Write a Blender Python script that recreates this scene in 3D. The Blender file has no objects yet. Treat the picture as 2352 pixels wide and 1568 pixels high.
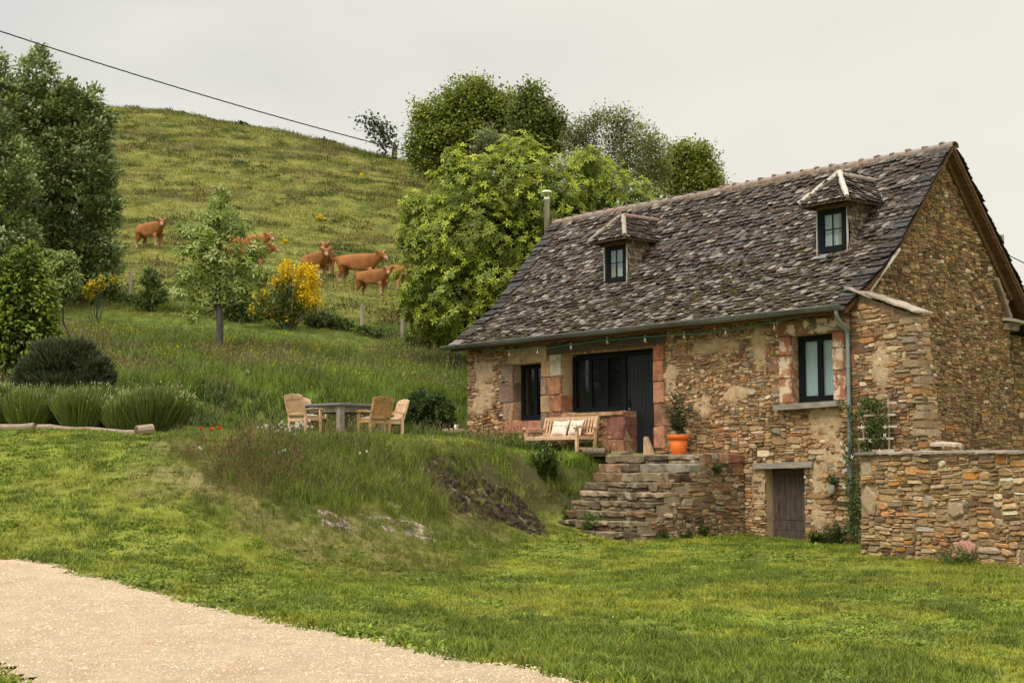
import bpy, bmesh, math, random
import numpy as np
from mathutils import Vector, Matrix

S = bpy.context.scene
COL = S.collection
rad = math.radians

# ---------------------------------------------------------------- camera
CAM_F, CAM_W, CAM_H = 3400.0, 2352.0, 1568.0
PITCH = math.atan((1072 - 784) / CAM_F)
EYE = Vector((0, 0, 1.6))
cam_d = bpy.data.cameras.new('camera'); cam = bpy.data.objects.new('camera', cam_d); COL.objects.link(cam)
cam_d.sensor_width = 36; cam_d.lens = 36 * CAM_F / CAM_W
cam_d.clip_start = 0.1; cam_d.clip_end = 2000
cam.location = EYE; cam.rotation_euler = (math.pi / 2 + PITCH, 0, 0)
S.camera = cam

# ---------------------------------------------------------------- sky and sun (overcast)
SUN_EL, SUN_AZ = rad(58), rad(215)            # azimuth clockwise from +Y: high, behind the viewer on the left
W = bpy.data.worlds.new('World'); S.world = W; W.use_nodes = True
nt = W.node_tree; nt.nodes.clear()
def wn(t, **k):
    n = nt.nodes.new(t)
    for a, b in k.items(): setattr(n, a, b)
    return n
out = wn('ShaderNodeOutputWorld'); bg = wn('ShaderNodeBackground'); bg.inputs['Strength'].default_value = 0.05
sky = wn('ShaderNodeTexSky', sky_type='NISHITA', sun_disc=False)
sky.sun_elevation = SUN_EL; sky.sun_rotation = SUN_AZ; sky.air_density = 1.0; sky.dust_density = 3.0
tc = wn('ShaderNodeTexCoord')
mp = wn('ShaderNodeMapping'); mp.inputs['Scale'].default_value = (1.2, 1.2, 3.2)
nz = wn('ShaderNodeTexNoise'); nz.inputs['Scale'].default_value = 4.6; nz.inputs['Detail'].default_value = 4; nz.inputs['Roughness'].default_value = 0.45
rp = wn('ShaderNodeValToRGB')
rp.color_ramp.elements[0].position = 0.30; rp.color_ramp.elements[0].color = (0.665, 0.67, 0.648, 1)
rp.color_ramp.elements[1].position = 0.72; rp.color_ramp.elements[1].color = (0.82, 0.81, 0.76, 1)
# thin cloud towards the right of the view: a slow, broad brightening round the whole sky
dt = wn('ShaderNodeVectorMath', operation='DOT_PRODUCT'); dt.inputs[1].default_value = (0.80, 0.45, 0.10)
mr = wn('ShaderNodeMapRange'); mr.inputs['From Min'].default_value = 0.12; mr.inputs['From Max'].default_value = 0.9
mr.inputs['To Min'].default_value = 0.0; mr.inputs['To Max'].default_value = 1.0
mxw = wn('ShaderNodeMixRGB', blend_type='MIX'); mxw.inputs['Color2'].default_value = (0.93, 0.885, 0.775, 1)
scl = wn('ShaderNodeVectorMath', operation='SCALE'); scl.inputs['Scale'].default_value = 10.0
mix = wn('ShaderNodeMixRGB', blend_type='MIX'); mix.inputs['Fac'].default_value = 0.97
L = nt.links.new
L(tc.outputs['Generated'], mp.inputs['Vector']); L(mp.outputs['Vector'], nz.inputs['Vector']); L(nz.outputs['Fac'], rp.inputs['Fac'])
L(tc.outputs['Generated'], dt.inputs[0]); L(dt.outputs['Value'], mr.inputs['Value']); L(mr.outputs['Result'], mxw.inputs['Fac'])
L(rp.outputs['Color'], mxw.inputs['Color1'])
# overcast kept even up to the view's top edge, brightened overhead for added light
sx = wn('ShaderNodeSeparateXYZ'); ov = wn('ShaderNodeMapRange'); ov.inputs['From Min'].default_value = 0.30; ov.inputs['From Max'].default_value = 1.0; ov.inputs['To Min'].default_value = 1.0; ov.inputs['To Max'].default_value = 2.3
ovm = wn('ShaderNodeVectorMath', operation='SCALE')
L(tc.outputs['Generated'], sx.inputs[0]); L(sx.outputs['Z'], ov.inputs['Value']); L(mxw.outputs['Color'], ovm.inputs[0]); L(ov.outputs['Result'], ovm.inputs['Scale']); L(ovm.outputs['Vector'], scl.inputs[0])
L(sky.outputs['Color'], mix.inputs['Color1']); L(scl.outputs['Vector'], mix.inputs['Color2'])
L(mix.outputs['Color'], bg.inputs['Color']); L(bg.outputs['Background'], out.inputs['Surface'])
sun_d = bpy.data.lights.new('sun', 'SUN'); sun = bpy.data.objects.new('sun', sun_d); COL.objects.link(sun)
sun_d.energy = 1.5; sun_d.angle = rad(28); sun_d.color = (1.0, 0.93, 0.82)
sd = Vector((math.sin(SUN_AZ) * math.cos(SUN_EL), math.cos(SUN_AZ) * math.cos(SUN_EL), math.sin(SUN_EL)))
sun.rotation_euler = sd.to_track_quat('Z', 'Y').to_euler()
vs = S.view_settings; vs.view_transform = 'Standard'; vs.look = 'None'; vs.exposure = 1.0; vs.gamma = 1.0; vs.use_curve_mapping = False

# ---------------------------------------------------------------- helpers
def ray(x, y):
    a = (x - 1176) / CAM_F; b = (784 - y) / CAM_F
    return Vector((a, math.cos(PITCH) - b * math.sin(PITCH), math.sin(PITCH) + b * math.cos(PITCH)))
def at(x, y, Y):                      # survey helper: the place seen in direction (x, y) at depth Y
    r = ray(x, y); return EYE + r * (Y / r.y)
def gnd(x, y, z=0.0):
    r = ray(x, y); return EYE + r * ((z - EYE.z) / r.z)

def hash2(ix, iy, s):
    h = (ix.astype(np.int64) * 374761393 + iy.astype(np.int64) * 668265263 + s * 1442695041) & 0x7fffffff
    h = (h ^ (h >> 13)) * 1274126177 & 0x7fffffff
    return ((h ^ (h >> 16)) & 0xffffff) / float(0xffffff)
def vnoise(x, y, s=0):
    x = np.asarray(x, float); y = np.asarray(y, float)
    ix = np.floor(x); iy = np.floor(y); fx = x - ix; fy = y - iy
    fx = fx * fx * (3 - 2 * fx); fy = fy * fy * (3 - 2 * fy)
    a = hash2(ix, iy, s); b = hash2(ix + 1, iy, s); c = hash2(ix, iy + 1, s); d = hash2(ix + 1, iy + 1, s)
    return (a + (b - a) * fx) * (1 - fy) + (c + (d - c) * fx) * fy
def fbm(x, y, s=0, o=4, g=0.5):
    v = 0.0; a = 1.0; t = 0.0; f = 1.0
    for i in range(o):
        v = v + a * vnoise(np.asarray(x) * f, np.asarray(y) * f, s + 17 * i); t += a; a *= g; f *= 2.03
    return v / t
def sstep(a, b, x):
    t = np.clip((x - a) / (b - a), 0, 1); return t * t * (3 - 2 * t)

# ---- materials
def mat_new(name):
    m = bpy.data.materials.new(name); m.use_nodes = True
    n = m.node_tree.nodes; n.clear()
    o = n.new('ShaderNodeOutputMaterial'); b = n.new('ShaderNodeBsdfPrincipled')
    m.node_tree.links.new(b.outputs[0], o.inputs[0])
    return m, m.node_tree, b, o
def node(t, ty, ins=None, **k):
    n = t.nodes.new(ty)
    for a, b in k.items(): setattr(n, a, b)
    for a, v in (ins or {}).items():
        if isinstance(v, bpy.types.NodeSocket): t.links.new(v, n.inputs[a])
        else: n.inputs[a].default_value = v
    return n
def ramp(t, fac, stops):
    r = t.nodes.new('ShaderNodeValToRGB'); e = r.color_ramp.elements
    while len(e) > 1: e.remove(e[-1])
    for i, (p, c) in enumerate(stops):
        if i == 0: q = e[0]; q.position = p
        else: q = e.new(p)
        q.color = (c[0], c[1], c[2], 1) if not isinstance(c, (int, float)) else (c, c, c, 1)
    t.links.new(fac, r.inputs['Fac']); return r.outputs['Color']
def mixc(t, blend, f, a, b):
    n = t.nodes.new('ShaderNodeMixRGB'); n.blend_type = blend
    for s, v in (('Fac', f), ('Color1', a), ('Color2', b)):
        if isinstance(v, bpy.types.NodeSocket): t.links.new(v, n.inputs[s])
        elif s == 'Fac': n.inputs[s].default_value = v
        else: n.inputs[s].default_value = (v[0], v[1], v[2], 1)
    return n.outputs['Color']
def noise(t, scale, detail=3, rough=0.55, vec=None, stretch=None, dist=0.0):
    if vec is None: vec = node(t, 'ShaderNodeNewGeometry').outputs['Position']
    if stretch is not None:
        vec = node(t, 'ShaderNodeMapping', {'Vector': vec, 'Scale': stretch}).outputs[0]
    return node(t, 'ShaderNodeTexNoise', {'Vector': vec, 'Scale': scale, 'Detail': detail, 'Roughness': rough, 'Distortion': dist}).outputs['Fac']
def bump(t, b, h, strength=0.4, dist=0.02):
    n = node(t, 'ShaderNodeBump', {'Height': h, 'Strength': strength, 'Distance': dist})
    t.links.new(n.outputs[0], b.inputs['Normal'])
def vary(t, base, f, lo, hi):             # multiply a colour by a grey ramp of f
    g = ramp(t, f, [(0.3, lo), (0.7, hi)])
    return mixc(t, 'MULTIPLY', 1.0, base, g)

def m_plain(name, col, rough=0.6, var=0.25, scale=6.0, stretch=None, bmp=0.15, metal=0.0, spec=0.5):
    m, t, b, o = mat_new(name)
    f = noise(t, scale, 4, stretch=stretch)
    c = vary(t, col, f, 1 - var, 1 + var)
    f2 = noise(t, scale * 7, 3, stretch=stretch)
    c = vary(t, c, f2, 1 - var * .6, 1 + var * .6)
    t.links.new(c, b.inputs['Base Color'])
    b.inputs['Roughness'].default_value = rough; b.inputs['Metallic'].default_value = metal
    b.inputs['Specular IOR Level'].default_value = spec
    if bmp: bump(t, b, f2, bmp, 0.01)
    return m

def m_col(name, rough=0.85, var=0.3, s1=9.0, s2=60.0, bmp=0.5, strata=None, spec=0.25, lichen=None):
    """colour from the mesh's own 'col' attribute, broken up by grain, veins and fine relief"""
    m, t, b, o = mat_new(name)
    a = node(t, 'ShaderNodeAttribute', attribute_name='col').outputs['Color']
    f1 = noise(t, s1, 4, 0.6, stretch=strata); f2 = noise(t, s2, 3, 0.6, stretch=strata)
    c = vary(t, a, f1, 1 - var, 1 + var); c = vary(t, c, f2, 1 - var * .7, 1 + var * .7)
    if lichen:
        col, sc, lo, hi = lichen
        l = ramp(t, noise(t, sc, 5, 0.65), [(lo, 0.0), (hi, 1.0)])
        c = mixc(t, 'MIX', l, c, col)
    t.links.new(c, b.inputs['Base Color']); b.inputs['Roughness'].default_value = rough
    b.inputs['Specular IOR Level'].default_value = spec
    h = node(t, 'ShaderNodeMath', {0: f1, 1: f2}, operation='ADD').outputs[0]
    if bmp: bump(t, b, h, bmp, 0.02)
    return m

def m_leaf(name, trans=0.3, var=0.35, rough=0.5, patch=None, spec=0.3):
    """leaf or blade: colour from 'col', light passing through"""
    m, t, b, o = mat_new(name)
    a = node(t, 'ShaderNodeAttribute', attribute_name='col').outputs['Color']
    r = node(t, 'ShaderNodeObjectInfo').outputs['Random']
    c = vary(t, a, r, 1 - var, 1 + var)
    if patch:
        for sc, lo, hi in patch:
            f = noise(t, sc, 3, 0.6)
            c = mixc(t, 'MULTIPLY', 1.0, c, ramp(t, f, [(0.32, lo), (0.68, hi)]))
    t.links.new(c, b.inputs['Base Color']); b.inputs['Roughness'].default_value = rough
    b.inputs['Specular IOR Level'].default_value = spec
    tr = node(t, 'ShaderNodeBsdfTranslucent', {'Color': c})
    mx = node(t, 'ShaderNodeMixShader', {0: trans, 1: b.outputs[0], 2: tr.outputs[0]})
    t.links.new(mx.outputs[0], o.inputs[0])
    return m

# ---- objects
def link(o, parent=None):
    COL.objects.link(o)
    if parent is not None: o.parent = parent
    return o
def tag(o, label=None, cat=None, group=None, kind=None):
    if label: o['label'] = label
    if cat: o['category'] = cat
    if group: o['group'] = group
    if kind: o['kind'] = kind
    return o
def empty(name, loc=(0, 0, 0), rz=0.0, label=None, cat=None, group=None):
    o = bpy.data.objects.new(name, None); o.empty_display_size = 0.2; link(o)
    o.location = loc; o.rotation_euler = (0, 0, rz)
    return tag(o, label, cat, group)
def setcol(me, cols, per_vertex=True):
    a = me.color_attributes.new('col', 'FLOAT_COLOR', 'POINT')
    arr = np.ones((len(me.vertices), 4), np.float32); arr[:, :3] = np.asarray(cols, np.float32)
    a.data.foreach_set('color', arr.ravel())
def mesh(name, verts, faces, mat, parent=None, col=None, smooth=False, kind=None):
    me = bpy.data.meshes.new(name); me.from_pydata([tuple(v) for v in verts], [], faces); me.update()
    if col is not None: setcol(me, col)
    if smooth: me.polygons.foreach_set('use_smooth', [True] * len(me.polygons))
    if mat: me.materials.append(mat)
    o = bpy.data.objects.new(name, me); link(o, parent)
    if kind: o['kind'] = kind
    return o
def mesh_np(name, V, F, mat, parent=None, col=None, smooth=False, kind=None):
    """V (n,3), F (m,k) with k = 3 or 4"""
    V = np.asarray(V, np.float32); F = np.asarray(F, np.int32)
    me = bpy.data.meshes.new(name); me.vertices.add(len(V)); me.vertices.foreach_set('co', V.ravel())
    m, k = F.shape
    me.loops.add(m * k); me.loops.foreach_set('vertex_index', F.ravel())
    me.polygons.add(m); me.polygons.foreach_set('loop_start', np.arange(0, m * k, k, dtype=np.int32))
    me.update(calc_edges=True)
    if smooth: me.polygons.foreach_set('use_smooth', [True] * m)
    if col is not None: setcol(me, col)
    if mat: me.materials.append(mat)
    o = bpy.data.objects.new(name, me); link(o, parent)
    if kind: o['kind'] = kind
    return o
def copy_tree(o, parent=None):
    c = o.copy(); COL.objects.link(c)
    if parent is not None: c.parent = parent
    for ch in list(o.children): copy_tree(ch, c)
    return c

class MB:
    """collects simple shapes into one mesh"""
    def __init__(s): s.v = []; s.f = []; s.c = []
    def add(s, v, f, c=None):
        n = len(s.v); s.v += [tuple(p) for p in v]; s.f += [tuple(i + n for i in q) for q in f]
        s.c += [c if c is not None else (1, 1, 1)] * len(v); return s
    def box(s, a, b, c=None, bev=0.0):
        x0, y0, z0 = a; x1, y1, z1 = b
        if bev <= 0:
            v = [(x0, y0, z0), (x1, y0, z0), (x1, y1, z0), (x0, y1, z0), (x0, y0, z1), (x1, y0, z1), (x1, y1, z1), (x0, y1, z1)]
            return s.add(v, [(3, 2, 1, 0), (4, 5, 6, 7), (0, 1, 5, 4), (1, 2, 6, 5), (2, 3, 7, 6), (3, 0, 4, 7)], c)
        bm = bmesh.new(); bmesh.ops.create_cube(bm, size=1.0)
        for w in bm.verts: w.co = Vector(((x0 + x1) / 2 + w.co.x * (x1 - x0), (y0 + y1) / 2 + w.co.y * (y1 - y0), (z0 + z1) / 2 + w.co.z * (z1 - z0)))
        bmesh.ops.bevel(bm, geom=bm.edges[:], offset=bev, segments=1, affect='EDGES')
        return s.bm(bm, c)
    def bm(s, bm, c=None):
        bm.verts.index_update(); s.add([w.co.copy() for w in bm.verts], [[w.index for w in f.verts] for f in bm.faces], c); bm.free(); return s
    def beam(s, a, b, w, h, up=(0, 0, 1), c=None, w2=None, h2=None):
        a = Vector(a); b = Vector(b); d = (b - a).normalized(); u = Vector(up)
        sx = d.cross(u)
        if sx.length < 1e-4: sx = d.cross(Vector((1, 0, 0)))
        sx.normalize(); u = sx.cross(d)
        v = []
        for p, ww, hh in ((a, w, h), (b, w2 or w, h2 or h)):
            for i, j in ((-1, -1), (1, -1), (1, 1), (-1, 1)): v.append(p + sx * ww / 2 * i + u * hh / 2 * j)
        return s.add(v, [(3, 2, 1, 0), (4, 5, 6, 7), (0, 1, 5, 4), (1, 2, 6, 5), (2, 3, 7, 6), (3, 0, 4, 7)], c)
    def tube(s, pts, r, n=6, c=None, caps=True):
        pts = [Vector(p) for p in pts]; rr = r if hasattr(r, '__len__') else [r] * len(pts)
        v = []; f = []; prev = None
        for i, p in enumerate(pts):
            d = (pts[min(i + 1, len(pts) - 1)] - pts[max(i - 1, 0)]).normalized()
            if prev is None:
                sx = d.cross(Vector((0.13, 0.21, 1)) if abs(d.z) < 0.95 else Vector((1, 0.1, 0)))
            else: sx = prev - d * prev.dot(d)
            sx.normalize(); prev = sx; sy = d.cross(sx)
            for k in range(n):
                a = 2 * math.pi * k / n; v.append(p + (sx * math.cos(a) + sy * math.sin(a)) * rr[i])
        for i in range(len(pts) - 1):
            for k in range(n):
                k2 = (k + 1) % n; f.append((i * n + k, i * n + k2, (i + 1) * n + k2, (i + 1) * n + k))
        if caps: f.append(tuple(range(n - 1, -1, -1))); f.append(tuple((len(pts) - 1) * n + k for k in range(n)))
        return s.add(v, f, c)
    def lathe(s, prof, n=16, center=(0, 0, 0), c=None, close=True):
        v = []; f = []; cx, cy, cz = center
        for r, z in prof:
            for k in range(n): a = 2 * math.pi * k / n; v.append((cx + r * math.cos(a), cy + r * math.sin(a), cz + z))
        for i in range(len(prof) - 1):
            for k in range(n):
                k2 = (k + 1) % n; f.append((i * n + k, i * n + k2, (i + 1) * n + k2, (i + 1) * n + k))
        if close: f.append(tuple(range(n - 1, -1, -1))); f.append(tuple((len(prof) - 1) * n + k for k in range(n)))
        return s.add(v, f, c)
    def xf(s, M):
        s.v = [tuple(M @ Vector(p)) for p in s.v]; return s
    def build(s, name, mat, parent=None, smooth=False, kind=None):
        return mesh(name, s.v, s.f, mat, parent, s.c, smooth, kind)

def ev(o):                                   # evaluated copy of a mesh with its modifiers
    dg = bpy.context.evaluated_depsgraph_get(); return bpy.data.meshes.new_from_object(o.evaluated_get(dg))

# ---- scattering leaf templates with numpy
def frames(axis, roll):
    """rotation matrices whose z column is axis, rolled about it"""
    z = axis / np.linalg.norm(axis, axis=1, keepdims=True)
    h = np.where(np.abs(z[:, 2:3]) < 0.95, np.array([[0, 0, 1.0]]), np.array([[1.0, 0, 0]]))
    x = np.cross(h, z); x /= np.linalg.norm(x, axis=1, keepdims=True); y = np.cross(z, x)
    c, s = np.cos(roll)[:, None], np.sin(roll)[:, None]
    return np.stack([x * c + y * s, -x * s + y * c, z], axis=2)
def scatter_np(tv, tf, pos, R, scale, col, tcol=None):
    n = len(pos); tv = np.asarray(tv, float); tf = np.asarray(tf)
    V = np.einsum('kij,nj->kni', R, tv) * np.asarray(scale).reshape(-1, 1, 1) + pos[:, None, :]
    F = tf[None] + (np.arange(n) * len(tv))[:, None, None]
    C = np.repeat(np.asarray(col)[:, None, :], len(tv), axis=1)
    if tcol is not None: C = C * np.asarray(tcol)[None]
    return V.reshape(-1, 3), F.reshape(-1, 3), C.reshape(-1, 3)
def joinnp(parts):
    V = []; F = []; C = []; n = 0
    for v, f, c in parts: V.append(v); F.append(f + n); C.append(c); n += len(v)
    return np.concatenate(V), np.concatenate(F), np.concatenate(C)
# ---------------------------------------------------------------- cottage frame (local x runs along the facade towards the viewer, y into the house)
TH = rad(-50.9)
P0 = Vector((7.2535, 31.6242, 0))
XA = Vector((math.cos(TH), math.sin(TH), 0)); YA = Vector((-math.sin(TH), math.cos(TH), 0))
def HL(x, y, z=0.0): return P0 + XA * x + YA * y + Vector((0, 0, z))

# ---------------------------------------------------------------- terrain heights
class Field:                                # smooth surface through surveyed points
    def __init__(s, pts):
        P = np.array([tuple(p) for p in pts], float); s.P = P[:, :2]; n = len(P)
        D = np.linalg.norm(s.P[:, None] - s.P[None], axis=2)
        A = np.zeros((n + 3, n + 3)); A[:n, :n] = D; A[:n, n] = 1; A[:n, n + 1:] = s.P; A[n, :n] = 1; A[n + 1:, :n] = s.P.T
        s.w = np.linalg.solve(A, np.concatenate([P[:, 2], np.zeros(3)])); s.n = n
    def __call__(s, X, Y):
        X = np.asarray(X, float); sh = X.shape; q = np.stack([X.ravel(), np.asarray(Y, float).ravel()], 1); r = np.empty(len(q))
        for i in range(0, len(q), 20000):
            k = q[i:i + 20000]; D = np.linalg.norm(k[:, None] - s.P[None], axis=2)
            r[i:i + 20000] = D @ s.w[:s.n] + s.w[s.n] + k @ s.w[s.n + 1:]
        return r.reshape(sh)

UP = [at(*q) for q in [
    (1068, 1013, 42.2), (1000, 1006, 34), (1040, 1020, 39.8), (1040, 1016, 37), (800, 1001, 33), (800, 999, 37), (600, 999, 33), (600, 997, 36),
    (450, 1000, 30), (330, 994, 32), (100, 989, 31.5), (-150, 989, 31), (700, 1001, 29.5), (1030, 1009, 32.5), (1200, 1029, 34.2), (1300, 1041, 34.6), (1120, 1016, 33.4), (560, 1000, 28.5),
    (1000, 999, 40), (1000, 905, 43.5), (1060, 900, 46.5), (700, 999, 39.5), (700, 893, 43), (450, 985, 38.5), (450, 893, 42), (330, 960, 36.5),
    (200, 984, 33), (200, 925, 36.5), (0, 984, 32.5), (0, 930, 36), (-150, 930, 36), (200, 868, 41), (0, 868, 41), (300, 893, 41.5), (-150, 868, 41),
    (500, 797, 52), (300, 790, 52), (900, 810, 55), (1050, 800, 58), (0, 790, 52), (-150, 790, 52), (700, 800, 54),
    (300, 695, 63), (500, 720, 62), (690, 738, 61), (830, 762, 60), (925, 791, 59), (150, 690, 63), (0, 690, 63), (-150, 690, 63), (1050, 775, 63),
    (345, 576, 81), (560, 615, 76), (725, 647, 73), (790, 652, 73), (860, 691, 69), (940, 660, 74), (100, 600, 80), (-150, 600, 80), (1050, 690, 74),
    (600, 420, 118), (850, 500, 105), (300, 420, 116), (960, 460, 118), (0, 420, 116), (-200, 420, 116), (1100, 560, 105),
    (250, 253, 172), (400, 263, 170), (550, 286, 167), (700, 317, 164), (850, 352, 162), (980, 383, 160), (100, 245, 172), (-100, 240, 172), (-350, 240, 172), (1100, 425, 158), (1250, 470, 156),
    (1400, 500, 150), (1600, 520, 145)]]
UP += [Vector(q) for q in [(-45, 235, 36), (0, 235, 33), (-90, 235, 36), (40, 235, 24), (14, 45, 2.6), (12, 60, 6), (22, 45, 2.5), (20, 75, 9), (35, 60, 6), (32, 110, 14), (60, 110, 12), (60, 60, 4), (80, 200, 20),
    (-40, 320, 25), (60, 320, 15), (-160, 320, 25), (-160, 170, 36), (-90, 60, 7), (-90, 100, 18), (-160, 60, 7), (-60, 32, 2.2), (-60, 45, 3.5), (140, 100, 8), (160, 300, 12), (160, 50, 2), (9.5, 37.5, 2.1), (10, 40, 2.2), (4, 39, 2.2)]]
UP += [HL(*q) for q in [(-7.75, -.95, 1.95), (-7.7, -.1, 1.94), (-9.8, -.95, 2.02), (-9.8, -.1, 2.04), (-11.5, -.5, 2.17), (-6.4, -1.2, 1.87), (-5, .2, 1.86), (-8.6, -2.2, 1.96)]]
U_F = Field(UP)
LOW = [gnd(*q) for q in [(0, 1285, .30), (300, 1345, .15), (520, 1400, .05), (1340, 1568, 0), (720, 1312, 0), (900, 1290, 0), (1030, 1270, 0), (1260, 1248, 0), (1500, 1253, 0), (1800, 1253, -.06), (1975, 1266, 0), (2352, 1300, 0), (-200, 1285, .42)]]
LOW += [at(*q) for q in [(0, 1100, 26), (200, 1098, 25.5), (330, 1100, 25), (400, 1058, 26), (0, 992, 31), (330, 997, 31.5), (430, 1006, 28.3), (480, 1232, 22.3), (600, 1288, 22.2), (400, 1170, 23), (-200, 1095, 26), (-200, 990, 31)]]
LOW += [Vector(q) for q in [(0, 0, 0), (-10, 0, .1), (10, 0, 0), (0, -20, 0), (30, 0, 0), (30, 30, 0), (12, 26, 0), (60, 20, 0), (-30, 0, .3), (-60, 20, 1), (-60, 32, 2.2), (-60, 0, .6), (60, -20, 0), (-60, -20, 0), (7, 33, 0), (20, 45, 0), (60, 60, 0), (-14, 14, .35), (-25, 22, .9), (4, 20, 0)]]
L_F = Field(LOW)
# bank between the two levels: middle line with its half width, running from the steps round the nose to the left
BANK = [(HL(2, 30), .5), (HL(-3.5, 9), .5), (HL(-3.5, 1.0), .5), (HL(-4.6, .3), .4), (HL(-6.35, -.9), .4), (HL(-6.6, -1.8), .6), (HL(-6.7, -2.8), .8), (HL(-6.9, -3.7), .9), (Vector((-.1, 32.9, 0)), 1.15), (Vector((-1.35, 30.3, 0)), 1.6), (Vector((-2.5, 27.6, 0)), 2.2), (Vector((-3.55, 25.9, 0)), 2.7),
        (Vector((-4.55, 25.6, 0)), 2.3), (Vector((-5.5, 26.6, 0)), 1.8), (Vector((-6.4, 29.5, 0)), 1.6), (Vector((-9, 32, 0)), 1.6), (Vector((-20, 34, 0)), 2), (Vector((-60, 36, 0)), 2)]
def bank_mask(X, Y):
    X = np.asarray(X, float); Y = np.asarray(Y, float)
    best = np.full(X.shape, 1e9); sd = np.zeros(X.shape); hw = np.ones(X.shape)
    for (a, wa), (b, wb) in zip(BANK[:-1], BANK[1:]):
        dx, dy = b.x - a.x, b.y - a.y; l2 = dx * dx + dy * dy
        t = np.clip(((X - a.x) * dx + (Y - a.y) * dy) / l2, 0, 1)
        px, py = X - a.x - t * dx, Y - a.y - t * dy; d = np.hypot(px, py)
        side = np.where(px * dy - py * dx > 0, 1.0, -1.0)
        m = d < best; best = np.where(m, d, best); sd = np.where(m, side * d, sd); hw = np.where(m, wa + t * (wb - wa), hw)
    return sd, hw
def terrain(X, Y, detail=True):
    X = np.asarray(X, float); Y = np.asarray(Y, float)
    sd, hw = bank_mask(X, Y)
    b = sstep(-1, 1, sd / hw)
    lo = L_F(X, Y); up = U_F(X, Y)
    near = Y < 36.5
    z = lo + (up - lo) * b
    if detail:
        far = sstep(55, 75, Y); mead = sstep(37.5, 42, Y) * (1 - far); onbank = np.clip(1 - np.abs(sd / hw), 0, 1)
        n1 = fbm(X * .9, Y * .9, 3) - .5; n2 = fbm(X * .16, Y * .16, 5) - .5; n3 = fbm(X * 2.4, Y * 2.4, 9, 3) - .5
        z = z + n3 * .03 + n1 * (.05 + .22 * onbank + .12 * mead) + far * ((fbm(X * .35, Y * .5, 21) - .5) * .45 + n2 * 1.2)
    return z
def tz(x, y): return float(terrain(np.array([x]), np.array([y]))[0])
def on_ground(x, y, dz=0.0): return Vector((x, y, tz(x, y) + dz))
def at_ground(x, y, Y0, Y1, n=400):       # first place along the sight line (x, y) that meets the ground between depths Y0 and Y1
    r = ray(x, y); k = np.linspace(Y0, Y1, n) / r.y
    X, Yv, Z = EYE.x + r.x * k, EYE.y + r.y * k, EYE.z + r.z * k
    d = Z - terrain(X, Yv); i = int(np.argmax(d < 0)) if (d < 0).any() else int(np.argmin(np.abs(d)))
    return Vector((X[i], Yv[i], float(terrain(X[i:i + 1], Yv[i:i + 1])[0])))

def axis(lo, hi, step, far_lo, far_hi, g=1.13):
    c = list(np.arange(lo, hi + 1e-6, step)); s = step; a = lo
    left = []
    while a > far_lo: s *= g; a -= s; left.append(a)
    s = step; a = hi; right = []
    while a < far_hi: s *= g; a += s; right.append(a)
    return np.array(left[::-1] + c + right)
gx = axis(-15, 13, .2, -420, 420, 1.08); gy = axis(9, 47, .2, -60, 480, 1.035)
GX, GY = np.meshgrid(gx, gy); GZ = terrain(GX, GY)

# ---- road edge line and its zone
ROAD_R = [Vector((-14.5, 29.5, 0)), Vector((-10.6, 25.0, 0)), Vector((-7.2, 21.0, 0)), Vector((-4.67, 18.3, 0)), Vector((-3.11, 16.3, 0)), Vector((.53, 11.18, 0)), Vector((3.2, 7.4, 0)), Vector((8.5, 0, 0)), Vector((13, -6.4, 0))]
def road_d(X, Y):                          # signed distance from the right-hand edge of the road (positive on the road)
    X = np.asarray(X, float); Y = np.asarray(Y, float); best = np.full(X.shape, 1e9); sd = np.zeros(X.shape)
    for a, b in zip(ROAD_R[:-1], ROAD_R[1:]):
        dx, dy = b.x - a.x, b.y - a.y; t = np.clip(((X - a.x) * dx + (Y - a.y) * dy) / (dx * dx + dy * dy), 0, 1)
        px, py = X - a.x - t * dx, Y - a.y - t * dy; d = np.hypot(px, py); sgn = np.where(px * dy - py * dx > 0, 1.0, -1.0)
        m = d < best; best = np.where(m, d, best); sd = np.where(m, sgn * d, sd)
    return sd
ROAD_W = 3.55
def on_road(X, Y):
    d = road_d(X, Y) + (fbm(np.asarray(X) * 2.2, np.asarray(Y) * 2.2, 31, 4) - .5) * .34
    return (d > 0) & (d < ROAD_W)

# ---- ground colours by what grows there (soil and short turf between the blades)
sd, hw = bank_mask(GX, GY); bk = np.clip(1.15 - np.abs(sd / hw), 0, 1)
lawn = np.array([.175, .195, .030]); dry = np.array([.24, .20, .085]); mead = np.array([.095, .135, .024]); past = np.array([.175, .175, .038]); soil = np.array([.055, .042, .025])
def lerp3(a, b, t): return a + (b - a) * t[..., None]
C = np.broadcast_to(lawn, GX.shape + (3,)).copy()
C = lerp3(C, mead, sstep(37.5, 40, GY)); C = lerp3(C, past, sstep(56, 66, GY))
C = lerp3(C, np.array([.13, .145, .035]), sstep(.1, .8, bk) * (GY < 37) * (GX > -7))
C = lerp3(C, dry, sstep(.35, .75, fbm(GX * .8, GY * .8, 41)) * sstep(.05, .3, bk) * (GY < 30) * (GX > -7))
C = lerp3(C, np.array([.075, .068, .028]), sstep(.2, .7, bk) * sstep(28.6, 30.2, GY) * (1 - sstep(35, 36, GY)) * sstep(-3.2, -2.2, GX))
C = lerp3(C, np.array([.14, .115, .06]), sstep(.60, .78, fbm(GX * .22, GY * .3, 51)) * sstep(66, 80, GY) * .8)
C = lerp3(C, np.array([.07, .09, .024]), sstep(.56, .7, fbm(GX * .5, GY * .7, 57)) * sstep(62, 72, GY) * .8)
nY, nX = GX.shape
idx = np.arange(nY * nX).reshape(nY, nX)
F = np.stack([idx[:-1, :-1], idx[:-1, 1:], idx[1:, 1:], idx[1:, :-1]], -1).reshape(-1, 4)
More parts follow.
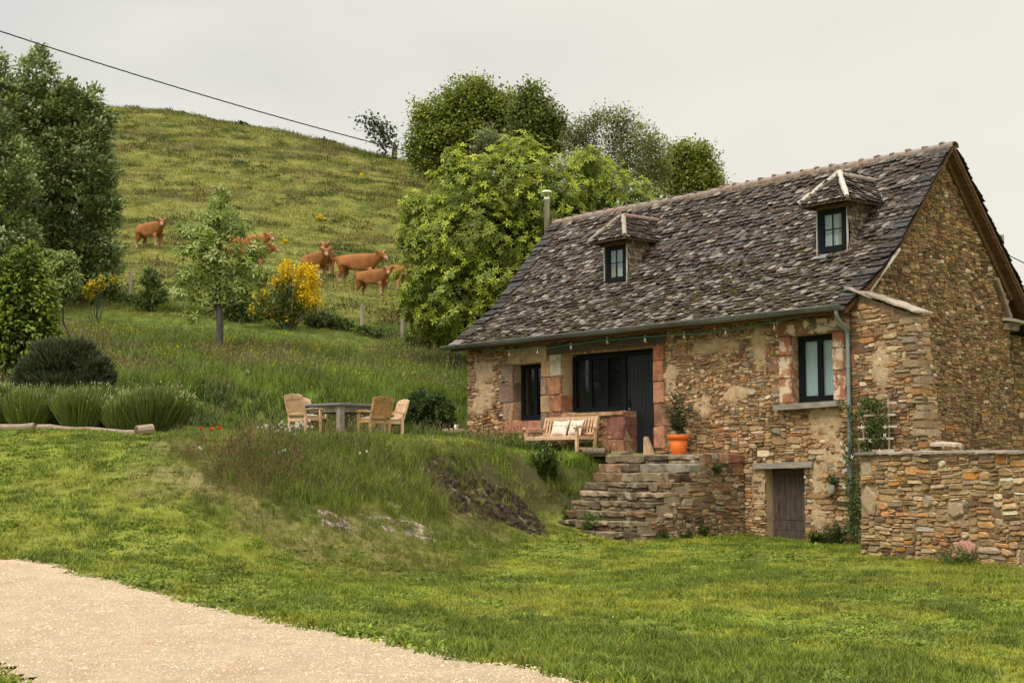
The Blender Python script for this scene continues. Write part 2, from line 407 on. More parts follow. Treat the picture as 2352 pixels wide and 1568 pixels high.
M_ground = m_col('turf_soil', rough=.95, var=.28, s1=1.3, s2=22, bmp=.5, spec=.1)
ground = mesh_np('ground', np.stack([GX, GY, GZ], -1).reshape(-1, 3), F, M_ground, col=C.reshape(-1, 3), smooth=True, kind='structure')

# ---- gravel road: its own sheet a little above the turf
rx = np.arange(-14, 13, .14); ry = np.arange(-5, 29.5, .14)
RX, RY = np.meshgrid(rx, ry); ok = on_road(RX, RY)
RZ = terrain(RX, RY) + .03 + (fbm(RX * 3, RY * 3, 61, 3) - .5) * .03 - .02 * np.abs(road_d(RX, RY) - ROAD_W / 2) / ROAD_W
rid = -np.ones(RX.shape, int)
q = ok[:-1, :-1] & ok[:-1, 1:] & ok[1:, 1:] & ok[1:, :-1]
ii, jj = np.nonzero(q)
quad = np.stack([ii * RX.shape[1] + jj, ii * RX.shape[1] + jj + 1, (ii + 1) * RX.shape[1] + jj + 1, (ii + 1) * RX.shape[1] + jj], 1)
used = np.unique(quad); rem = np.zeros(RX.size, int); rem[used] = np.arange(len(used))
m, t, b, o = mat_new('pale_gravel')
f1 = noise(t, 34, 5, .7); f2 = noise(t, 1.6, 4, .6); f3 = noise(t, 90, 3, .7)
c = ramp(t, f1, [(.25, (.50, .36, .215)), (.40, (.64, .50, .325)), (.62, (.68, .545, .37)), (.8, (.71, .59, .43))])
c = vary(t, c, f2, .86, 1.06); c = mixc(t, 'MULTIPLY', ramp(t, noise(t, .9, 5, .7, stretch=(2.2, .8, 1)), [(.5, 0.0), (.72, .55)]), c, (.80, .68, .52)); c = vary(t, c, f3, .84, 1.08)
t.links.new(c, b.inputs['Base Color']); b.inputs['Roughness'].default_value = .95; b.inputs['Specular IOR Level'].default_value = .1
bump(t, b, node(t, 'ShaderNodeMath', {0: f1, 1: f3}, operation='ADD').outputs[0], .9, .03)
M_gravel = m
road = mesh_np('road', np.stack([RX, RY, RZ], -1).reshape(-1, 3)[used], rem[quad], M_gravel, kind='structure', smooth=True)
# ---------------------------------------------------------------- rubble masonry
rng = random.Random(7)
PAL = {
    'facade': [(.30, .20, .115, 5), (.36, .25, .15, 4), (.22, .145, .085, 4), (.13, .09, .06, 2.5), (.43, .33, .22, 3), (.36, .18, .08, 1.5), (.27, .235, .18, 2), (.50, .40, .29, 1.2)],
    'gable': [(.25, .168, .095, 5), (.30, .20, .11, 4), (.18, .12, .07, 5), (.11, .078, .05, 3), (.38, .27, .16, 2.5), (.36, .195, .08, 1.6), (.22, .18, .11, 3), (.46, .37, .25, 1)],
    'garden': [(.37, .26, .15, 5), (.41, .30, .18, 4), (.28, .19, .11, 3), (.18, .12, .08, 1.6), (.42, .24, .11, 2.4), (.33, .27, .19, 1.6), (.50, .40, .28, 1.5), (.46, .21, .055, .7), (.62, .56, .48, .35)],
    'stair': [(.27, .19, .12, 5), (.33, .24, .155, 3), (.20, .135, .09, 4), (.12, .085, .065, 3), (.36, .20, .10, 2), (.30, .26, .21, 3), (.42, .34, .25, 1.5)],
}
def pick_col(pal, r):
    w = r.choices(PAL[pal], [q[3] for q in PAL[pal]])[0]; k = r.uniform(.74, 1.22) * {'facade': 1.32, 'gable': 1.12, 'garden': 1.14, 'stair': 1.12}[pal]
    t_ = (1.05, .975, .865); return tuple(min(.8, c * k * q * r.uniform(.95, 1.05)) for c, q in zip(w[:3], t_))
def pack(W, H, cw, ch, r, ws, hs, keep=None):
    """fill a W x H face with rectangles of many sizes on a small lattice"""
    nx, ny = int(W / cw), int(H / ch); g = [bytearray(nx) for _ in range(ny)]; res = []
    for j in range(ny):
        row = g[j]; i = 0
        while i < nx:
            if row[i]: i += 1; continue
            w = r.choices(ws[0], ws[1])[0]; h = r.choices(hs[0], hs[1])[0]
            if h >= 3 and w < h: w = h + r.randint(0, 3)
            ww = 0
            while ww < w and i + ww < nx and not row[i + ww]: ww += 1
            if nx - (i + ww) == 1: ww += 1 if not row[i + ww] else 0
            h = min(h, ny - j)
            for jj in range(j, j + h):
                for k in range(i, i + ww): g[jj][k] = 1
            res.append((i * cw, j * ch, (i + ww) * cw, (j + h) * ch)); i += ww
    return res
def stone_geo(rect, r, warp, joint, proud, sub=8):
    """outline on the wall face and the rounded, uneven block standing out of it: (u, v, n) points"""
    u0, v0, u1, v1 = rect; g = joint / 2; u0 += g * r.uniform(.4, 1.5); u1 -= g * r.uniform(.4, 1.5); v0 += g * r.uniform(.3, 1.3); v1 -= g * r.uniform(.3, 1.3)
    w, h = u1 - u0, v1 - v0
    if w < .01 or h < .008: return None
    def ch(): return r.uniform(.08, .42)
    cu = min(w, h * 2.2)
    P = [(u0 + ch() * cu, v0), (u1 - ch() * cu, v0), (u1, v0 + ch() * h), (u1, v1 - ch() * h), (u1 - ch() * cu, v1), (u0 + ch() * cu, v1), (u0, v1 - ch() * h), (u0, v0 + ch() * h)]
    P = [(a + r.uniform(-.06, .06) * cu, b + r.uniform(-.10, .10) * h) for a, b in P]
    if warp: P = [(a + warp(a, b)[0], b + warp(a, b)[1]) for a, b in P]
    cx = sum(p[0] for p in P) / 8; cy = sum(p[1] for p in P) / 8
    p0 = proud * r.uniform(.35, 1.15); tx, ty = r.uniform(-.25, .25) * p0 / max(w, .1), r.uniform(-.35, .35) * p0 / max(h, .05)
    k = r.uniform(.72, .88)
    V = [(a, b, -.05) for a, b in P] + [(a, b, p0 * .55 + r.uniform(-.15, .1) * p0) for a, b in P]
    for a, b in P:
        x, y = cx + (a - cx) * k, cy + (b - cy) * k
        V.append((x, y, p0 + (x - cx) * tx + (y - cy) * ty + r.uniform(-.18, .18) * p0))
    F = [(i, (i + 1) % 8, 8 + (i + 1) % 8, 8 + i) for i in range(8)] + [(8 + i, 8 + (i + 1) % 8, 16 + (i + 1) % 8, 16 + i) for i in range(8)] + [tuple(range(16, 24))]
    return V, F
def wall_stones(W, H, fmap, pal, seed, cw=.045, ch=.032, ws=None, hs=None, joint=.014, proud=.035, wamp=.03, holes=(), keep=None, colmod=None):
    """list of (verts in wall space, faces, colour, size, place)"""
    r = random.Random(seed); ws = ws or ([2, 3, 4, 5, 6, 8, 10], [2, 4, 5, 4, 3, 1.6, .7]); hs = hs or ([1, 2, 3, 4], [4, 5, 2, .6])
    def warp(u, v):
        return (0.0, wamp * (math.sin(u * 1.9 + seed) * .5 + math.sin(u * 4.7 + v * 1.3 + 1.7 * seed) * .35 + math.sin(u * 9.1 + v * 3.1) * .15))
    out = []
    for q in pack(W, H, cw, ch, r, ws, hs):
        cu, cv = (q[0] + q[2]) / 2, (q[1] + q[3]) / 2
        if any(q[2] > a + .005 and q[0] < b - .005 and q[3] > c + .005 and q[1] < d - .005 for a, b, c, d in holes):
            # trim to the hole edge where most of the stone lies outside
            done = False
            for a, b, c, d in holes:
                if q[2] > a and q[0] < b and q[3] > c and q[1] < d:
                    opts = [(a - q[0], (q[0], q[1], a, q[3])), (q[2] - b, (b, q[1], q[2], q[3])), (c - q[1], (q[0], q[1], q[2], c)), (q[3] - d, (q[0], d, q[2], q[3]))]
                    o = max(opts, key=lambda z: z[0])
                    if o[0] < .03: done = True
                    q = o[1]
            if done or q[2] - q[0] < .03 or q[3] - q[1] < .02: continue
            cu, cv = (q[0] + q[2]) / 2, (q[1] + q[3]) / 2
        if keep and not all(keep(a, b) for a in (q[0], q[2]) for b in (q[1], q[3])): continue
        g = stone_geo(q, r, warp, joint, proud)
        if not g: continue
        c = pick_col(pal, r)
        if colmod: c = colmod(cu, cv, c, r)
        out.append(([fmap(*p) for p in g[0]], g[1], c, (q[2] - q[0]) * (q[3] - q[1]), (cu, cv)))
    return out
M_stone = m_col('schist', rough=.88, var=.34, s1=14, s2=70, bmp=.7, strata=(1, 1, 3.2), spec=.2, lichen=((.48, .37, .24), 3.4, .62, .76))
def lay_stones(stones, parent, name='stone', mat=None, limit=300, visible=None):
    """the largest as stones of their own, the rest joined"""
    mat = mat or M_stone
    s = sorted(stones, key=lambda q: -(q[3] if (visible is None or visible(q)) else q[3] * 1e-3))
    for v, f, c, a, _ in s[:limit]: mesh(name, v, f, mat, parent, [c] * len(v))
    rest = s[limit:]
    if rest:
        V = []; F8 = []; C = []; n = 0; Q = []
        mb = MB()
        for v, f, c, a, _ in rest:
            mb.f += [tuple(i + n for i in q) for q in f]; mb.v += [tuple(p) for p in v]; mb.c += [c] * len(v); n += len(v)
        mb.build('rubble_stones', mat, parent, kind='stuff')
def mortar_mat(name, c1, c2):
    m, t, b, o = mat_new(name)
    f = noise(t, 1.1, 5, .65); g = noise(t, 26, 4, .7)
    c = mixc(t, 'MIX', ramp(t, f, [(.35, 0.0), (.65, 1.0)]), c1, c2); c = vary(t, c, g, .72, 1.2)
    t.links.new(c, b.inputs['Base Color']); b.inputs['Roughness'].default_value = .95; b.inputs['Specular IOR Level'].default_value = .1
    bump(t, b, g, .8, .02); return m
M_mortar = mortar_mat('lime_mortar', (.58, .41, .25), (.40, .275, .165))
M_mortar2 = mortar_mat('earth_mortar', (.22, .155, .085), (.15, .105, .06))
M_mortar3 = mortar_mat('grey_mortar', (.40, .31, .21), (.29, .22, .145))
M_render = m_col('patched_lime_render', rough=.95, var=.24, s1=7, s2=40, bmp=.9, spec=.1)
def mortar_sheet(name, us, vs, fmap, mat, parent, holes=(), keep=None, amp=.03, seed=3, patch=None, cols=None):
    """wall face between the stones, uneven and in places smeared over them"""
    us = np.array(sorted(set([round(float(u), 4) for u in us]))); vs_ = np.array(sorted(set([round(float(v), 4) for v in vs])))
    U, V = np.meshgrid(us, vs_)
    N = (fbm(U * 2.3, V * 2.3, seed, 4) - .45) * amp + (fbm(U * 9, V * 9, seed + 5, 3) - .5) * amp * .8
    if patch is not None: N = N + patch(U, V)
    pts = [fmap(float(a), float(b), float(c)) for a, b, c in zip(U.ravel(), V.ravel(), N.ravel())]
    F = []; nx = len(us)
    for j in range(len(vs_) - 1):
        for i in range(nx - 1):
            cu, cv = (us[i] + us[i + 1]) / 2, (vs_[j] + vs_[j + 1]) / 2
            if any(a < cu < b and c < cv < d for a, b, c, d in holes): continue
            if keep and not keep(cu, cv): continue
            F.append((j * nx + i, j * nx + i + 1, (j + 1) * nx + i + 1, (j + 1) * nx + i))
    col = None
    if cols is not None:
        k = np.clip(patch(U, V) / .030, 0, 1).ravel()[:, None]; col = np.array(cols[0]) * (1 - k) + np.array(cols[1]) * k
    return mesh(name, pts, F, mat, parent, col=col, smooth=True)
def block(mb_or_none, a, b, r, name, mat, parent, col, jit=.012, bev=.014):
    """a dressed stone: bevelled box with slightly knocked corners"""
    bm = bmesh.new(); bmesh.ops.create_cube(bm, size=1.0)
    c = [(a[i] + b[i]) / 2 for i in range(3)]; s = [abs(b[i] - a[i]) for i in range(3)]
    for w in bm.verts: w.co = Vector([c[i] + w.co[i] * s[i] + r.uniform(-jit, jit) * (1 if i != 1 else .6) for i in range(3)])
    bmesh.ops.bevel(bm, geom=bm.edges[:], offset=min(bev, min(s) * .3), segments=2, affect='EDGES')
    q = MB(); q.bm(bm, col); return q.build(name, mat, parent)
# ---------------------------------------------------------------- the cottage
house = empty('stone_cottage', P0, TH, 'old rubble stone cottage under a mossy stone slate roof with two dormers', 'cottage')
hr = random.Random(11)
XL = -13.5                                          # far end of the facade; near corner at x = 0
W1 = (-11.40, -10.22, 2.84, 4.38); BIG = (-9.40, -5.95, 3.0, 4.55); DOOR = (-7.0, -5.95, 1.4, 3.0); RW = (-1.60, -.45, 3.0, 4.5); CEL = (-2.42, -1.30, -.6, 1.56)
HOLES = [W1, BIG, DOOR, RW, CEL]
ZB = -.4
holes_uv = [(a - XL, b - XL, c - ZB, d - ZB) for a, b, c, d in HOLES]
def f_front(u, v, n): return (XL + u, -n, ZB + v)
def ground_line(x): return -.25 if x > -3.3 else (1.65 if x > -6.5 else 1.75 + (-6.5 - x) * .05)
RENDER = [(-12.75, 4.25, .55, .55), (-12.6, 3.65, .4, .45), (-12.95, 3.3, .35, .3), (-5.35, 3.75, .22, .5), (-5.2, 2.35, .25, .2), (-.75, 2.55, .5, .4), (-.45, 1.9, .45, .45), (-2.55, 4.2, .3, .55), (-2.6, 1.1, .22, .6), (-1.0, .9, .25, .8), (-3.9, 4.45, .8, .22), (-3.3, 3.3, .5, .25), (-4.3, 3.0, .3, .3)]
def render_patch(U, V):
    x = XL + U; z = ZB + V; d = np.zeros_like(x)
    w = (fbm(x * 2.6, z * 2.6, 77, 4) - .5) * 1.3
    for cx, cz, rx_, rz_ in RENDER: d = np.maximum(d, sstep(0, .35, 1.0 - np.hypot((x - cx) / rx_, (z - cz) / rz_) + w))
    return d * (.034 + .02 * (x < -11.5) + .018 * (fbm(x * 7, z * 7, 79, 3) - .5) * 2)
us = list(np.arange(0, 13.5 + .01, .07)) + [13.5] + [q for h in holes_uv for q in h[:2]]
vsr = list(np.arange(0, 5.45, .07)) + [q for h in holes_uv for q in h[2:]]
front = mortar_sheet('front_wall', us, vsr, f_front, M_render, house, holes_uv, cols=((.23, .155, .085), (.52, .37, .22)), keep=lambda u, v: ZB + v > ground_line(XL + u) - .1, amp=.03, seed=5, patch=render_patch)
def fc(u, v, c, r):                                  # warmer and rustier low down on the left, greyer towards the eaves
    x, z = XL + u, ZB + v
    if z < 2.9 and x < -11: c = (c[0] * 1.08, c[1] * .98, c[2] * .9)
    return c
def region(u0, u1, v0, v1, seed, **k):
    hl = [(a - u0, b_ - u0, c - v0, d - v0) for a, b_, c, d in holes_uv]
    return wall_stones(u1 - u0, v1 - v0, lambda u, v, n: f_front(u + u0, v + v0, n), 'facade', seed, holes=hl, keep=lambda u, v: ZB + v + v0 > ground_line(XL + u + u0), colmod=lambda u, v, c, r: fc(u + u0, v + v0, c, r), **k)
BIGS = dict(cw=.055, ch=.040, joint=.014, proud=.046, wamp=.035, ws=([2, 3, 4, 5, 6, 8, 10], [2, 4, 5, 4, 2.5, 1.4, .5]), hs=([1, 2, 3, 4], [3, 5, 2.4, .7]))
FINE = dict(cw=.036, ch=.025, joint=.009, proud=.036, wamp=.045, ws=([2, 3, 4, 5, 6, 8, 11, 14], [3, 5, 5, 4, 3, 1.8, .8, .3]), hs=([1, 2, 3, 4, 6], [4, 5, 2.6, 1.0, .35]))
stones = region(0, 2.3, 0, 5.4, 3, **BIGS) + region(2.3, 13.5, 0, 2.95, 4, **BIGS) + region(2.3, 13.5, 2.95, 5.4, 5, **FINE)
# long side stone return at the far corner
far_r = wall_stones(1.2, 5.4, lambda u, v, n: (XL - n, 1.2 - u, ZB + v), 'facade', 9, keep=lambda u, v: ZB + v > 1.9, proud=.03)
# roof profile in the gable plane
PROF = [(-.42, 4.97), (.45, 5.60), (1.0, 6.02), (1.45, 6.46), (3.6, 9.03)]
PROF_R = [(3.6, 9.03), (6.6, 5.45), (7.6, 4.75)]
def roof_z(y):
    P = PROF + PROF_R[1:]
    for (a, b), (c, d) in zip(P[:-1], P[1:]):
        if a <= y <= c: return b + (d - b) * (y - a) / (c - a)
    return P[0][1] if y < P[0][0] else P[-1][1]
GW = 6.05
gkeep = lambda u, v: ZB + v < roof_z(u) - .16
def f_gable(u, v, n): return (n, u, ZB + v)
mortar_sheet('gable_wall', list(np.arange(0, GW + .01, .09)), list(np.arange(0, 9.5, .09)), f_gable, M_mortar2, house, keep=lambda u, v: ZB + v < roof_z(u) - .04, amp=.03, seed=8)
def gc(u, v, c, r):
    if r.random() < .012: return (.62, .55, .46)
    return c
gst = wall_stones(GW, 9.4, f_gable, 'gable', 21, cw=.042, ch=.030, keep=gkeep, proud=.034, wamp=.03, joint=.012, colmod=gc,
                  ws=([2, 3, 4, 5, 6, 8], [3, 5, 5, 3, 2, .8]), hs=([1, 2, 3, 4], [3, 5, 2, .6]))
gst = [q for q in gst if not (q[4][0] < .62 and q[4][1] < 5.0)]
# wall beyond the gable, set back a little
def f_back(u, v, n): return (-.35 + n, GW + u, ZB + v)
mortar_sheet('rear_wing_wall', list(np.arange(0, 1.61, .1)), list(np.arange(0, 5.2, .1)), f_back, M_mortar2, house, keep=lambda u, v: ZB + v < roof_z(GW + u) - .05, amp=.03, seed=9)
bst = wall_stones(1.6, 5.2, f_back, 'gable', 25, cw=.05, ch=.04, keep=lambda u, v: ZB + v < roof_z(GW + u) - .14, proud=.035)
qd = MB(); qd.box((-.36, GW - .02, ZB), (-.0, GW - .001, 5.1)); qd.build('wall_return', M_mortar2, house)
# buttress: the facade carried on past the corner
BT = 2.0
def btop(x): return 5.34 - (x - .05) * .36
def bedge(z): return 1.98 - max(0, z - 1.0) * .10
def f_but(u, v, n): return (.02 + u, -n, ZB + v)
mortar_sheet('buttress_wall', list(np.arange(0, 2.05, .08)), list(np.arange(0, 5.8, .08)), f_but, M_render, house, cols=((.24, .165, .095), (.52, .38, .24)), keep=lambda u, v: ZB + v < btop(u) - .05 and u < bedge(ZB + v) - .03, amp=.03, seed=12,
             patch=lambda U, V: .035 * sstep(0, .4, 1 - np.hypot((U - .75) / .3, (ZB + V - 3.6) / .6) + (fbm(U * 3, V * 3, 5) - .5) * 1.2))
but = wall_stones(2.05, 5.7, f_but, 'facade', 31, keep=lambda u, v: ZB + v < btop(u) - .08 and u < bedge(ZB + v), proud=.04, cw=.05, ch=.036)
def f_end(u, v, n): return (bedge(ZB + v) + n, u + .0, ZB + v)
mortar_sheet('buttress_end', list(np.arange(0, .5, .08)), list(np.arange(0, 5.3, .08)), f_end, M_mortar3, house, keep=lambda u, v: ZB + v < 4.68, amp=.02, seed=14)
ben = wall_stones(.50, 5.1, f_end, 'garden', 33, cw=.055, ch=.042, keep=lambda u, v: ZB + v < 4.72, proud=.045, ws=([3, 4, 5, 6, 8], [3, 4, 4, 3, 2]))
z = 1.0; i = 0
while z < 4.62:                                     # lighter corner stones of the buttress
    h_ = hr.uniform(.07, .19); e_ = bedge(z + h_ / 2); w_ = hr.uniform(.12, .34); l_ = hr.uniform(.2, .42); c_ = hr.choice([(.38, .285, .18), (.33, .235, .145), (.42, .33, .22), (.30, .205, .12), (.38, .20, .08), (.28, .215, .15), (.24, .165, .10)])
    block(None, (e_ - w_, -.055 + hr.uniform(-.015, .01), z), (e_ + .045 + hr.uniform(-.015, .015), l_, z + h_ - .012), hr, 'quoin_stone', M_stone, house, c_, jit=.018, bev=.02); z += h_; i += 1
tp = MB(); tp.add([(0, 0, 5.36), (1.56, 0, 4.74), (1.56, .5, 4.74), (0, .5, 5.36), (0, 0, 5.0), (1.56, 0, 4.3), (1.56, .5, 4.3), (0, .5, 5.0)], [(0, 1, 2, 3), (4, 7, 6, 5), (0, 4, 5, 1), (1, 5, 6, 2), (2, 6, 7, 3)]); tp.build('buttress_core', M_mortar3, house)
# roof shelters the top course: stones just under the eave are in the same list
near_cam = lambda q: True
allst = stones + gst + but + ben
lay_stones(allst, house, limit=300)
mbk = MB()
for v, f, c, a, _ in far_r + bst: mbk.add(v, f, c)
mbk.build('rubble_stones', M_stone, house, kind='stuff')
# plain body behind the faces (far end wall, rear wall, inside box coloured near-black as unlit rooms)
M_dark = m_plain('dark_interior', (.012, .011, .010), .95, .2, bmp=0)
bd = MB(); bd.box((XL + .005, .5, ZB), (-.45, 7.2, 4.9)); bd.build('dark_inside', M_dark, house)
fe = MB()
prof_y = [0.0, .45, 1.0, 1.45, 3.6, 6.6, 7.2]
fe.add([(XL, y, roof_z(y) - .08) for y in prof_y] + [(XL, 7.2, ZB), (XL, 0.0, ZB)], [tuple(range(9))]); fe.build('far_gable_wall', M_mortar, house)

# ---- dressed stones round the openings
RED = (.35, .155, .085); RED2 = (.25, .115, .072); BUFF = (.40, .262, .145); BROWN = (.20, .14, .10); RUST = (.42, .20, .11); PINK = (.38, .215, .135)
M_dress = m_col('sandstone', rough=.9, var=.42, s1=4.5, s2=45, bmp=.45, spec=.15, lichen=((.48, .35, .22), 5.0, .58, .70))
M_lime = m_col('limewashed_sandstone', rough=.9, var=.2, s1=4, s2=50, bmp=.35, spec=.15, lichen=((.66, .52, .38), 4.2, .50, .58))
def dress(x0, x1, z0, z1, col, y1=.32, y0=-.055, mat=None, j=.012):
    return block(None, (x0, y0 + hr.uniform(-.012, .012), z0 + .008), (x1, y1, z1 - .008), hr, 'dressed_stone', mat or M_dress, house, tuple(c * hr.uniform(.9, 1.1) for c in col), jit=j)
# small window, left
dress(-11.62, -9.98, 4.38, 4.84, BUFF)
for a, b, c, col in ((-11.84, 2.86, 3.36, PINK), (-12.0, 3.36, 3.92, BROWN), (-11.92, 3.92, 4.37, (.26, .185, .13))): dress(a, -11.40, b, c, col)
dress(-11.78, -10.05, 2.50, 2.84, RUST, y1=.3)
# pier between the small and the large window
for a, b, z0, z1, col in ((-10.22, -9.93, 2.60, 3.04, BROWN), (-9.93, -9.40, 2.60, 3.04, RED2), (-10.22, -9.83, 3.04, 3.50, BUFF), (-9.83, -9.40, 3.04, 3.50, RED), (-10.22, -9.98, 3.50, 3.98, (.28, .20, .13)), (-9.98, -9.40, 3.50, 3.98, RED), (-10.22, -9.86, 3.98, 4.40, BUFF), (-9.86, -9.40, 3.98, 4.57, (.46, .36, .25))): dress(a, b, z0, z1, col, y1=.42)
# right-hand jamb of the door
for w, z0, z1, col in ((.37, 4.18, 4.56, RED), (.33, 3.68, 4.18, RED), (.37, 3.15, 3.68, RUST), (.74, 2.58, 3.15, RED2), (.38, 2.04, 2.58, RUST)): dress(-5.95, -5.95 + w, z0, z1, col, y1=.4)
# sill and blocks under the large window beside the door
dress(-8.0, -7.36, 2.88, 3.0, BUFF, y0=-.09, y1=.4); dress(-7.36, -7.0, 2.88, 3.0, RED, y0=-.09, y1=.4); dress(-9.4, -8.0, 2.9, 3.0, BUFF, y0=-.06, y1=.4)
dress(-7.66, -7.0, 2.30, 2.88, (.20, .10, .068), y0=-.06, y1=.42, j=.03); dress(-7.84, -7.0, 1.7, 2.30, (.30, .14, .085), y0=-.07, y1=.42, j=.03)
# right-hand window
for a, z0, z1 in ((-1.98, 3.02, 3.56), (-1.96, 3.56, 4.08), (-1.95, 4.08, 4.5)): dress(a, -1.60, z0, z1, RED, mat=M_lime)
dress(-2.32, -1.98, 3.72, 4.06, RED2); dress(-.45, -.12, 3.02, 3.66, RED, mat=M_lime); dress(-.45, -.16, 3.66, 4.16, PINK, mat=M_lime); dress(-.45, -.13, 4.16, 4.5, RED, mat=M_lime); dress(-.16, .14, 3.7, 4.1, RED2)
dress(-2.02, .0, 4.5, 4.84, RED2, mat=M_lime)
# ---- timber
M_oldwood = m_plain('weathered_timber', (.10, .072, .050), .9, .35, 3.5, (1, 1, 9), .6, spec=.15)
M_greywood = m_plain('silver_grey_timber', (.30, .265, .225), .9, .35, 3.0, (1, 1, 14), .7, spec=.15)
M_doorwood = m_plain('old_door_boards', (.085, .066, .052), .92, .45, 5.0, (6, 6, .7), .6, spec=.12)
M_brownwood = m_plain('brown_roof_timber', (.125, .068, .034), .85, .35, 4.0, (1, 1, 5), .5, spec=.15)
def beam_part(name, a, b, w, h, mat, bev=.012, parent=None):
    q = MB(); a = Vector(a); b = Vector(b); L_ = (b - a).length
    bm = bmesh.new(); bmesh.ops.create_cube(bm, size=1.0); bmesh.ops.subdivide_edges(bm, edges=[e for e in bm.edges if abs(e.verts[0].co.x - e.verts[1].co.x) > .5], cuts=5)
    for v in bm.verts: v.co = Vector((v.co.x * L_, v.co.y * w * hr.uniform(.95, 1.05), v.co.z * h * hr.uniform(.93, 1.05)))
    d = (b - a).normalized(); Q = d.to_track_quat('X', 'Z').to_matrix().to_4x4(); Q.translation = (a + b) / 2
    for v in bm.verts: v.co = Q @ v.co
    q.bm(bm); return q.build(name, mat, parent or house)
beam_part('lintel_beam', (-9.98, .13, 4.70), (-5.55, .13, 4.72), .36, .27, M_oldwood)
beam_part('cellar_lintel', (-2.72, .06, 1.615), (-1.02, .06, 1.66), .34, .13, M_greywood)
beam_part('window_sill', (-2.0, -.02, 2.915), (-.22, -.02, 2.955), .42, .12, M_greywood)
# ---- windows
M_black = m_plain('black_paint', (.008, .0105, .012), .6, .15, 8, bmp=.1, spec=.14)
M_door = m_plain('black_door_boards', (.009, .0105, .012), .55, .5, 5, (9, 9, .6), .35, spec=.35)
gm, gt, gb, go = mat_new('window_glass')
gl = node(gt, 'ShaderNodeBsdfGlossy', {'Color': (.9, .93, .95, 1), 'Roughness': .03}); tr = node(gt, 'ShaderNodeBsdfTransparent', {'Color': (.80, .86, .86, 1)})
fr = node(gt, 'ShaderNodeFresnel', {'IOR': 1.5}); bf_ = node(gt, 'ShaderNodeMath', {0: 1.0, 1: node(gt, 'ShaderNodeNewGeometry').outputs['Backfacing']}, operation='SUBTRACT'); fr = node(gt, 'ShaderNodeMath', {0: fr.outputs[0], 1: bf_.outputs[0]}, operation='MULTIPLY')   # one reflection, at the outer face
gt.links.new(node(gt, 'ShaderNodeMixShader', {0: fr.outputs[0], 1: tr.outputs[0], 2: gl.outputs[0]}).outputs[0], go.inputs[0]); M_glass = gm
M_cloth = m_plain('pale_linen', (.70, .74, .70), .95, .06, 12, (1, 1, 1), .1, spec=.05)
M_cloth2 = m_plain('warm_curtain', (.60, .44, .28), .95, .1, 12, (1, 1, 1), .1, spec=.05)
M_zinc = m_plain('zinc', (.26, .275, .275), .5, .2, 3, metal=.35, bmp=.05)
def reveal(x0, x1, z0, z1, d, mat=M_mortar, parent=house, back=True):
    q = MB(); e = .003
    q.add([(x0 - e, 0.0, z0), (x0 - e, d, z0), (x0 - e, d, z1), (x0 - e, 0.0, z1)], [(0, 1, 2, 3)]); q.add([(x1 + e, 0.0, z0), (x1 + e, d, z0), (x1 + e, d, z1), (x1 + e, 0.0, z1)], [(3, 2, 1, 0)])
    q.add([(x0, 0.0, z1 + e), (x1, 0.0, z1 + e), (x1, d, z1 + e), (x0, d, z1 + e)], [(0, 1, 2, 3)]); q.add([(x0, 0.0, z0 - e), (x1, 0.0, z0 - e), (x1, d, z0 - e), (x0, d, z0 - e)], [(3, 2, 1, 0)])
    return q.build('reveal', mat, parent)
def window(x0, x1, z0, z1, y, n, name='window', parent=house, fw=.06, bars=False, dep=.07, cur=None):
    """frame > casements with a pane each"""
    q = MB(); q.box((x0, y, z0), (x0 + fw, y + dep, z1)); q.box((x1 - fw, y, z0), (x1, y + dep, z1)); q.box((x0 + fw, y, z1 - fw), (x1 - fw, y + dep, z1)); q.box((x0 + fw, y - .012, z0), (x1 - fw, y + dep, z0 + fw * 1.3))
    w = q.build(name, M_black, parent); a, b = x0 + fw, x1 - fw; cw = (b - a) / n; s = fw * .85; lo, hi = z0 + fw * 1.3, z1 - fw
    for i in range(n):
        p, r_ = a + i * cw + .004, a + (i + 1) * cw - .004; c = MB(); yy = y + .012
        c.box((p, yy, lo + .003), (p + s, yy + .05, hi - .003)); c.box((r_ - s, yy, lo + .003), (r_, yy + .05, hi - .003)); c.box((p + s, yy, hi - s), (r_ - s, yy + .05, hi - .003)); c.box((p + s, yy, lo + .003), (r_ - s, yy + .05, lo + s * 1.25))
        if bars:
            c.box(((p + r_) / 2 - .011, yy + .006, lo + s * 1.25), ((p + r_) / 2 + .011, yy + .03, hi - s)); zm = (lo + hi) / 2 + .02
            c.box((p + s, yy + .007, zm - .011), (r_ - s, yy + .029, zm + .011))
        c.build('casement', M_black, w if parent is house else parent)
        g = MB(); g.box((p + s - .003, yy + .034, lo + s), (r_ - s + .003, yy + .038, hi - s + .003)); g.build('pane', M_glass, w if parent is house else parent)
    return w
def cloth(x0, x1, z0, z1, y, mat, parent, amp=.012, folds=9, gather=0.0):
    n = 40; V = []; F = []
    for j in range(9):
        tz_ = j / 8
        for i in range(n + 1):
            u = i / n; k = 1 - gather * math.sin(math.pi * (1 - tz_)) * .5
            V.append((x0 + (x1 - x0) * (1 - (1 - u) * k), y + amp * math.sin(u * folds * 6.283 + tz_ * .7), z0 + (z1 - z0) * tz_))
    for j in range(8):
        for i in range(n): F.append((j * (n + 1) + i, j * (n + 1) + i + 1, (j + 1) * (n + 1) + i + 1, (j + 1) * (n + 1) + i))
    return mesh('curtain', V, F, mat, parent, smooth=True)
for q, d in ((W1, .6), (RW, .6)): reveal(*q, d)
q = MB(); e = .003                                   # one recess holds the large window and the door
for x_, z0, z1 in ((-9.4 - e, 3.0, 4.55), (-7.0 - e, 1.4, 3.0), (-5.95 + e, 1.4, 4.55)): q.add([(x_, 0, z0), (x_, .6, z0), (x_, .6, z1), (x_, 0, z1)], [(0, 1, 2, 3)])
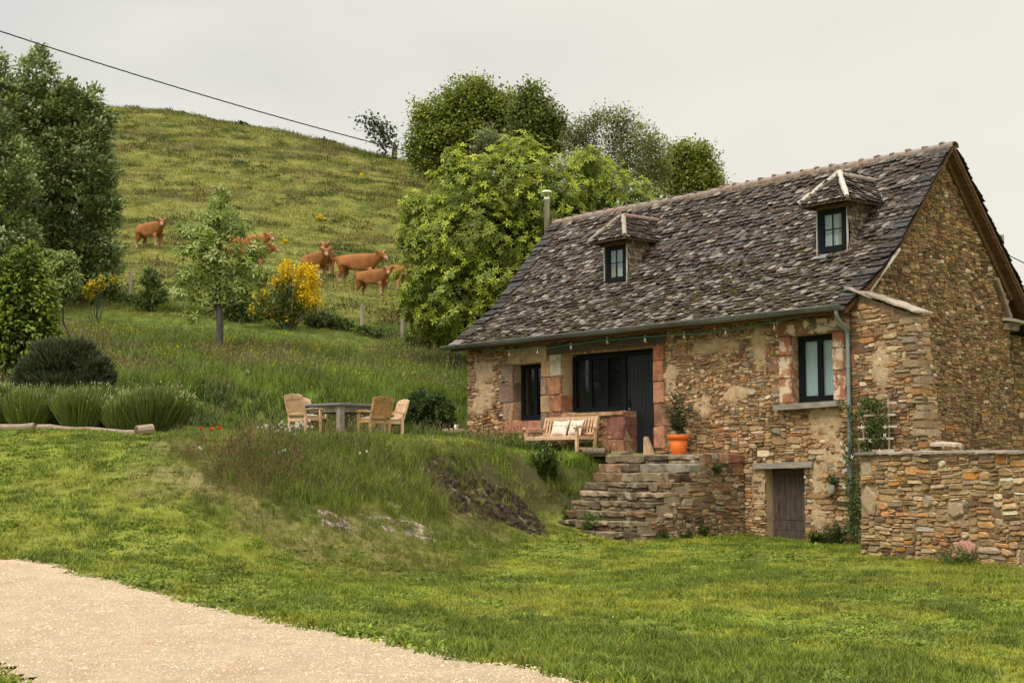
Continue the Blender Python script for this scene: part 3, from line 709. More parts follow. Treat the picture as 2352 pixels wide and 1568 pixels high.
q.add([(-9.4, 0, 4.55 + e), (-5.95, 0, 4.55 + e), (-5.95, .6, 4.55 + e), (-9.4, .6, 4.55 + e)], [(0, 1, 2, 3)]); q.add([(-9.4, 0, 3.0 - e), (-7.0, 0, 3.0 - e), (-7.0, .6, 3.0 - e), (-9.4, .6, 3.0 - e)], [(3, 2, 1, 0)]); q.build('reveal', M_mortar, house)
w = window(-11.40, -10.20, 2.86, 4.37, .24, 2); cloth(-11.05, -10.88, 2.95, 4.3, .42, m_plain('grey_curtain', (.24, .26, .24), .95, .1, bmp=0), w, folds=3)
w = window(-9.38, -7.40, 3.0, 4.5, .34, 3); cloth(-9.25, -9.0, 3.1, 4.4, .52, bpy.data.materials['grey_curtain'], w, folds=4)
w = window(-1.57, -.40, 3.0, 4.5, .17, 2, fw=.07); cloth(-1.5, -.45, 3.05, 4.45, .29, M_cloth, w, amp=.006, folds=13)
# ---- front door: boards, frame, handle
fd = MB(); fd.box((-7.40, .34, 1.8), (-7.33, .43, 4.5)); fd.box((-6.0, .34, 1.8), (-5.93, .43, 4.5)); fd.box((-7.33, .34, 4.42), (-6.0, .43, 4.5)); fdo = fd.build('front_door', M_black, house)
for i in range(10):
    x = -7.325 + i * .1325; q = MB(); q.box((x, .375 + hr.uniform(0, .004), 1.84), (x + .127, .41, 4.415), bev=.004); q.build('board', M_door, fdo)
q = MB(); q.box((-7.25, .356, 3.02), (-7.21, .376, 3.32)); q.tube([(-7.23, .37, 3.20), (-7.23, .325, 3.20), (-7.11, .322, 3.195)], .011, 8); q.build('handle', m_plain('dark_iron', (.02, .02, .02), .35, .2, metal=.8, bmp=0), fdo)
q = MB(); q.box((-7.245, .354, 3.03), (-7.215, .374, 3.09)); q.build('keyhole_plate', m_plain('bright_steel', (.6, .6, .58), .3, .1, metal=.9, bmp=0), fdo)
# ---- cellar door
q = MB(); q.box((-2.40, .20, 1.42), (-1.42, .28, 1.55)); cd = q.build('cellar_door', M_doorwood, house)
for i in range(6):
    x = -2.37 + i * .157; q = MB(); q.box((x, .20 + hr.uniform(0, .012), .42), (x + .150, .235, 1.415 + hr.uniform(-.01, .0)), bev=.004); q.build('plank', M_doorwood, cd)
for z0, z1 in ((.19, .41), (-.1, .185)):
    q = MB(); q.box((-2.38, .185, z0), (-1.425, .24, z1), bev=.006); q.build('plank', M_doorwood, cd)
q = MB(); q.box((-1.42, .10, -.1), (-1.30, .24, 1.55), bev=.01); q.build('door_post', m_plain('grey_door_post', (.15, .13, .115), .9, .4, 4, (6, 6, .7), .6), cd)
reveal(-2.42, -1.30, -.5, 1.56, .5)
# ---- gutter, downpipe
M_gut = m_plain('painted_zinc_gutter', (.145, .15, .145), .45, .22, 2.5, (1, 1, 1), .05, metal=.2)
q = MB(); V = []; F = []; ns = 28; na = 9; gx0, gx1 = -13.98, .22
for i in range(ns + 1):
    x = gx0 + (gx1 - gx0) * i / ns; dz = .012 * math.sin(i * .8)
    for k in range(na): a = math.pi + math.pi * k / (na - 1); V.append((x, -.53 + .098 * math.cos(a), 5.0 + dz + .098 * math.sin(a)))
    for k in range(na - 1, -1, -1): a = math.pi + math.pi * k / (na - 1); V.append((x, -.53 + .090 * math.cos(a), 5.002 + dz + .090 * math.sin(a)))
m2 = 2 * na
for i in range(ns):
    for k in range(m2): F.append((i * m2 + k, i * m2 + (k + 1) % m2, (i + 1) * m2 + (k + 1) % m2, (i + 1) * m2 + k))
for b0 in (0, ns * m2):
    for k in range(na - 1): F.append((b0 + k, b0 + k + 1, b0 + m2 - 2 - k, b0 + m2 - 1 - k))
F.append(tuple(range(na))); F.append(tuple(ns * m2 + k for k in range(na)))
q.add(V, F); q.tube([(gx0, -.63, 5.005), (gx1, -.63, 5.005)], .013, 6); gut = q.build('gutter', M_gut, house)
for i in range(16):
    x = -13.7 + i * .91; q = MB(); V = []
    for k in range(9): a = math.pi + math.pi * k / 8; V += [(x - .014, -.53 + .105 * math.cos(a), 5.0 + .105 * math.sin(a)), (x + .014, -.53 + .105 * math.cos(a), 5.0 + .105 * math.sin(a))]
    q.add(V, [(2 * k, 2 * k + 1, 2 * k + 3, 2 * k + 2) for k in range(8)]); q.build('gutter_bracket', M_gut, gut)
q = MB(); q.tube([(.06, -.53, 4.94), (.06, -.53, 4.84), (.05, -.46, 4.74), (.04, -.26, 4.58), (.03, -.15, 4.50), (.03, -.13, 4.38), (.03, -.12, 2.2), (.035, -.12, 1.2), (.04, -.13, .1)], .044, 10)
dp = q.build('downpipe', m_plain('grey_downpipe', (.215, .255, .255), .45, .2, 2, bmp=.05), house, smooth=True)
for z in (4.2, 2.35, .45):
    q = MB(); q.lathe([(.050, -.02), (.053, -.02), (.053, .02), (.050, .02)], 10, (.03, -.12, z)); q.box((.01, -.08, z - .01), (.05, .06, z + .01)); q.build('pipe_clip', M_zinc, dp)
# ---- chimney flue at the far gable
M_steel = m_plain('pale_steel_flue', (.78, .72, .64), .55, .12, 2, bmp=.02)
q = MB(); q.lathe([(.082, 6.2), (.082, 9.78), (.088, 9.78), (.088, 9.70)], 16, (-14.0, 3.4, 0)); fl = q.build('chimney_flue', M_steel, house, smooth=True)
q = MB(); q.lathe([(.16, 9.93), (.165, 9.945), (.12, 9.99), (.02, 10.01)], 16, (-14.0, 3.4, 0))
for k in range(3): a = k * 2.1; q.tube([(-14 + .075 * math.cos(a), 3.4 + .075 * math.sin(a), 9.76), (-14 + .10 * math.cos(a), 3.4 + .10 * math.sin(a), 9.95)], .007, 5)
q.build('flue_cap', M_steel, fl)
# ---- pale batten and stone shelf at the gable foot of the roof
beam_part('batten', (.31, 1.37, 6.37), (.16, .46, 5.36), .075, .05, m_plain('bleached_batten', (.50, .43, .36), .85, .15, 5), bev=0)
M_slab = m_col('pale_slate_slab', rough=.85, var=.25, s1=6, s2=50, bmp=.6, strata=(3, 1, 1), spec=.2)
def slab(name, cs, t, col, parent, mat=M_slab, r=hr, n=5):
    """an irregular flat stone with a chipped edge: outline cs (x, y, z) and thickness t"""
    P = []
    for i in range(len(cs)):
        a, b = Vector(cs[i]), Vector(cs[(i + 1) % len(cs)])
        for k in range(n): P.append(a.lerp(b, k / n) + Vector((r.uniform(-.02, .02), r.uniform(-.02, .02), r.uniform(-.006, .006))))
    c = sum(P, Vector()) / len(P); m_ = len(P)
    V = P + [p + Vector((0, 0, -t * r.uniform(.7, 1.1))) for p in P] + [c + Vector((0, 0, .01)), c - Vector((0, 0, t))]
    F = [(i, (i + 1) % m_, 2 * m_) for i in range(m_)] + [(i, m_ + i, m_ + (i + 1) % m_, (i + 1) % m_) for i in range(m_)] + [(m_ + (i + 1) % m_, m_ + i, 2 * m_ + 1) for i in range(m_)]
    return mesh(name, V, F, mat, parent, [col] * len(V))
for x0, x1, dy in ((.0, .66, -.03), (.48, 1.16, .03), (.95, 1.70, .0)):
    slab('cap_slab', [(x0, -.14 + dy, btop(x0) + .10), (x1, -.12, btop(x1) + .06), (x1 + .03, .48, btop(x1) + .06), (x0, .5, btop(x0) + .10)], .045, hr.choice([(.36, .29, .22), (.29, .235, .18), (.41, .34, .27)]), house)
slab('foot_slab', [(1.7, .02, 2.10), (2.45, .12, 2.06), (2.4, .5, 2.08), (1.75, .5, 2.14)], .07, (.55, .44, .36), house)
# corbel and timber at the far corner of the gable
block(None, (-.1, GW - .28, 4.86), (.12, GW + .28, 5.05), hr, 'corbel_stone', M_dress, house, (.16, .12, .09)); slab('corbel_slab', [(-.1, GW - .34, 5.14), (.2, GW - .3, 5.14), (.2, GW + .5, 5.10), (-.1, GW + .5, 5.10)], .07, (.40, .33, .27), house)
beam_part('strut', (.10, 5.42, 6.05), (.08, 5.98, 5.16), .10, .10, m_plain('worn_strut', (.22, .165, .12), .9, .3, 5))
# ---------------------------------------------------------------- roof
rr = random.Random(23)
RX0, RX1 = -13.80, .27
prof = PROF; segs = []
acc = [0.0]
for (a, b), (c, d) in zip(prof[:-1], prof[1:]): acc.append(acc[-1] + math.hypot(c - a, d - b))
SL = acc[-1]
def psurf(s):
    s = max(0.0, min(SL, s))
    for i in range(len(acc) - 1):
        if s <= acc[i + 1] + 1e-9:
            k = (s - acc[i]) / (acc[i + 1] - acc[i]); (a, b), (c, d) = prof[i], prof[i + 1]; l = acc[i + 1] - acc[i]
            return a + (c - a) * k, b + (d - b) * k, (c - a) / l, (d - b) / l
def xend0(y): return RX0 + .06 * math.sin(y * 2.1)
q = MB(); full = PROF + PROF_R[1:]; th_ = .10
V = []
for x in (RX0 + .05, RX1 - .02):
    V += [(x, y, z - .02) for y, z in full] + [(x, y, z - .02 - th_) for y, z in full]
n_ = len(full); F = []
for k in range(n_ - 1):
    F += [(k, k + 1, 2 * n_ + k + 1, 2 * n_ + k), (n_ + k, 3 * n_ + k, 3 * n_ + k + 1, n_ + k + 1), (k, n_ + k, n_ + k + 1, k + 1), (2 * n_ + k, 2 * n_ + k + 1, 3 * n_ + k + 1, 3 * n_ + k)]
F += [(0, 2 * n_, 3 * n_, n_), (n_ - 1, 2 * n_ - 1, 4 * n_ - 1, 3 * n_ - 1)]
q.add(V, F); roof = q.build('roof', M_brownwood, house)
M_slate = m_col('mossy_stone_slate', rough=.82, var=.42, s1=16, s2=75, bmp=.7, spec=.25, lichen=((.30, .27, .24), 11.0, .585, .70))
DORM = [(-1.57, .70), (-8.85, .70)]
SPAL_ = [(.085, .070, .066), (.105, .088, .080), (.070, .058, .056), (.125, .105, .092), (.095, .074, .062), (.10, .10, .102), (.15, .125, .105)]
SPAL = [(a * .58, b * .49, c * .40) for a, b, c in SPAL_]
def slate_geo(w, l, th, e, r, blunt=False):
    j = lambda a: r.uniform(-a, a)
    if blunt: P = [(-.5 * w, .10 * e), (-.40 * w, .0 + j(.012)), (-.13 * w, j(.012)), (.13 * w, j(.012)), (.40 * w, j(.012)), (.5 * w, .10 * e)]
    else: P = [(-.5 * w, .62 * e), (-.40 * w, .20 * e), (-.15 * w, 0), (.15 * w, 0), (.40 * w, .20 * e), (.5 * w, .62 * e)]
    P = [(a + j(.05) * w, b + j(.10) * e) for a, b in P] + [(.46 * w, l), (-.46 * w, l)]
    lift = r.uniform(.036, .085); tw = j(.012)
    V = [(a, b, .012 + lift * (1 - b / l) + tw * a / w + j(.003)) for a, b in P] + [(a * 1.0, b + .006, .012 + lift * (1 - b / l) - th + tw * a / w) for a, b in P[:6]]
    F = [tuple(range(8))] + [(i + 1, i, 8 + i, 9 + i) for i in range(5)]
    return V, F
def slate_col(hf, r):
    c = r.choice(SPAL); k = r.uniform(.52, 1.55); u = r.random()
    if u < .10 + .14 * max(0, 1 - hf * 2.2): c = (.25, .215, .18); k = r.uniform(.75, 1.25)
    elif hf < .45 and u > .80 - (.25 if hf < .2 else 0): c = (.060, .047, .021); k = r.uniform(.7, 1.15)
    elif u < .42: c = r.choice([(.11, .094, .08), (.135, .114, .096), (.092, .084, .078)]); k = r.uniform(.8, 1.25)
    return tuple(x * k for x in c)
SLATES = []
s = .02; row = 0
while s < SL - .24:
    hf = s / SL; e = .128 + .01 * math.sin(row * 1.3)
    x = RX0 + .25 + rr.uniform(0, .15)
    wav = [rr.uniform(-.02, .02) for _ in range(3)]
    while x < RX1 - .25:
        w = rr.uniform(.145, .235); xc = x + w / 2; ss = s + .022 * math.sin(x * .9 + row * .4) + rr.uniform(-.014, .014)
        y, z, ty, tz_ = psurf(ss)
        ok = not any(abs(xc - cx) < .46 and 1.38 < y < 2.62 for cx, _ in DORM) and not any(abs(xc - cx) < .52 * (3.05 - y) / .62 and 2.40 < y < 3.0 for cx, _ in DORM)
        if ok:
            V, F = slate_geo(w * 1.06, .30, .026, e * rr.uniform(.9, 1.2), rr); a = rr.uniform(-.10, .10); ca, sa = math.cos(a), math.sin(a)
            sag = .035 * math.sin(x * .55 + 1.0) * math.sin(math.pi * hf) + .012 * math.sin(x * 2.3 + row)
            P = []
            for (u, v, n) in V:
                u, v = u * ca - v * sa, u * sa + v * ca
                P.append((xc + u, y + ty * v - tz_ * (n + sag), z + tz_ * v + ty * (n + sag)))
            SLATES.append((P, F, slate_col(hf, rr), (HL(xc, y, z) - EYE).length))
        x += w * .97
    s += e; row += 1
# verge slates: longer flat stones at both ends
for xe, sg in ((RX1, -1), (RX0, 1)):
    s = -.02
    while s < SL - .36:
        e = rr.uniform(.14, .20); w = rr.uniform(.40, .62); y, z, ty, tz_ = psurf(s); V, F = slate_geo(w, .40, .035, e * .6, rr, True); xc = xe + sg * (w / 2 - .03 + rr.uniform(-.03, .03)); P = []
        for u, v, n in V: n += .028; P.append((xc + u, y + ty * v - tz_ * n, z + tz_ * v + ty * n))
        k = rr.uniform(.7, 1.15); c = rr.choice([(.055, .047, .044), (.065, .056, .051), (.08, .076, .074), (.05, .043, .04)])
        if s < .3 and sg > 0: c = (.30, .24, .21)
        SLATES.append((P, F, tuple(q * k for q in c), (HL(xc, y, z) - EYE).length - 30)); s += e
SLATES.sort(key=lambda q: q[3])
for P, F, c, _ in SLATES[:300]: mesh('slate', P, F, M_slate, roof, [c] * len(P))
q = MB()
for P, F, c, _ in SLATES[300:]: q.add(P, F, c)
# slates along the near edge of the rear slope
y0, z0 = PROF_R[0]; 
for i in range(3, 44):
    k = i * .13; y, z = 3.6 + k * .642, 9.03 - k * .766
    if y > 7.4: break
    for xx in (RX1 - .2, RX1 - .55, RX1 - .9):
        V, F = slate_geo(rr.uniform(.34, .42), .36, .04, .08, rr, True); P = []
        for u, v, n in V: n += .035; P.append((xx + u, y + .642 * (.13 - v) + .766 * n, z - .766 * (.13 - v) + .642 * n))
        k2 = rr.uniform(.6, 1.0); q.add(P, F, tuple(a * k2 for a in (.055, .048, .044)))
q.build('roof_slates', M_slate, roof, kind='stuff')
# moss cushions on the lower slope
mo = []; rs = np.random.RandomState(4)
tv, tf = [], []
for i in range(3):
    r_ = (1, .72, .0)[i]; h_ = (0, .55, .9)[i]
    if i < 2:
        for k in range(7): a = k * 6.283 / 7; tv.append((r_ * math.cos(a), r_ * math.sin(a), h_))
    else: tv.append((0, 0, h_))
for k in range(7): k2 = (k + 1) % 7; tf += [(k, k2, 7 + k2), (k, 7 + k2, 7 + k), (7 + k, 7 + k2, 14)]
pos, ax, sc, cc = [], [], [], []
for i in range(620):
    s = SL * .46 * rs.rand() ** 1.5; x = RX0 + .3 + rs.rand() * (RX1 - RX0 - .6)
    if vnoise(x * .8, s * 1.5, 5) < .42 and s > .35: continue
    y, z, ty, tz_ = psurf(s); pos.append((x, y - tz_ * .045, z + ty * .045)); ax.append((rs.uniform(-.2, .2), -tz_, ty)); sc.append(rs.uniform(.022, .062)); k = rs.uniform(.6, 1.3)
    cc.append(np.array([(.075, .058, .022), (.10, .085, .03), (.065, .045, .028)][rs.randint(3)]) * k)
V, F, C = scatter_np(np.array(tv) * np.array([1.5, 1.0, .75]), tf, np.array(pos), frames(np.array(ax, float), rs.rand(len(ax)) * 6.28), sc, np.array(cc))
mesh_np('moss', V, F, m_col('roof_moss', rough=1, var=.4, s1=30, s2=120, bmp=.8, spec=.05), roof, col=C, kind='stuff')
# ridge tiles bedded in mortar
M_terra = m_col('lichened_terracotta', rough=.85, var=.25, s1=8, s2=60, bmp=.4, spec=.2, lichen=((.30, .255, .225), 9.0, .40, .56))
def ridge_tile(a, b, r0, r1, col, parent, up=.0, mat=M_terra, spread=1.0, name='ridge_tile'):
    a, b = Vector(a), Vector(b); d = (b - a).normalized(); sx = d.cross(Vector((0, 0, 1))).normalized(); n = 8; V = []; F = []
    uz = sx.cross(d)
    for i, (p, r_) in enumerate(((a, r0), (a.lerp(b, .12), r0 * 1.05), (a.lerp(b, .16), r0), (b, r1))):
        for k in range(n): an = math.pi * (-.08 + 1.16 * k / (n - 1)); V.append(p + sx * math.cos(an) * r_ * spread + uz * (math.sin(an) * r_ * .8 + up))
        for k in range(n): an = math.pi * (-.08 + 1.16 * k / (n - 1)); V.append(p + sx * math.cos(an) * (r_ - .022) * spread + uz * (math.sin(an) * (r_ - .022) * .8 + up))
    for i in range(3):
        for k in range(n - 1):
            o_ = i * 2 * n; F.append((o_ + k, o_ + k + 1, o_ + 2 * n + k + 1, o_ + 2 * n + k)); F.append((o_ + n + k + 1, o_ + n + k, o_ + 3 * n + k, o_ + 3 * n + k + 1))
    for o_ in (0, 6 * n):
        for k in range(n - 1): F.append((o_ + k, o_ + n + k, o_ + n + k + 1, o_ + k + 1))
    return mesh(name, V, F, mat, parent, [col] * len(V))
x = RX0; i = 0
while x < RX1 + .02:
    l = .46; z = 9.03 + .02 * math.sin(x * .9) + rr.uniform(-.006, .006)
    ridge_tile((x - .03, 3.6, z - .055), (min(x + l, RX1 + .03), 3.6, z - .06 + rr.uniform(-.006, .006)), .155, .140, rr.choice([(.27, .145, .11), (.23, .15, .12), (.22, .165, .135), (.30, .165, .125)]), roof)
    block(None, (x - .07, 3.46, z + .02), (x + .06, 3.74, z + .075 + rr.uniform(-.012, .012)), rr, 'mortar_joint', M_terra, roof, (.24, .18, .145), jit=.02, bev=.03); x += l
q = MB(); q.box((RX0 + .1, 3.46, 8.90), (RX1 - .05, 3.74, 9.0)); q.build('ridge_bedding', M_mortar3, roof)
# barge boards under the near edge of the rear slope, tile battens crossing them
for i in range(11):
    k0, k1 = i * .42 + .05, i * .42 + .45; y0_, z0_ = 3.62 + k0 * .642, 9.03 - k0 * .766; y1_, z1_ = 3.62 + k1 * .642, 9.03 - k1 * .766
    if y1_ > 7.2: break
    q = MB(); q.beam((.145, y0_ - .105, z0_ - .155), (.145, y1_ - .105, z1_ - .155), .25, .03, up=(0, .766, .642)); q.build('barge_board', M_brownwood, roof)
q = MB(); q.beam((.06, 3.55, 8.72), (.06, 6.1, 5.62), .05, .12, up=(0, .766, .642)); q.build('gable_rafter', M_brownwood, roof)

# ---- dormers
M_cheek = m_col('cheek_slate', rough=.85, var=.35, s1=12, s2=70, bmp=.6, spec=.2, lichen=((.40, .35, .27), 8.0, .58, .72))
def slates_on(parent, name, O, U, Vd, N, poly, w, e, mat, cols, r, kind=None):
    """rounded slates over a triangle or quadrilateral given in (u, v)"""
    def inside(u, v):
        s_ = None
        for (a, b), (c, d) in zip(poly, poly[1:] + poly[:1]):
            k = (c - a) * (v - b) - (d - b) * (u - a)
            if s_ is None: s_ = k > 0
            elif (k > 0) != s_: return False
        return True
    v = min(p[1] for p in poly); vm = max(p[1] for p in poly); u0 = min(p[0] for p in poly); u1 = max(p[0] for p in poly); row = 0
    while v < vm:
        u = u0 - r.uniform(0, w)
        while u < u1 + w:
            ww = w * r.uniform(.8, 1.25)
            if inside(u + ww / 2, v + e * .6):
                V, F = slate_geo(ww * 1.05, e * 2.0, .02, e * 1.1, r); an = r.uniform(-.14, .14); ca, sa = math.cos(an), math.sin(an); P = []
                for a, b, n in V: a, b = a * ca - b * sa, a * sa + b * ca; P.append(O + U * (u + ww / 2 + a) + Vd * (v + b) + N * (n * .8))
                k = r.uniform(.7, 1.25); c = r.choice(cols); mesh(name, P, F, mat, parent, [tuple(q * k for q in c)] * len(P))
            u += ww
        v += e; row += 1
def dormer(cx, seed, hipcol, tilecol):
    r = random.Random(seed); yf = 1.45; ze = 7.64; zr = 8.36; hw = .70; ya = 1.72; yb = 3.04; ye = 2.44
    q = MB(); q.box((cx - .44, yf, 6.3), (cx + .42, yf + .045, ze - .02)); q.box((cx - .44, yf + .045, 6.5), (cx - .38, 2.35, ze - .03)); q.box((cx + .36, yf + .045, 6.5), (cx + .42, 2.35, ze - .03))
    # front opening: rebuild the face as four strips so that the window sits in a real hole
    q = MB(); x0, x1, z0, z1 = cx - .44, cx + .42, 6.53, 7.52
    q.box((x0, yf, 6.40), (x0 + .06, yf + .06, ze - .02)); q.box((x1 - .06, yf, 6.40), (x1, yf + .06, ze - .02)); q.box((x0 + .06, yf, 6.40), (x1 - .06, yf + .06, z0)); q.box((x0 + .06, yf, z1), (x1 - .06, yf + .06, ze - .02))
    for xa, xb in ((x0, x0 + .03), (x1 - .03, x1)):      # cheeks follow the main roof
        q.add([(xa, yf + .06, 6.35), (xb, yf + .06, 6.35), (xb, yf + .06, ze), (xa, yf + .06, ze), (xa, 2.46, ze - .05), (xb, 2.46, ze - .05), (xa, 2.46, ze), (xb, 2.46, ze)], [(0, 1, 2, 3), (0, 3, 6, 4), (1, 5, 7, 2), (3, 2, 7, 6), (0, 4, 5, 1)])
    q.box((x0 + .03, 2.0, 6.9), (x1 - .03, 2.04, ze))
    d = q.build('dormer', M_black, house)
    window(x0 + .055, x1 - .055, z0, z1, yf - .015, 1, 'window_frame', d, fw=.06, bars=True, dep=.07)
    q = MB(); q.box((x0 - .02, yf - .03, z1 + .01), (x1 + .10, yf + .10, ze - .01), bev=.012); q.build('lintel', M_brownwood, d)
    for xx in (x0 - .012, x1):
        q = MB(); q.box((xx, yf - .035, 6.46), (xx + .014, yf + .02, z1 + .005)); q.build('flashing_strip', m_plain('white_lead_edge', (.62, .61, .57), .6, .1, bmp=0), d)
    q = MB(); q.add([(x0 - .06, yf - .02, 6.50), (x1 + .04, yf - .02, 6.50), (x1 + .06, yf - .16, 6.405), (x0 - .10, yf - .16, 6.405), (x0 - .06, yf - .02, 6.47), (x1 + .04, yf - .02, 6.47), (x1 + .06, yf - .16, 6.385), (x0 - .10, yf - .16, 6.385)], [(0, 3, 2, 1), (4, 5, 6, 7), (3, 7, 6, 2), (0, 4, 7, 3), (1, 2, 6, 5)]); q.build('sill_flashing', M_zinc, d)
    # roof body
    A = Vector((cx - hw, 1.10, ze)); B = Vector((cx + hw, 1.10, ze)); Ap = Vector((cx, ya, zr)); Rb = Vector((cx, yb, zr)); Ae = Vector((cx - hw, ye, ze)); Be = Vector((cx + hw, ye, ze))
    t_ = Vector((0, 0, -.05)); V = [A, B, Ap, Rb, Ae, Be]; V += [p + t_ for p in V]
    mesh('dormer_roof', V, [(0, 1, 2), (1, 5, 3, 2), (0, 2, 3, 4), (6, 8, 7), (7, 8, 9, 11), (6, 10, 9, 8), (0, 6, 7, 1), (1, 7, 11, 5), (4, 10, 6, 0)], M_oldwood, d)
    cols = SPAL + [(.22, .19, .165)]
    n1 = (B - A).cross(Ap - A).normalized(); v1 = n1.cross(Vector((1, 0, 0))).normalized(); L1 = (Ap - (A + B) / 2).length
    if v1.z < 0: v1 = -v1
    slates_on(d, 'slate', A, Vector((1, 0, 0)), v1, n1, [(0, -.02), (2 * hw, -.02), (hw, L1)], .155, .10, M_slate, cols, r)
    for sg, P, Q in ((1, B, Be), (-1, A, Ae)):
        U = Vector((0, 1, 0)); vv = (Vector((cx, 0, zr)) - Vector((cx + sg * hw, 0, ze))).normalized(); nn = U.cross(vv) if sg < 0 else vv.cross(U)
        if nn.z < 0: nn = -nn
        LL = math.hypot(hw, zr - ze); slates_on(d, 'slate', P, U, vv, nn, [(0, -.03), (ye - 1.10, -.03), (yb - 1.10, LL), (ya - 1.10, LL)], .165, .105, M_slate, cols, r)
    # mortar over the hips, tiles on the small ridge
    for P, Q in ((A, Ap), (B, Ap)):
        b_ = MB(); pts = [P.lerp(Q, k / 9) + Vector((r.uniform(-.012, .012), r.uniform(-.012, .012), .045 + r.uniform(-.01, .014))) for k in range(10)]
        b_.tube(pts, [r.uniform(.05, .075) for _ in pts], 7, hipcol); b_.build('hip_mortar', m_col('hip_lime', rough=.95, var=.15, s1=10, s2=60, bmp=.6) if 'hip_lime' not in bpy.data.materials else bpy.data.materials['hip_lime'], d)
    for k in range(4):
        y_ = ya - .05 + k * .34; ridge_tile((cx, y_, zr - .01), (cx, y_ + .35, zr - .015), .125, .11, tilecol[k % len(tilecol)], d)
    b_ = MB(); b_.tube([(cx + hw + .03, ye + .0, ze + .04), (cx + hw * .5, (ye + yb) / 2, (ze + zr) / 2 + .05), (cx, yb, zr + .04)], .03, 5); b_.build('valley_flashing', M_zinc, d)
    # cheek slates towards the near end
    ck = [(0.0, 6.45 - 6.4), (.0, ze - 6.42), (.98, ze - 6.42)]
    slates_on(d, 'cheek_slate', Vector((x1 + .004, yf + .03, 6.4)), Vector((0, 1, 0)), Vector((0, 0, 1)), Vector((1, 0, 0)), [(0, .02), (1.0, ze - 6.42), (0, ze - 6.42)], .135, .10, M_cheek, [(.21, .16, .105), (.30, .23, .15), (.15, .125, .09), (.36, .29, .21)], r)
    return d
M_hip = m_col('hip_lime', rough=.95, var=.15, s1=10, s2=60, bmp=.6)
d1 = dormer(DORM[0][0], 5, (.60, .53, .45), [(.42, .36, .31), (.46, .38, .32), (.38, .30, .26), (.44, .37, .32)])
d2 = dormer(DORM[1][0], 6, (.36, .31, .25), [(.30, .16, .11), (.34, .15, .10), (.28, .22, .18), (.36, .14, .10)])
M_blind = m_plain('grey_blind', (.72, .72, .70), .9, .06, bmp=0)
cloth(-1.93, -1.27, 6.56, 7.48, 1.535, M_blind, d1, amp=.008, folds=5); cloth(-1.46, -1.28, 6.56, 7.48, 1.518, M_cloth2, d1, amp=.01, folds=3)
cloth(-9.21, -8.55, 6.56, 7.48, 1.535, M_blind, d2, amp=.008, folds=5); cloth(-9.15, -8.90, 6.56, 7.0, 1.518, M_cloth2, d2, amp=.008, folds=2)
# ---------------------------------------------------------------- stone steps up to the landing before the door
sr = random.Random(31)
stair = empty('stone_staircase', HL(-3.07, -1.5, 0), 0, 'nine uneven stone steps with a dry stone side wall rising to the door', 'staircase')
def SW(x, y, z): return HL(x, y, z) - stair.location
SX = -3.07; RISE = .208; TREAD = .275; N_ST = 9; Y0 = -3.72
def block_w(x0, x1, y0, y1, z0, z1, name, col, parent, r, jit=.026, mat=None, bev=.03):
    bm = bmesh.new(); bmesh.ops.create_cube(bm, size=1.0); bmesh.ops.subdivide_edges(bm, edges=[e for e in bm.edges if abs(e.verts[0].co.x - e.verts[1].co.x) > .5], cuts=max(1, int((x1 - x0) / .16)))
    for w in bm.verts:
        w.co = Vector(((x0 + x1) / 2 + w.co.x * (x1 - x0) + r.uniform(-jit, jit), (y0 + y1) / 2 + w.co.y * (y1 - y0) + r.uniform(-jit, jit) * 1.4, (z0 + z1) / 2 + w.co.z * (z1 - z0) + r.uniform(-jit, jit)))
    bmesh.ops.bevel(bm, geom=bm.edges[:], offset=bev * .6, segments=1, affect='EDGES')
    for w in bm.verts: w.co = SW(*w.co)
    q = MB(); q.bm(bm, col); return q.build(name, mat or M_step, parent)
M_step = m_col('step_stone', rough=.9, var=.34, s1=5, s2=55, bmp=.8, strata=(1, 1, 2), spec=.15, lichen=((.44, .38, .29), 3.0, .56, .70))
core = MB()
SC = [(.20, .15, .092), (.255, .19, .115), (.15, .115, .074), (.225, .175, .11), (.30, .23, .145), (.11, .083, .054), (.23, .145, .08)]
for k in range(N_ST):
    y0 = Y0 + k * TREAD; z1 = (k + 1) * RISE; left = -5.52 - .07 * k; right = SX + .02
    core.add([SW(*p) for p in ((left + .1, y0 + .06, -.3), (right - .06, y0 + .06, -.3), (right - .06, 0.1, -.3), (left + .1, .1, -.3), (left + .1, y0 + .06, z1 - .04), (right - .06, y0 + .06, z1 - .04), (right - .06, .1, z1 - .04), (left + .1, .1, z1 - .04))], [(4, 5, 6, 7), (0, 1, 5, 4), (1, 2, 6, 5), (3, 0, 4, 7)])
    x = left + sr.uniform(-.05, .05)
    while x < right - .05:
        w = sr.uniform(.25, .8) if k < 6 else sr.uniform(.5, 1.5)
        if right - (x + w) < .3: w = right - x
        c = sr.choice(SC); kk = sr.uniform(.8, 1.2)
        if k == 6 and x > -4.9: c = (.10, .062, .04)
        if k == 7 and x > -4.9: c = (.24, .21, .16)
        hh = RISE * (1.0 if k in (6, 7) else sr.choice([.9, .62, .55]))
        block_w(x, x + w - .014, y0 - sr.uniform(0, .03), y0 + TREAD + .10, z1 - hh + .012, z1 + sr.uniform(-.006, .006), 'step_stone', tuple(a * kk for a in c), stair, sr)
        if hh < RISE * .9:
            block_w(x + .02, x + w - .03, y0 + .012, y0 + .2, z1 - RISE + .004, z1 - hh - .004, 'riser_stone', tuple(a * kk * .8 for a in sr.choice(SC)), stair, sr, jit=.012)
        x += w
core.build('stair_core', M_mortar3, stair)
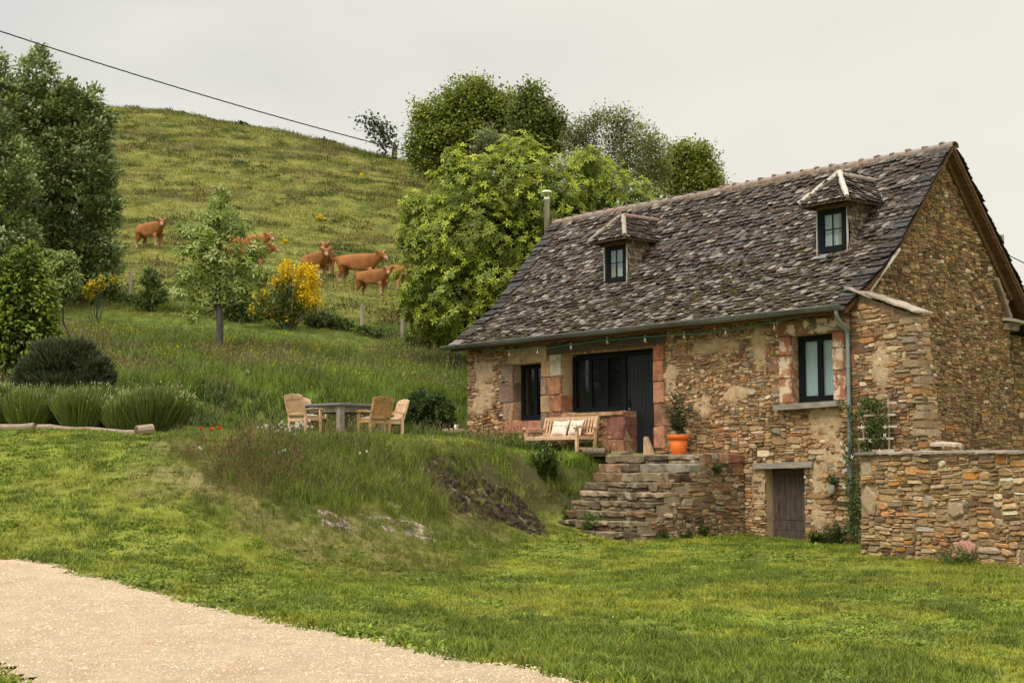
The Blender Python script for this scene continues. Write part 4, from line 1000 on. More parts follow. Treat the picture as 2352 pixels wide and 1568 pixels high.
# side wall below the steps and the landing, facing the lawn
H_L = N_ST * RISE
def f_side(u, v, n): return SW(SX + n, Y0 + u, -.35 + v)
def side_top(u): return min(H_L, (int((u - .02) / TREAD) + 1) * RISE)
skeep = lambda u, v: -.35 + v < side_top(u) - .0 - (.16 if side_top(u) < H_L else .06)
mortar_sheet('side_wall', list(np.arange(0, 3.75, .08)), list(np.arange(0, 2.3, .08)), f_side, M_mortar3, stair, keep=lambda u, v: -.35 + v < side_top(u) - .06, amp=.03, seed=17)
def stc(u, v, c, r):
    if u > 3.15 and v > 1.9: return (.30, .14, .085) if r.random() < .8 else c
    return c
sst = wall_stones(3.72, 2.3, f_side, 'stair', 41, cw=.055, ch=.038, keep=skeep, proud=.05, joint=.016, colmod=stc, ws=([3, 4, 5, 6, 8, 10], [2.5, 4, 4, 3, 2, .8]), hs=([1, 2, 3, 4], [2.5, 5, 2.5, .6]))
lay_stones(sst, stair, limit=290)
# pale gravel on the landing
for i in range(5):                                 # reddish blocks along the edge of the landing
    y = -1.36 + i * .27; block_w(SX - .36, SX + .035, y, y + .262, H_L - .21 + sr.uniform(-.02, .02), H_L + .02 + sr.uniform(-.012, .012), 'edge_block', tuple(a * sr.uniform(.8, 1.2) for a in ((.30, .14, .085), (.25, .15, .10), (.33, .17, .11))[i % 3]), stair, sr, jit=.014)
q = MB(); nx, ny = 40, 14; V = []
for j in range(ny + 1):
    for i in range(nx + 1):
        x = -6.9 + (6.9 + SX - .12) * i / nx; y = -1.28 + 1.26 * j / ny
        V.append(SW(x, y, H_L - .012 + .03 * j / ny + .02 * fbm(np.array([x * 5]), np.array([y * 5]), 3)[0]))
q.add(V, [(j * (nx + 1) + i, j * (nx + 1) + i + 1, (j + 1) * (nx + 1) + i + 1, (j + 1) * (nx + 1) + i) for j in range(ny) for i in range(nx)])
q.build('landing_gravel', M_gravel, stair)

# ---------------------------------------------------------------- garden wall on the right
G0 = Vector((6.52, 27.80, 0)); G1 = Vector((10.25, 20.05, 0)); gl_ = (G1 - G0).length; gd = (G1 - G0).normalized(); gn = Vector((gd.y, -gd.x, 0))
if gn.dot(EYE - G0) < 0: gn = -gn
gw = empty('garden_wall', G0, 0, 'low dry stone garden wall of ochre schist with thin slate coping beside the cottage', 'wall')
GH = 1.82
def f_gw(u, v, n): return gd * u + gn * n + Vector((0, 0, -.35 + v))
mortar_sheet('wall_core', list(np.arange(0, gl_ + .01, .08)), list(np.arange(0, GH + .36, .08)), f_gw, M_mortar3, gw, amp=.04, seed=19)
bx = MB(); bk_ = gn * -.5
bx.add([gd * 0 + gn * -.02, gd * gl_ + gn * -.02, gd * gl_ + bk_, bk_] , []); 
P = [gn * -.04, gd * gl_ + gn * -.04, gd * gl_ + bk_, bk_]; bx = MB(); bx.add([p + Vector((0, 0, -.4)) for p in P] + [p + Vector((0, 0, GH - .01)) for p in P], [(0, 3, 7, 4), (2, 6, 7, 3), (4, 7, 6, 5), (1, 5, 6, 2)]); bx.build('wall_back', M_mortar3, gw)
special = [((.02, .72 + .35, .48, 1.22 + .35), (.42, .31, .195)), ((.02, 1.42 + .35, .33, 1.70 + .35), (.44, .34, .23)), ((2.32, .70 + .35, 2.72, 1.02 + .35), (.40, .29, .185)), ((2.42, .02 + .35, 3.0, .36 + .35), (.52, .27, .20)), ((1.72, .86 + .35, 1.95, 1.12 + .35), (.40, .32, .23))]
gst2 = wall_stones(gl_, GH + .35, f_gw, 'garden', 51, cw=.066, ch=.041, proud=.06, joint=.020, wamp=.035, holes=[s_[0][0:1] + s_[0][2:3] + s_[0][1:2] + s_[0][3:4] for s_ in special],
                   ws=([3, 4, 5, 6, 8], [3, 5, 4, 2.5, .8]), hs=([1, 2, 3, 4], [2.5, 5, 2.2, .5]))
for (a, b_, c, d_), col in special:
    g = stone_geo((a, b_, c, d_), sr, None, .02, .06); gst2.append(([f_gw(*p) for p in g[0]], g[1], col, 1.0, (a, b_)))
lay_stones(gst2, gw, limit=300, visible=lambda q: q[4][0] < 4.4)
# return end of the wall, towards the cottage
def f_ge(u, v, n): return gd * -n + gn * (-.5 + u) + Vector((0, 0, -.35 + v))
ge = wall_stones(.5, GH + .35, f_ge, 'garden', 53, cw=.06, ch=.045, proud=.04); q = MB()
for v, f, c, a, _ in ge: q.add(v, f, c)
q.build('rubble_stones', M_stone, gw, kind='stuff')
x = -.06
while x < gl_:
    w = sr.uniform(.5, 1.0); w = min(w, gl_ - x + .05); zz = GH + .012 * math.sin(x)
    slab('coping_slab', [gd * x + gn * .09 + Vector((0, 0, zz + .045)), gd * (x + w) + gn * .10 + Vector((0, 0, zz + .045)), gd * (x + w) + gn * -.52 + Vector((0, 0, zz + .05)), gd * x + gn * -.52 + Vector((0, 0, zz + .05))], .045, sr.choice([(.40, .33, .27), (.46, .39, .32), (.31, .25, .20), (.22, .19, .17)]), gw); x += w + .01

# ---------------------------------------------------------------- festoon lights under the gutter
def on_plane(x, y, d):
    r = ray(x, y); o = P0 + YA * d; k = (o - EYE).dot(YA) / r.dot(YA); p = EYE + r * k - P0
    return Vector((p.dot(XA), d, p.z))
sl = empty('string_lights', P0 + Vector((0, 0, 4.9)), TH, 'green cable of clear bulbs strung beneath the grey gutter', 'string lights')
dz = Vector((0, 0, -4.9)); D = -.40
pts = [on_plane(x, y, D) for x, y in ((1113, 802), (1140, 804), (1166, 805), (1230, 802), (1300, 793), (1380, 781), (1460, 775), (1540, 769), (1610, 765), (1680, 757), (1740, 745), (1795, 735), (1824, 728))]
pts += [on_plane(x, y, -.2) for x, y in ((1860, 737), (1900, 749), (1925, 753), (1950, 756))]
pts = [p + dz for p in pts]
fine = []
for a, b_ in zip(pts[:-1], pts[1:]):
    for k in range(4): fine.append(a.lerp(b_, k / 4) + Vector((0, 0, -.012 * math.sin(math.pi * k / 4))))
fine.append(pts[-1])
M_cable = m_plain('green_cable', (.012, .19, .125), .5, .2, bmp=0); M_sock = m_plain('grey_socket', (.16, .17, .16), .5, .1, bmp=0)
q = MB(); q.tube(fine, .011, 5); q.build('cable', M_cable, sl)
bmx, btr, bb, bo = mat_new('clear_bulb_glass')
lw = node(btr, 'ShaderNodeLayerWeight', {'Blend': .35}); btr.links.new(node(btr, 'ShaderNodeMixShader', {0: lw.outputs['Facing'], 1: node(btr, 'ShaderNodeBsdfTransparent', {'Color': (.92, .86, .76, 1)}).outputs[0], 2: node(btr, 'ShaderNodeBsdfGlossy', {'Roughness': .05, 'Color': (.95, .9, .82, 1)}).outputs[0]}).outputs[0], bo.inputs[0])
M_fil = m_plain('brass_filament', (.75, .48, .22), .4, .1, metal=.3, bmp=0)
for i, (x, y) in enumerate(((1170, 806), (1235, 801), (1312, 789), (1395, 776), (1482, 772), (1572, 764), (1667, 755), (1779, 744), (1865, 752))):
    p = on_plane(x, y, D if i < 8 else -.2) + dz; bu = MB()
    bu.lathe([(.004, .03), (.026, .028), (.026, -.045), (.020, -.05)], 8, tuple(p)); s_ = bu.build('socket', M_sock, sl)
    g = MB(); g.lathe([(.018, -.045), (.028, -.065), (.046, -.105), (.046, -.13), (.03, -.158), (.002, -.168)], 10, tuple(p)); g.build('bulb', bmx, s_, smooth=True)
    f_ = MB(); f_.lathe([(.008, -.05), (.016, -.08), (.024, -.12), (.006, -.14)], 6, tuple(p)); f_.build('filament', M_fil, s_)
p = on_plane(1052, 800, -.45) + dz; q = MB(); q.tube([p + Vector((.04, 0, .06)), p, p - Vector((0, 0, .12))], .008, 5); q.build('drop_cable', M_cable, sl)
q = MB(); q.lathe([(.012, 0), (.024, -.02), (.026, -.085), (.024, -.09)], 9, tuple(p - Vector((0, 0, .10)))); q.build('blue_connector', m_plain('bright_blue_plastic', (.015, .12, .42), .4, .1, bmp=0), sl)
q = MB(); q.lathe([(.028, -.09), (.030, -.095), (.030, -.15), (.018, -.155)], 9, tuple(p - Vector((0, 0, .10)))); q.build('connector_cap', m_plain('black_rubber', (.012, .012, .014), .6, .1, bmp=0), sl)

# ---------------------------------------------------------------- overhead cable and the two posts it belongs to
c0, c1 = Vector(at(-160, 18, 46)), Vector(at(1030, 371, 60)); pts = []
for i in range(61):
    k = i / 60; p = c0.lerp(c1, k); pts.append(p + Vector((0, 0, -.24 * (4 * k * (1 - k)))))
q = MB(); 
for s_ in (0, 1, 2):
    P = []
    for i in range(241):
        k = i / 240 * 60; a = pts[int(min(k, 59))].lerp(pts[min(int(k) + 1, 60)], k - int(min(k, 59))); an = i * .40 + s_ * 2.094; P.append(a + Vector((.008 * math.cos(an), .0, .013 * math.sin(an))))
    q.tube(P, .0125, 4)
tag(q.build('overhead_cable', m_plain('black_cable', (.022, .018, .024), .6, .2, bmp=0)), 'dark twisted power cable sloping across the sky above the hillside', 'cable')
pole = empty('utility_pole', on_ground(14.6, 44.0), 0, 'grey wooden utility pole rising behind the right edge of the slate roof', 'utility pole')
pz = at(2299, 540, 44.0); pole.location = (pz.x, 44.0, tz(pz.x, 44.0)); ph = pz.z - pole.location.z
q = MB(); q.tube([(0, 0, -.3), (0, 0, ph)], [.13, .085], 10); q.build('shaft', M_greywood, pole)
q = MB(); q.tube([(-.08, -.02, ph - .35), (-.24, -.02, ph - .38), (-.26, -.02, ph - .25)], .014, 5); q.tube([(-.26, -.02, ph - .36), (-.25, -.02, ph - .62), (-.05, 0, ph - .7)], .012, 5); q.build('bracket', m_plain('galvanised_bracket', (.10, .10, .10), .5, .2, metal=.5, bmp=0), pole)
w0 = Vector((pz.x + .09, 44.0, pz.z - .55)); w1 = Vector((pz.x + 7.5, 41.0, pz.z - 3.4)); q = MB(); q.tube([w0.lerp(w1, k / 12) - Vector((0, 0, .5 * (4 * k / 12 * (1 - k / 12)))) for k in range(13)], .016, 4)
tag(q.build('service_wire', bpy.data.materials['black_cable']), 'thin wire running down to the right from the utility pole', 'wire')
# ---------------------------------------------------------------- teak furniture
fr_ = random.Random(5)
M_teak = m_plain('pale_teak', (.64, .42, .26), .65, .22, 4.0, (3, 3, 3), .12, spec=.3)
M_teak_shade = m_plain('shaded_teak', (.50, .29, .125), .65, .28, 4.0, (3, 3, 3), .15, spec=.25)  # browner teak copy, shade painted in for the chair facing away from light
M_cush = m_plain('cream_cushion', (.68, .55, .43), .95, .06, 9, bmp=.1, spec=.05)
M_pill = m_plain('cream_canvas', (.74, .67, .57), .95, .05, 9, bmp=.15, spec=.05)
M_tabl = m_plain('grey_table_wood', (.27, .235, .195), .8, .3, 3.5, (4, 4, 1.2), .3, spec=.2)
M_ttop = m_plain('slate_grey_table_top', (.155, .17, .18), .55, .2, 4, (2, 2, 2), .15, spec=.4)
def bx_(parent, name, a, b, mat, bev=.006):
    q = MB(); q.box(a, b, bev=bev); return q.build(name, mat, parent)
def make_chair(label, mat):
    t = empty('garden_armchair', (0, 0, 0), 0, label, 'chair', 'teak armchairs round the table')
    w = .30; d = .28                        # half width, half depth; the chair looks towards +y
    for s in (-1, 1):
        q = MB(); q.beam((s * (w - .03), d - .03, 0), (s * (w - .03), d - .03, .63), .055, .055, up=(0, 1, 0)); q.build('leg', mat, t)
        q = MB(); q.beam((s * (w - .03), -d + .03, 0), (s * (w - .03), -d + .03, .45), .055, .06, up=(0, 1, 0)); q.beam((s * (w - .03), -d + .03, .44), (s * (w - .035), -d - .13, .93), .05, .06, up=(0, 1, 0)); q.build('leg', mat, t)
        q = MB(); P = [(s * (w - .0), d + .05, .635), (s * (w + .015), d - .10, .66), (s * (w + .01), -.06, .655), (s * (w - .01), -d + .02, .63), (s * (w - .02), -d - .04, .625)]
        for a, b in zip(P[:-1], P[1:]): q.beam(a, b, .065, .032)
        q.build('arm', mat, t); bx_(t, 'side_rail', (s * (w - .05) - .012, -d + .05, .36), (s * (w - .05) + .012, d - .05, .43), mat)
    bx_(t, 'front_rail', (-w + .05, d - .045, .355), (w - .05, d - .018, .43), mat); bx_(t, 'rear_rail', (-w + .05, -d + .015, .34), (w - .05, -d + .04, .42), mat)
    for i in range(7): y = -d + .07 + i * .072; bx_(t, 'seat_slat', (-w + .05, y, .425), (w - .05, y + .06, .443), mat, .003)
    back = lambda z: -d + .03 - (z - .44) * .326
    q = MB(); n = 10; V = []
    for i in range(n + 1):
        x = (-w + .005) + (2 * w - .01) * i / n; k = 1 - (2 * i / n - 1) ** 2; zt = .955 + .045 * k
        for z in (.87, zt):
            for dy in (-.02, .02): V.append((x, back(z) + dy, z))
    F = []
    for i in range(n):
        a = i * 4; b = a + 4; F += [(a, b, b + 2, a + 2), (a + 1, a + 3, b + 3, b + 1), (a + 2, b + 2, b + 3, a + 3), (a, a + 1, b + 1, b)]
    F += [(0, 2, 3, 1), (n * 4, n * 4 + 1, n * 4 + 3, n * 4 + 2)]; q.add(V, F); top = q.build('top_rail', mat, t)
    q = MB(); q.lathe([(.014, -.003), (.014, .003)], 10); q.xf(Matrix.Translation((0, back(.925) - .022, .925)) @ Matrix.Rotation(math.pi / 2, 4, 'X')); q.build('badge', m_plain('dark_badge', (.03, .025, .02), .6, .1, bmp=0), top)
    q = MB(); q.beam((-w + .055, back(.52), .52), (w - .055, back(.52), .52), .07, .028, up=(0, -.31, .95)); q.build('lower_back_rail', mat, t)
    for i in range(11):
        x = -w + .068 + i * (2 * w - .136) / 10; q = MB(); q.beam((x, back(.53) , .53), (x, back(.88), .88), .034, .016, up=(0, 1, 0)); q.build('back_slat', mat, t)
    return t
def place(o, x, y, face, sink=.02):
    """stand o at (x, y) looking along face (dx, dy)"""
    o.location = (x, y, tz(x, y) - sink); o.rotation_euler = (0, 0, math.atan2(face[1], face[0]) - math.pi / 2)
TY = 36.4; tcx = at(786, 985, TY).x; TZ = tz(tcx, TY)
a_ = Vector((.66, .75)).normalized(); b_ = Vector((-.75, .66)).normalized()
def cushion(chair, label):
    bm = bmesh.new(); bmesh.ops.create_cube(bm, size=1.0); bmesh.ops.subdivide_edges(bm, edges=bm.edges[:], cuts=3, use_grid_fill=True)
    for v in bm.verts:
        u = max(abs(v.co.x), abs(v.co.y)) * 2; k = 1 - .55 * max(0, u - .5) / .5
        v.co = Vector((v.co.x * .50, v.co.y * .47, v.co.z * .085 * k + .0))
    q = MB(); q.bm(bm); o = q.build('seat_cushion', M_cush, None, smooth=True); tag(o, label, 'cushion', 'seat cushions on the armchairs')
    o.location = chair.location + Vector((0, 0, .475)); o.rotation_euler = chair.rotation_euler; return o
ch1 = make_chair('teak armchair nearest the lawn on the left of the table, seen from behind its slats', M_teak)
place(ch1, tcx - a_.x * 1.22 + .0, TY - a_.y * 1.05, (.60, .80))
ch3 = copy_tree(ch1); ch3['label'] = 'teak armchair coloured browner as in shade, its back to the camera, right of the table leg'
for c in ch3.children_recursive:
    c.data = c.data.copy(); 
    if c.data.materials[0] == M_teak: c.data.materials[0] = M_teak_shade
place(ch3, tcx - b_.x * 1.12, TY - b_.y * 1.05, (-.64, .77))
ch2 = copy_tree(ch1); ch2['label'] = 'teak armchair half hidden behind the left armchair, its arched back facing the camera'
place(ch2, tcx + b_.x * 1.12 - .02, TY + b_.y * 1.2, (.76, -.65))
ch4 = copy_tree(ch1); ch4['label'] = 'pale teak armchair at the far right of the table behind the shade-toned one'
place(ch4, tcx + a_.x * 1.62, TY + a_.y * 1.1, (-.86, -.5))
cushion(ch1, 'cream seat cushion on the left armchair seen from behind'); cushion(ch3, 'cream seat cushion on the honey brown armchair with its back to the camera')
cushion(ch4, 'cream seat cushion on the pale armchair at the far right of the table'); cushion(ch2, 'cream seat cushion on the armchair with the arched back facing the camera')
tb = empty('garden_table', (tcx, TY, TZ - .02), math.atan2(a_.y, a_.x), 'square grey wooden garden table with a corner towards the camera', 'table')
S_ = .76
bx_(tb, 'table_top', (-S_, -S_, .715), (S_, S_, .775), M_ttop, .008)
for s, t_ in ((-1, -1), (1, -1), (1, 1), (-1, 1)): bx_(tb, 'leg', (s * (S_ - .13) - .075, t_ * (S_ - .13) - .075, 0), (s * (S_ - .13) + .075, t_ * (S_ - .13) + .075, .712), M_tabl)
for s in (-1, 1):
    bx_(tb, 'apron', (-S_ + .22, s * (S_ - .13) - .03, .56), (S_ - .22, s * (S_ - .13) + .03, .71), M_tabl); bx_(tb, 'apron', (s * (S_ - .13) - .03, -S_ + .22, .56), (s * (S_ - .13) + .03, S_ - .22, .71), M_tabl)

# ---- bench with two pillows against the facade
be = empty('garden_bench', HL(-8.76, -.65, 0), TH, 'slatted teak bench with two cream pillows against the cottage wall', 'bench')
be.location.z = 1.93
BW = 1.0; BD = .30
for s in (-1, 1):
    q = MB(); q.beam((s * BW, -BD, 0), (s * BW, -BD, .64), .07, .07, up=(0, 1, 0)); q.build('leg', M_teak, be)
    q = MB(); q.beam((s * BW, BD, 0), (s * BW, BD, .46), .07, .07, up=(0, 1, 0)); q.beam((s * BW, BD, .45), (s * BW, BD + .12, .95), .065, .07, up=(0, 1, 0)); q.build('leg', M_teak, be)
    q = MB(); P = [(s * BW, -BD - .09, .635), (s * BW, -BD - .04, .665), (s * BW, -.05, .675), (s * BW, BD + .04, .645)]
    for a, b in zip(P[:-1], P[1:]): q.beam(a, b, .085, .045)
    q.build('arm', M_teak, be); bx_(be, 'side_rail', (s * BW - .02, -BD + .03, .36), (s * BW + .02, BD - .03, .43), M_teak); bx_(be, 'stretcher', (s * BW - .02, -BD + .03, .10), (s * BW + .02, BD - .03, .16), M_teak)
bx_(be, 'front_rail', (-BW + .035, -BD - .02, .35), (BW - .035, -BD + .015, .44), M_teak); bx_(be, 'rear_rail', (-BW + .035, BD - .02, .35), (BW - .035, BD + .015, .43), M_teak)
for i in range(7): y = -BD + .03 + i * .082; bx_(be, 'seat_slat', (-BW - .0, y, .435), (BW + .0, y + .068, .458), M_teak, .004)
bk = lambda z: BD + (z - .45) * .24
for z, h in ((.915, .10), (.52, .06)):
    q = MB(); q.beam((-BW + .03, bk(z), z), (BW - .03, bk(z), z), h, .035, up=(0, -.97, .23)) if False else q.beam((-BW + .03, bk(z), z), (BW - .03, bk(z), z), .035, h); q.build('back_rail', M_teak, be)
for i in range(17):
    x = -BW + .09 + i * (2 * BW - .18) / 16; q = MB(); q.beam((x, bk(.55), .55), (x, bk(.87), .87), .055, .018, up=(0, 1, 0)); q.build('back_slat', M_teak, be)
def pillow(x, label, tilt, turn):
    n = 14; V = []; F = []; W2, H2 = .27, .21
    for sd_ in (1, -1):
        for j in range(n + 1):
            for i in range(n + 1):
                u, v = 2 * i / n - 1, 2 * j / n - 1; e = (1 - u * u) * (1 - v * v); px = 1 - .10 * (1 - abs(v)) * abs(u) ** 3; pv = 1 - .12 * (1 - abs(u)) * abs(v) ** 3
                V.append((u * W2 * px * (1 + .05 * v * u), sd_ * (.095 * e ** .42 + .004 * math.sin(9 * u + 5 * v)), H2 + v * H2 * pv))
    N = (n + 1) ** 2
    for j in range(n):
        for i in range(n):
            a = j * (n + 1) + i; F.append((a, a + 1, a + n + 2, a + n + 1)); F.append((N + a + n + 1, N + a + n + 2, N + a + 1, N + a))
    o = mesh('pillow', V, F, M_pill, None, smooth=True); tag(o, label, 'pillow', 'cream pillows on the bench')
    o.location = be.matrix_basis @ Vector((x, .12, .462)); o.rotation_euler = (rad(tilt), 0, TH + rad(turn))
    V = []; F = []                          # two woven stripes following the front
    for zz in (.245, .262):
        b0 = len(V)
        for i in range(13):
            u = (i / 12 * 2 - 1) * .94; v = zz / H2 - 1; e = (1 - u * u) * (1 - v * v); V += [(u * W2 * .97, -.095 * e ** .42 - .0035, zz), (u * W2 * .97, -.095 * e ** .42 - .0035, zz + .006)]
        for i in range(12): F.append((b0 + 2 * i, b0 + 2 * i + 2, b0 + 2 * i + 3, b0 + 2 * i + 1))
    st = mesh('stripe', V, F, m_plain('grey_stripe', (.34, .29, .24), .95, .05, bmp=0), o); return o
bpy.context.view_layer.update()
pillow(-.20, 'cream pillow on the left of the bench, slumped to one side', -20, 6); pillow(.42, 'cream pillow behind the right-hand arm of the bench', -17, -6)
# ---- wicker stool and mug
stl = empty('wicker_stool', (0, 0, 0), 0, 'small round wicker stool in the grass at the far corner of the cottage', 'stool')
sp = at_ground(1043, 1008, 36, 43); spx = at(1041, 1006, 39.8); stl.location = (spx.x, 39.8, tz(spx.x, 39.8) - .03)
M_wick = m_plain('pale_wicker', (.50, .37, .25), .8, .3, 25, (1, 1, 3), .6); M_wick2 = m_plain('cane', (.46, .31, .18), .7, .2, 12, bmp=.2)
q = MB(); q.lathe([(.27, .355), (.285, .36), (.29, .44), (.275, .455), (.05, .462), (.0, .462)], 28, close=False); tp_ = q.build('woven_top', M_wick, stl)
for i in range(40):
    a = i * 6.283 / 40; q = MB(); q.tube([(.289 * math.cos(a), .289 * math.sin(a), .358), (.296 * math.cos(a), .296 * math.sin(a), .40), (.289 * math.cos(a), .289 * math.sin(a), .445)], .010, 4); q.build('weave_strand', M_wick, tp_)
for i in range(4):
    a = i * math.pi / 2 + .5; c, s = math.cos(a), math.sin(a); q = MB(); q.tube([(.24 * c, .24 * s, -.02), (.23 * c, .23 * s, .36)], .017, 6); q.build('leg', M_wick2, stl)
    for sg in (-1, 1):
        q = MB(); P = []
        for k in range(7): t_ = k / 6; an = a + sg * t_ * .75; P.append((.235 * math.cos(an), .235 * math.sin(an), .08 + .27 * math.sin(t_ * math.pi / 2))); 
        q.tube(P, .010, 5); q.build('brace', M_wick2, stl)
q = MB(); q.lathe([(.038, 0), (.042, .005), (.042, .10), (.038, .10), (.037, .012), (0, .012)], 14, close=False); mug = q.build('mug', m_plain('white_china', (.75, .74, .72), .3, .03, bmp=0), None, smooth=True); tag(mug, 'white mug standing on the round wicker stool', 'mug')
mug.location = stl.location + Vector((.07, -.02, .464)); q = MB(); q.tube([(.04, 0, .085), (.07, 0, .08), (.075, 0, .05), (.06, 0, .025), (.04, 0, .02)], .006, 6); q.build('handle', bpy.data.materials['white_china'], mug, smooth=True)
# ---- orange flower pot with a leafy shrub
ppz = N_ST * RISE + .03; pp = HL(-4.62, -.55, ppz)
pot = empty('flower_pot', pp, 0, 'orange flower pot on the gravel landing right of the black door', 'flower pot')
M_pot = m_plain('orange_glaze', (.68, .155, .018), .55, .08, 6, bmp=.03, spec=.35)
q = MB(); q.lathe([(.165, 0), (.175, .01), (.225, .36), (.20, .36), (.19, .33), (0, .33)], 28, close=False); q.build('body', M_pot, pot, smooth=True)
q = MB(); q.lathe([(.226, .345), (.248, .35), (.255, .445), (.243, .452), (.228, .445), (.215, .352)], 28, close=False); q.build('rim', M_pot, pot, smooth=True)
q = MB(); q.lathe([(.226, .40), (.0, .405)], 20, close=False); q.build('potting_soil', m_plain('dark_soil', (.03, .022, .015), 1, .3, 20), pot)
LEAF4 = (np.array([(0, 0, 0), (-.5, .38, .06), (.5, .38, .06), (-.38, .75, -.02), (.38, .75, -.02), (0, 1.0, -.16), (0, .38, -.04), (0, .75, -.10)]), np.array([(0, 6, 1), (0, 2, 6), (1, 6, 7), (1, 7, 3), (6, 2, 4), (6, 4, 7), (3, 7, 5), (7, 4, 5)]))
def leaf_t(width, droop=1.0): v = LEAF4[0].copy(); v[:, 0] *= width; v[:, 2] *= droop; return v, LEAF4[1]
def leaf_frames(d, up):
    """y column along d, z column as near up as can be"""
    y = d / np.linalg.norm(d, axis=1, keepdims=True); x = np.cross(y, up); x /= np.maximum(np.linalg.norm(x, axis=1, keepdims=True), 1e-6); z = np.cross(x, y); return np.stack([x, y, z], axis=2)
M_leaf = m_leaf('shrub_leaf', .3, .3)
nr = np.random.RandomState(3)
def stems_plant(name, loc, n_st, h, spread, nleaf, ll, lw, cols, label, cat, parent=None, group=None, mat=None, bare=.12, root=.06):
    rt = empty(name, loc, 0, label, cat, group) if parent is None else parent
    sb = MB(); pos, d, sc, cc = [], [], [], []
    for i in range(n_st):
        an = nr.rand() * 6.28; r1 = spread * nr.rand() ** .6; hh = h * (1 - .45 * (r1 / max(spread, .01)) ** 1.5) * nr.uniform(.8, 1.1); a0 = nr.rand() * 6.28
        p0 = np.array([root * math.cos(a0), root * math.sin(a0), 0]); p1 = np.array([r1 * math.cos(an), r1 * math.sin(an), hh]); P = []
        for k in range(6): t_ = k / 5; P.append(p0 + (p1 - p0) * np.array([t_ ** 1.4, t_ ** 1.4, t_]))
        sb.tube([tuple(p) for p in P], [.006 * (1 - .12 * k) for k in range(6)], 4)
        for k in range(nleaf):
            t_ = bare + (1 - bare) * (k + nr.rand()) / nleaf; q_ = p0 + (p1 - p0) * np.array([t_ ** 1.4, t_ ** 1.4, t_]); an2 = k * 2.4 + nr.rand(); el = nr.uniform(.0, .9) if t_ < .9 else nr.uniform(.6, 1.4)
            pos.append(q_); d.append((math.cos(an2) * math.cos(el), math.sin(an2) * math.cos(el), math.sin(el))); sc.append(ll * nr.uniform(.7, 1.2)); cc.append(np.array(cols[nr.randint(len(cols))]) * np.array([1.6, 1.5, 1.25]) * nr.uniform(.75, 1.25))
    d = np.array(d); tv, tf = leaf_t(lw); V, F, C = scatter_np(tv, tf, np.array(pos), leaf_frames(d, np.array([[0, 0, 1.0]])), sc, np.array(cc))
    sb.build('stems', m_plain('green_stem', (.06, .085, .03), .7, .2, bmp=0) if 'green_stem' not in bpy.data.materials else bpy.data.materials['green_stem'], rt)
    mesh_np('foliage', V, F, mat or M_leaf, rt, col=C); return rt
stems_plant('pot_shrub', pp + Vector((0, 0, .40)), 26, 1.05, .38, 15, .17, .15, [(.045, .085, .030), (.06, .10, .035), (.035, .070, .03), (.10, .14, .05)], 'upright leafy green shrub growing in the orange flower pot', 'shrub')
# ---- small things by the door
q = MB()
V = [(-.14, -.05, 0), (.15, -.05, 0), (.16, .06, 0), (-.13, .06, 0), (-.13, -.045, .42), (-.06, -.04, .44), (.06, -.04, .22), (-.13, .05, .42), (-.06, .05, .44), (.06, .05, .22)]
q.add(V, [(3, 2, 1, 0), (0, 1, 6, 5, 4), (3, 7, 8, 9, 2), (0, 4, 7, 3), (4, 5, 8, 7), (5, 6, 9, 8), (6, 1, 2, 9)], (.42, .30, .18)); o = q.build('wedge_stone', M_slab); o.location = HL(-6.02, -.16, ppz + .0); o.rotation_euler = (0, 0, TH); tag(o, 'pale pointed stone propped upright at the foot of the black door', 'stone')
o = slab('threshold_stone', [Vector((-.28, -.16, .06)), Vector((.26, -.14, .06)), Vector((.24, .14, .06)), Vector((-.25, .16, .06))], .06, (.30, .25, .17), None); o.location = HL(-6.85, -.25, ppz + .02); o.rotation_euler = (0, 0, TH); tag(o, 'flat mossy stone lying before the black front door', 'stone')
q = MB(); q.tube([(0, 0, .09), (.2, .0, .088), (.62, 0, .085)], [.088, .092, .09], 12); lg = q.build('log', m_plain('bark', (.17, .12, .085), .9, .3, 12, (1, 4, 4), .5)); lp = HL(-6.95, -1.45, 0); lg.location = (lp.x, lp.y, max(tz(lp.x, lp.y), 1.88)); lg.rotation_euler = (0, 0, rad(-32)); tag(lg, 'short round log at the top of the stone steps below the bench', 'log')
q = MB(); q.lathe([(.078, 0), (.0, .004)], 12, close=False); q.xf(Matrix.Translation((.622, 0, .085)) @ Matrix.Rotation(math.pi / 2, 4, 'Y')); q.build('cut_end', m_plain('cut_wood', (.16, .085, .055), .9, .25, 20), lg)
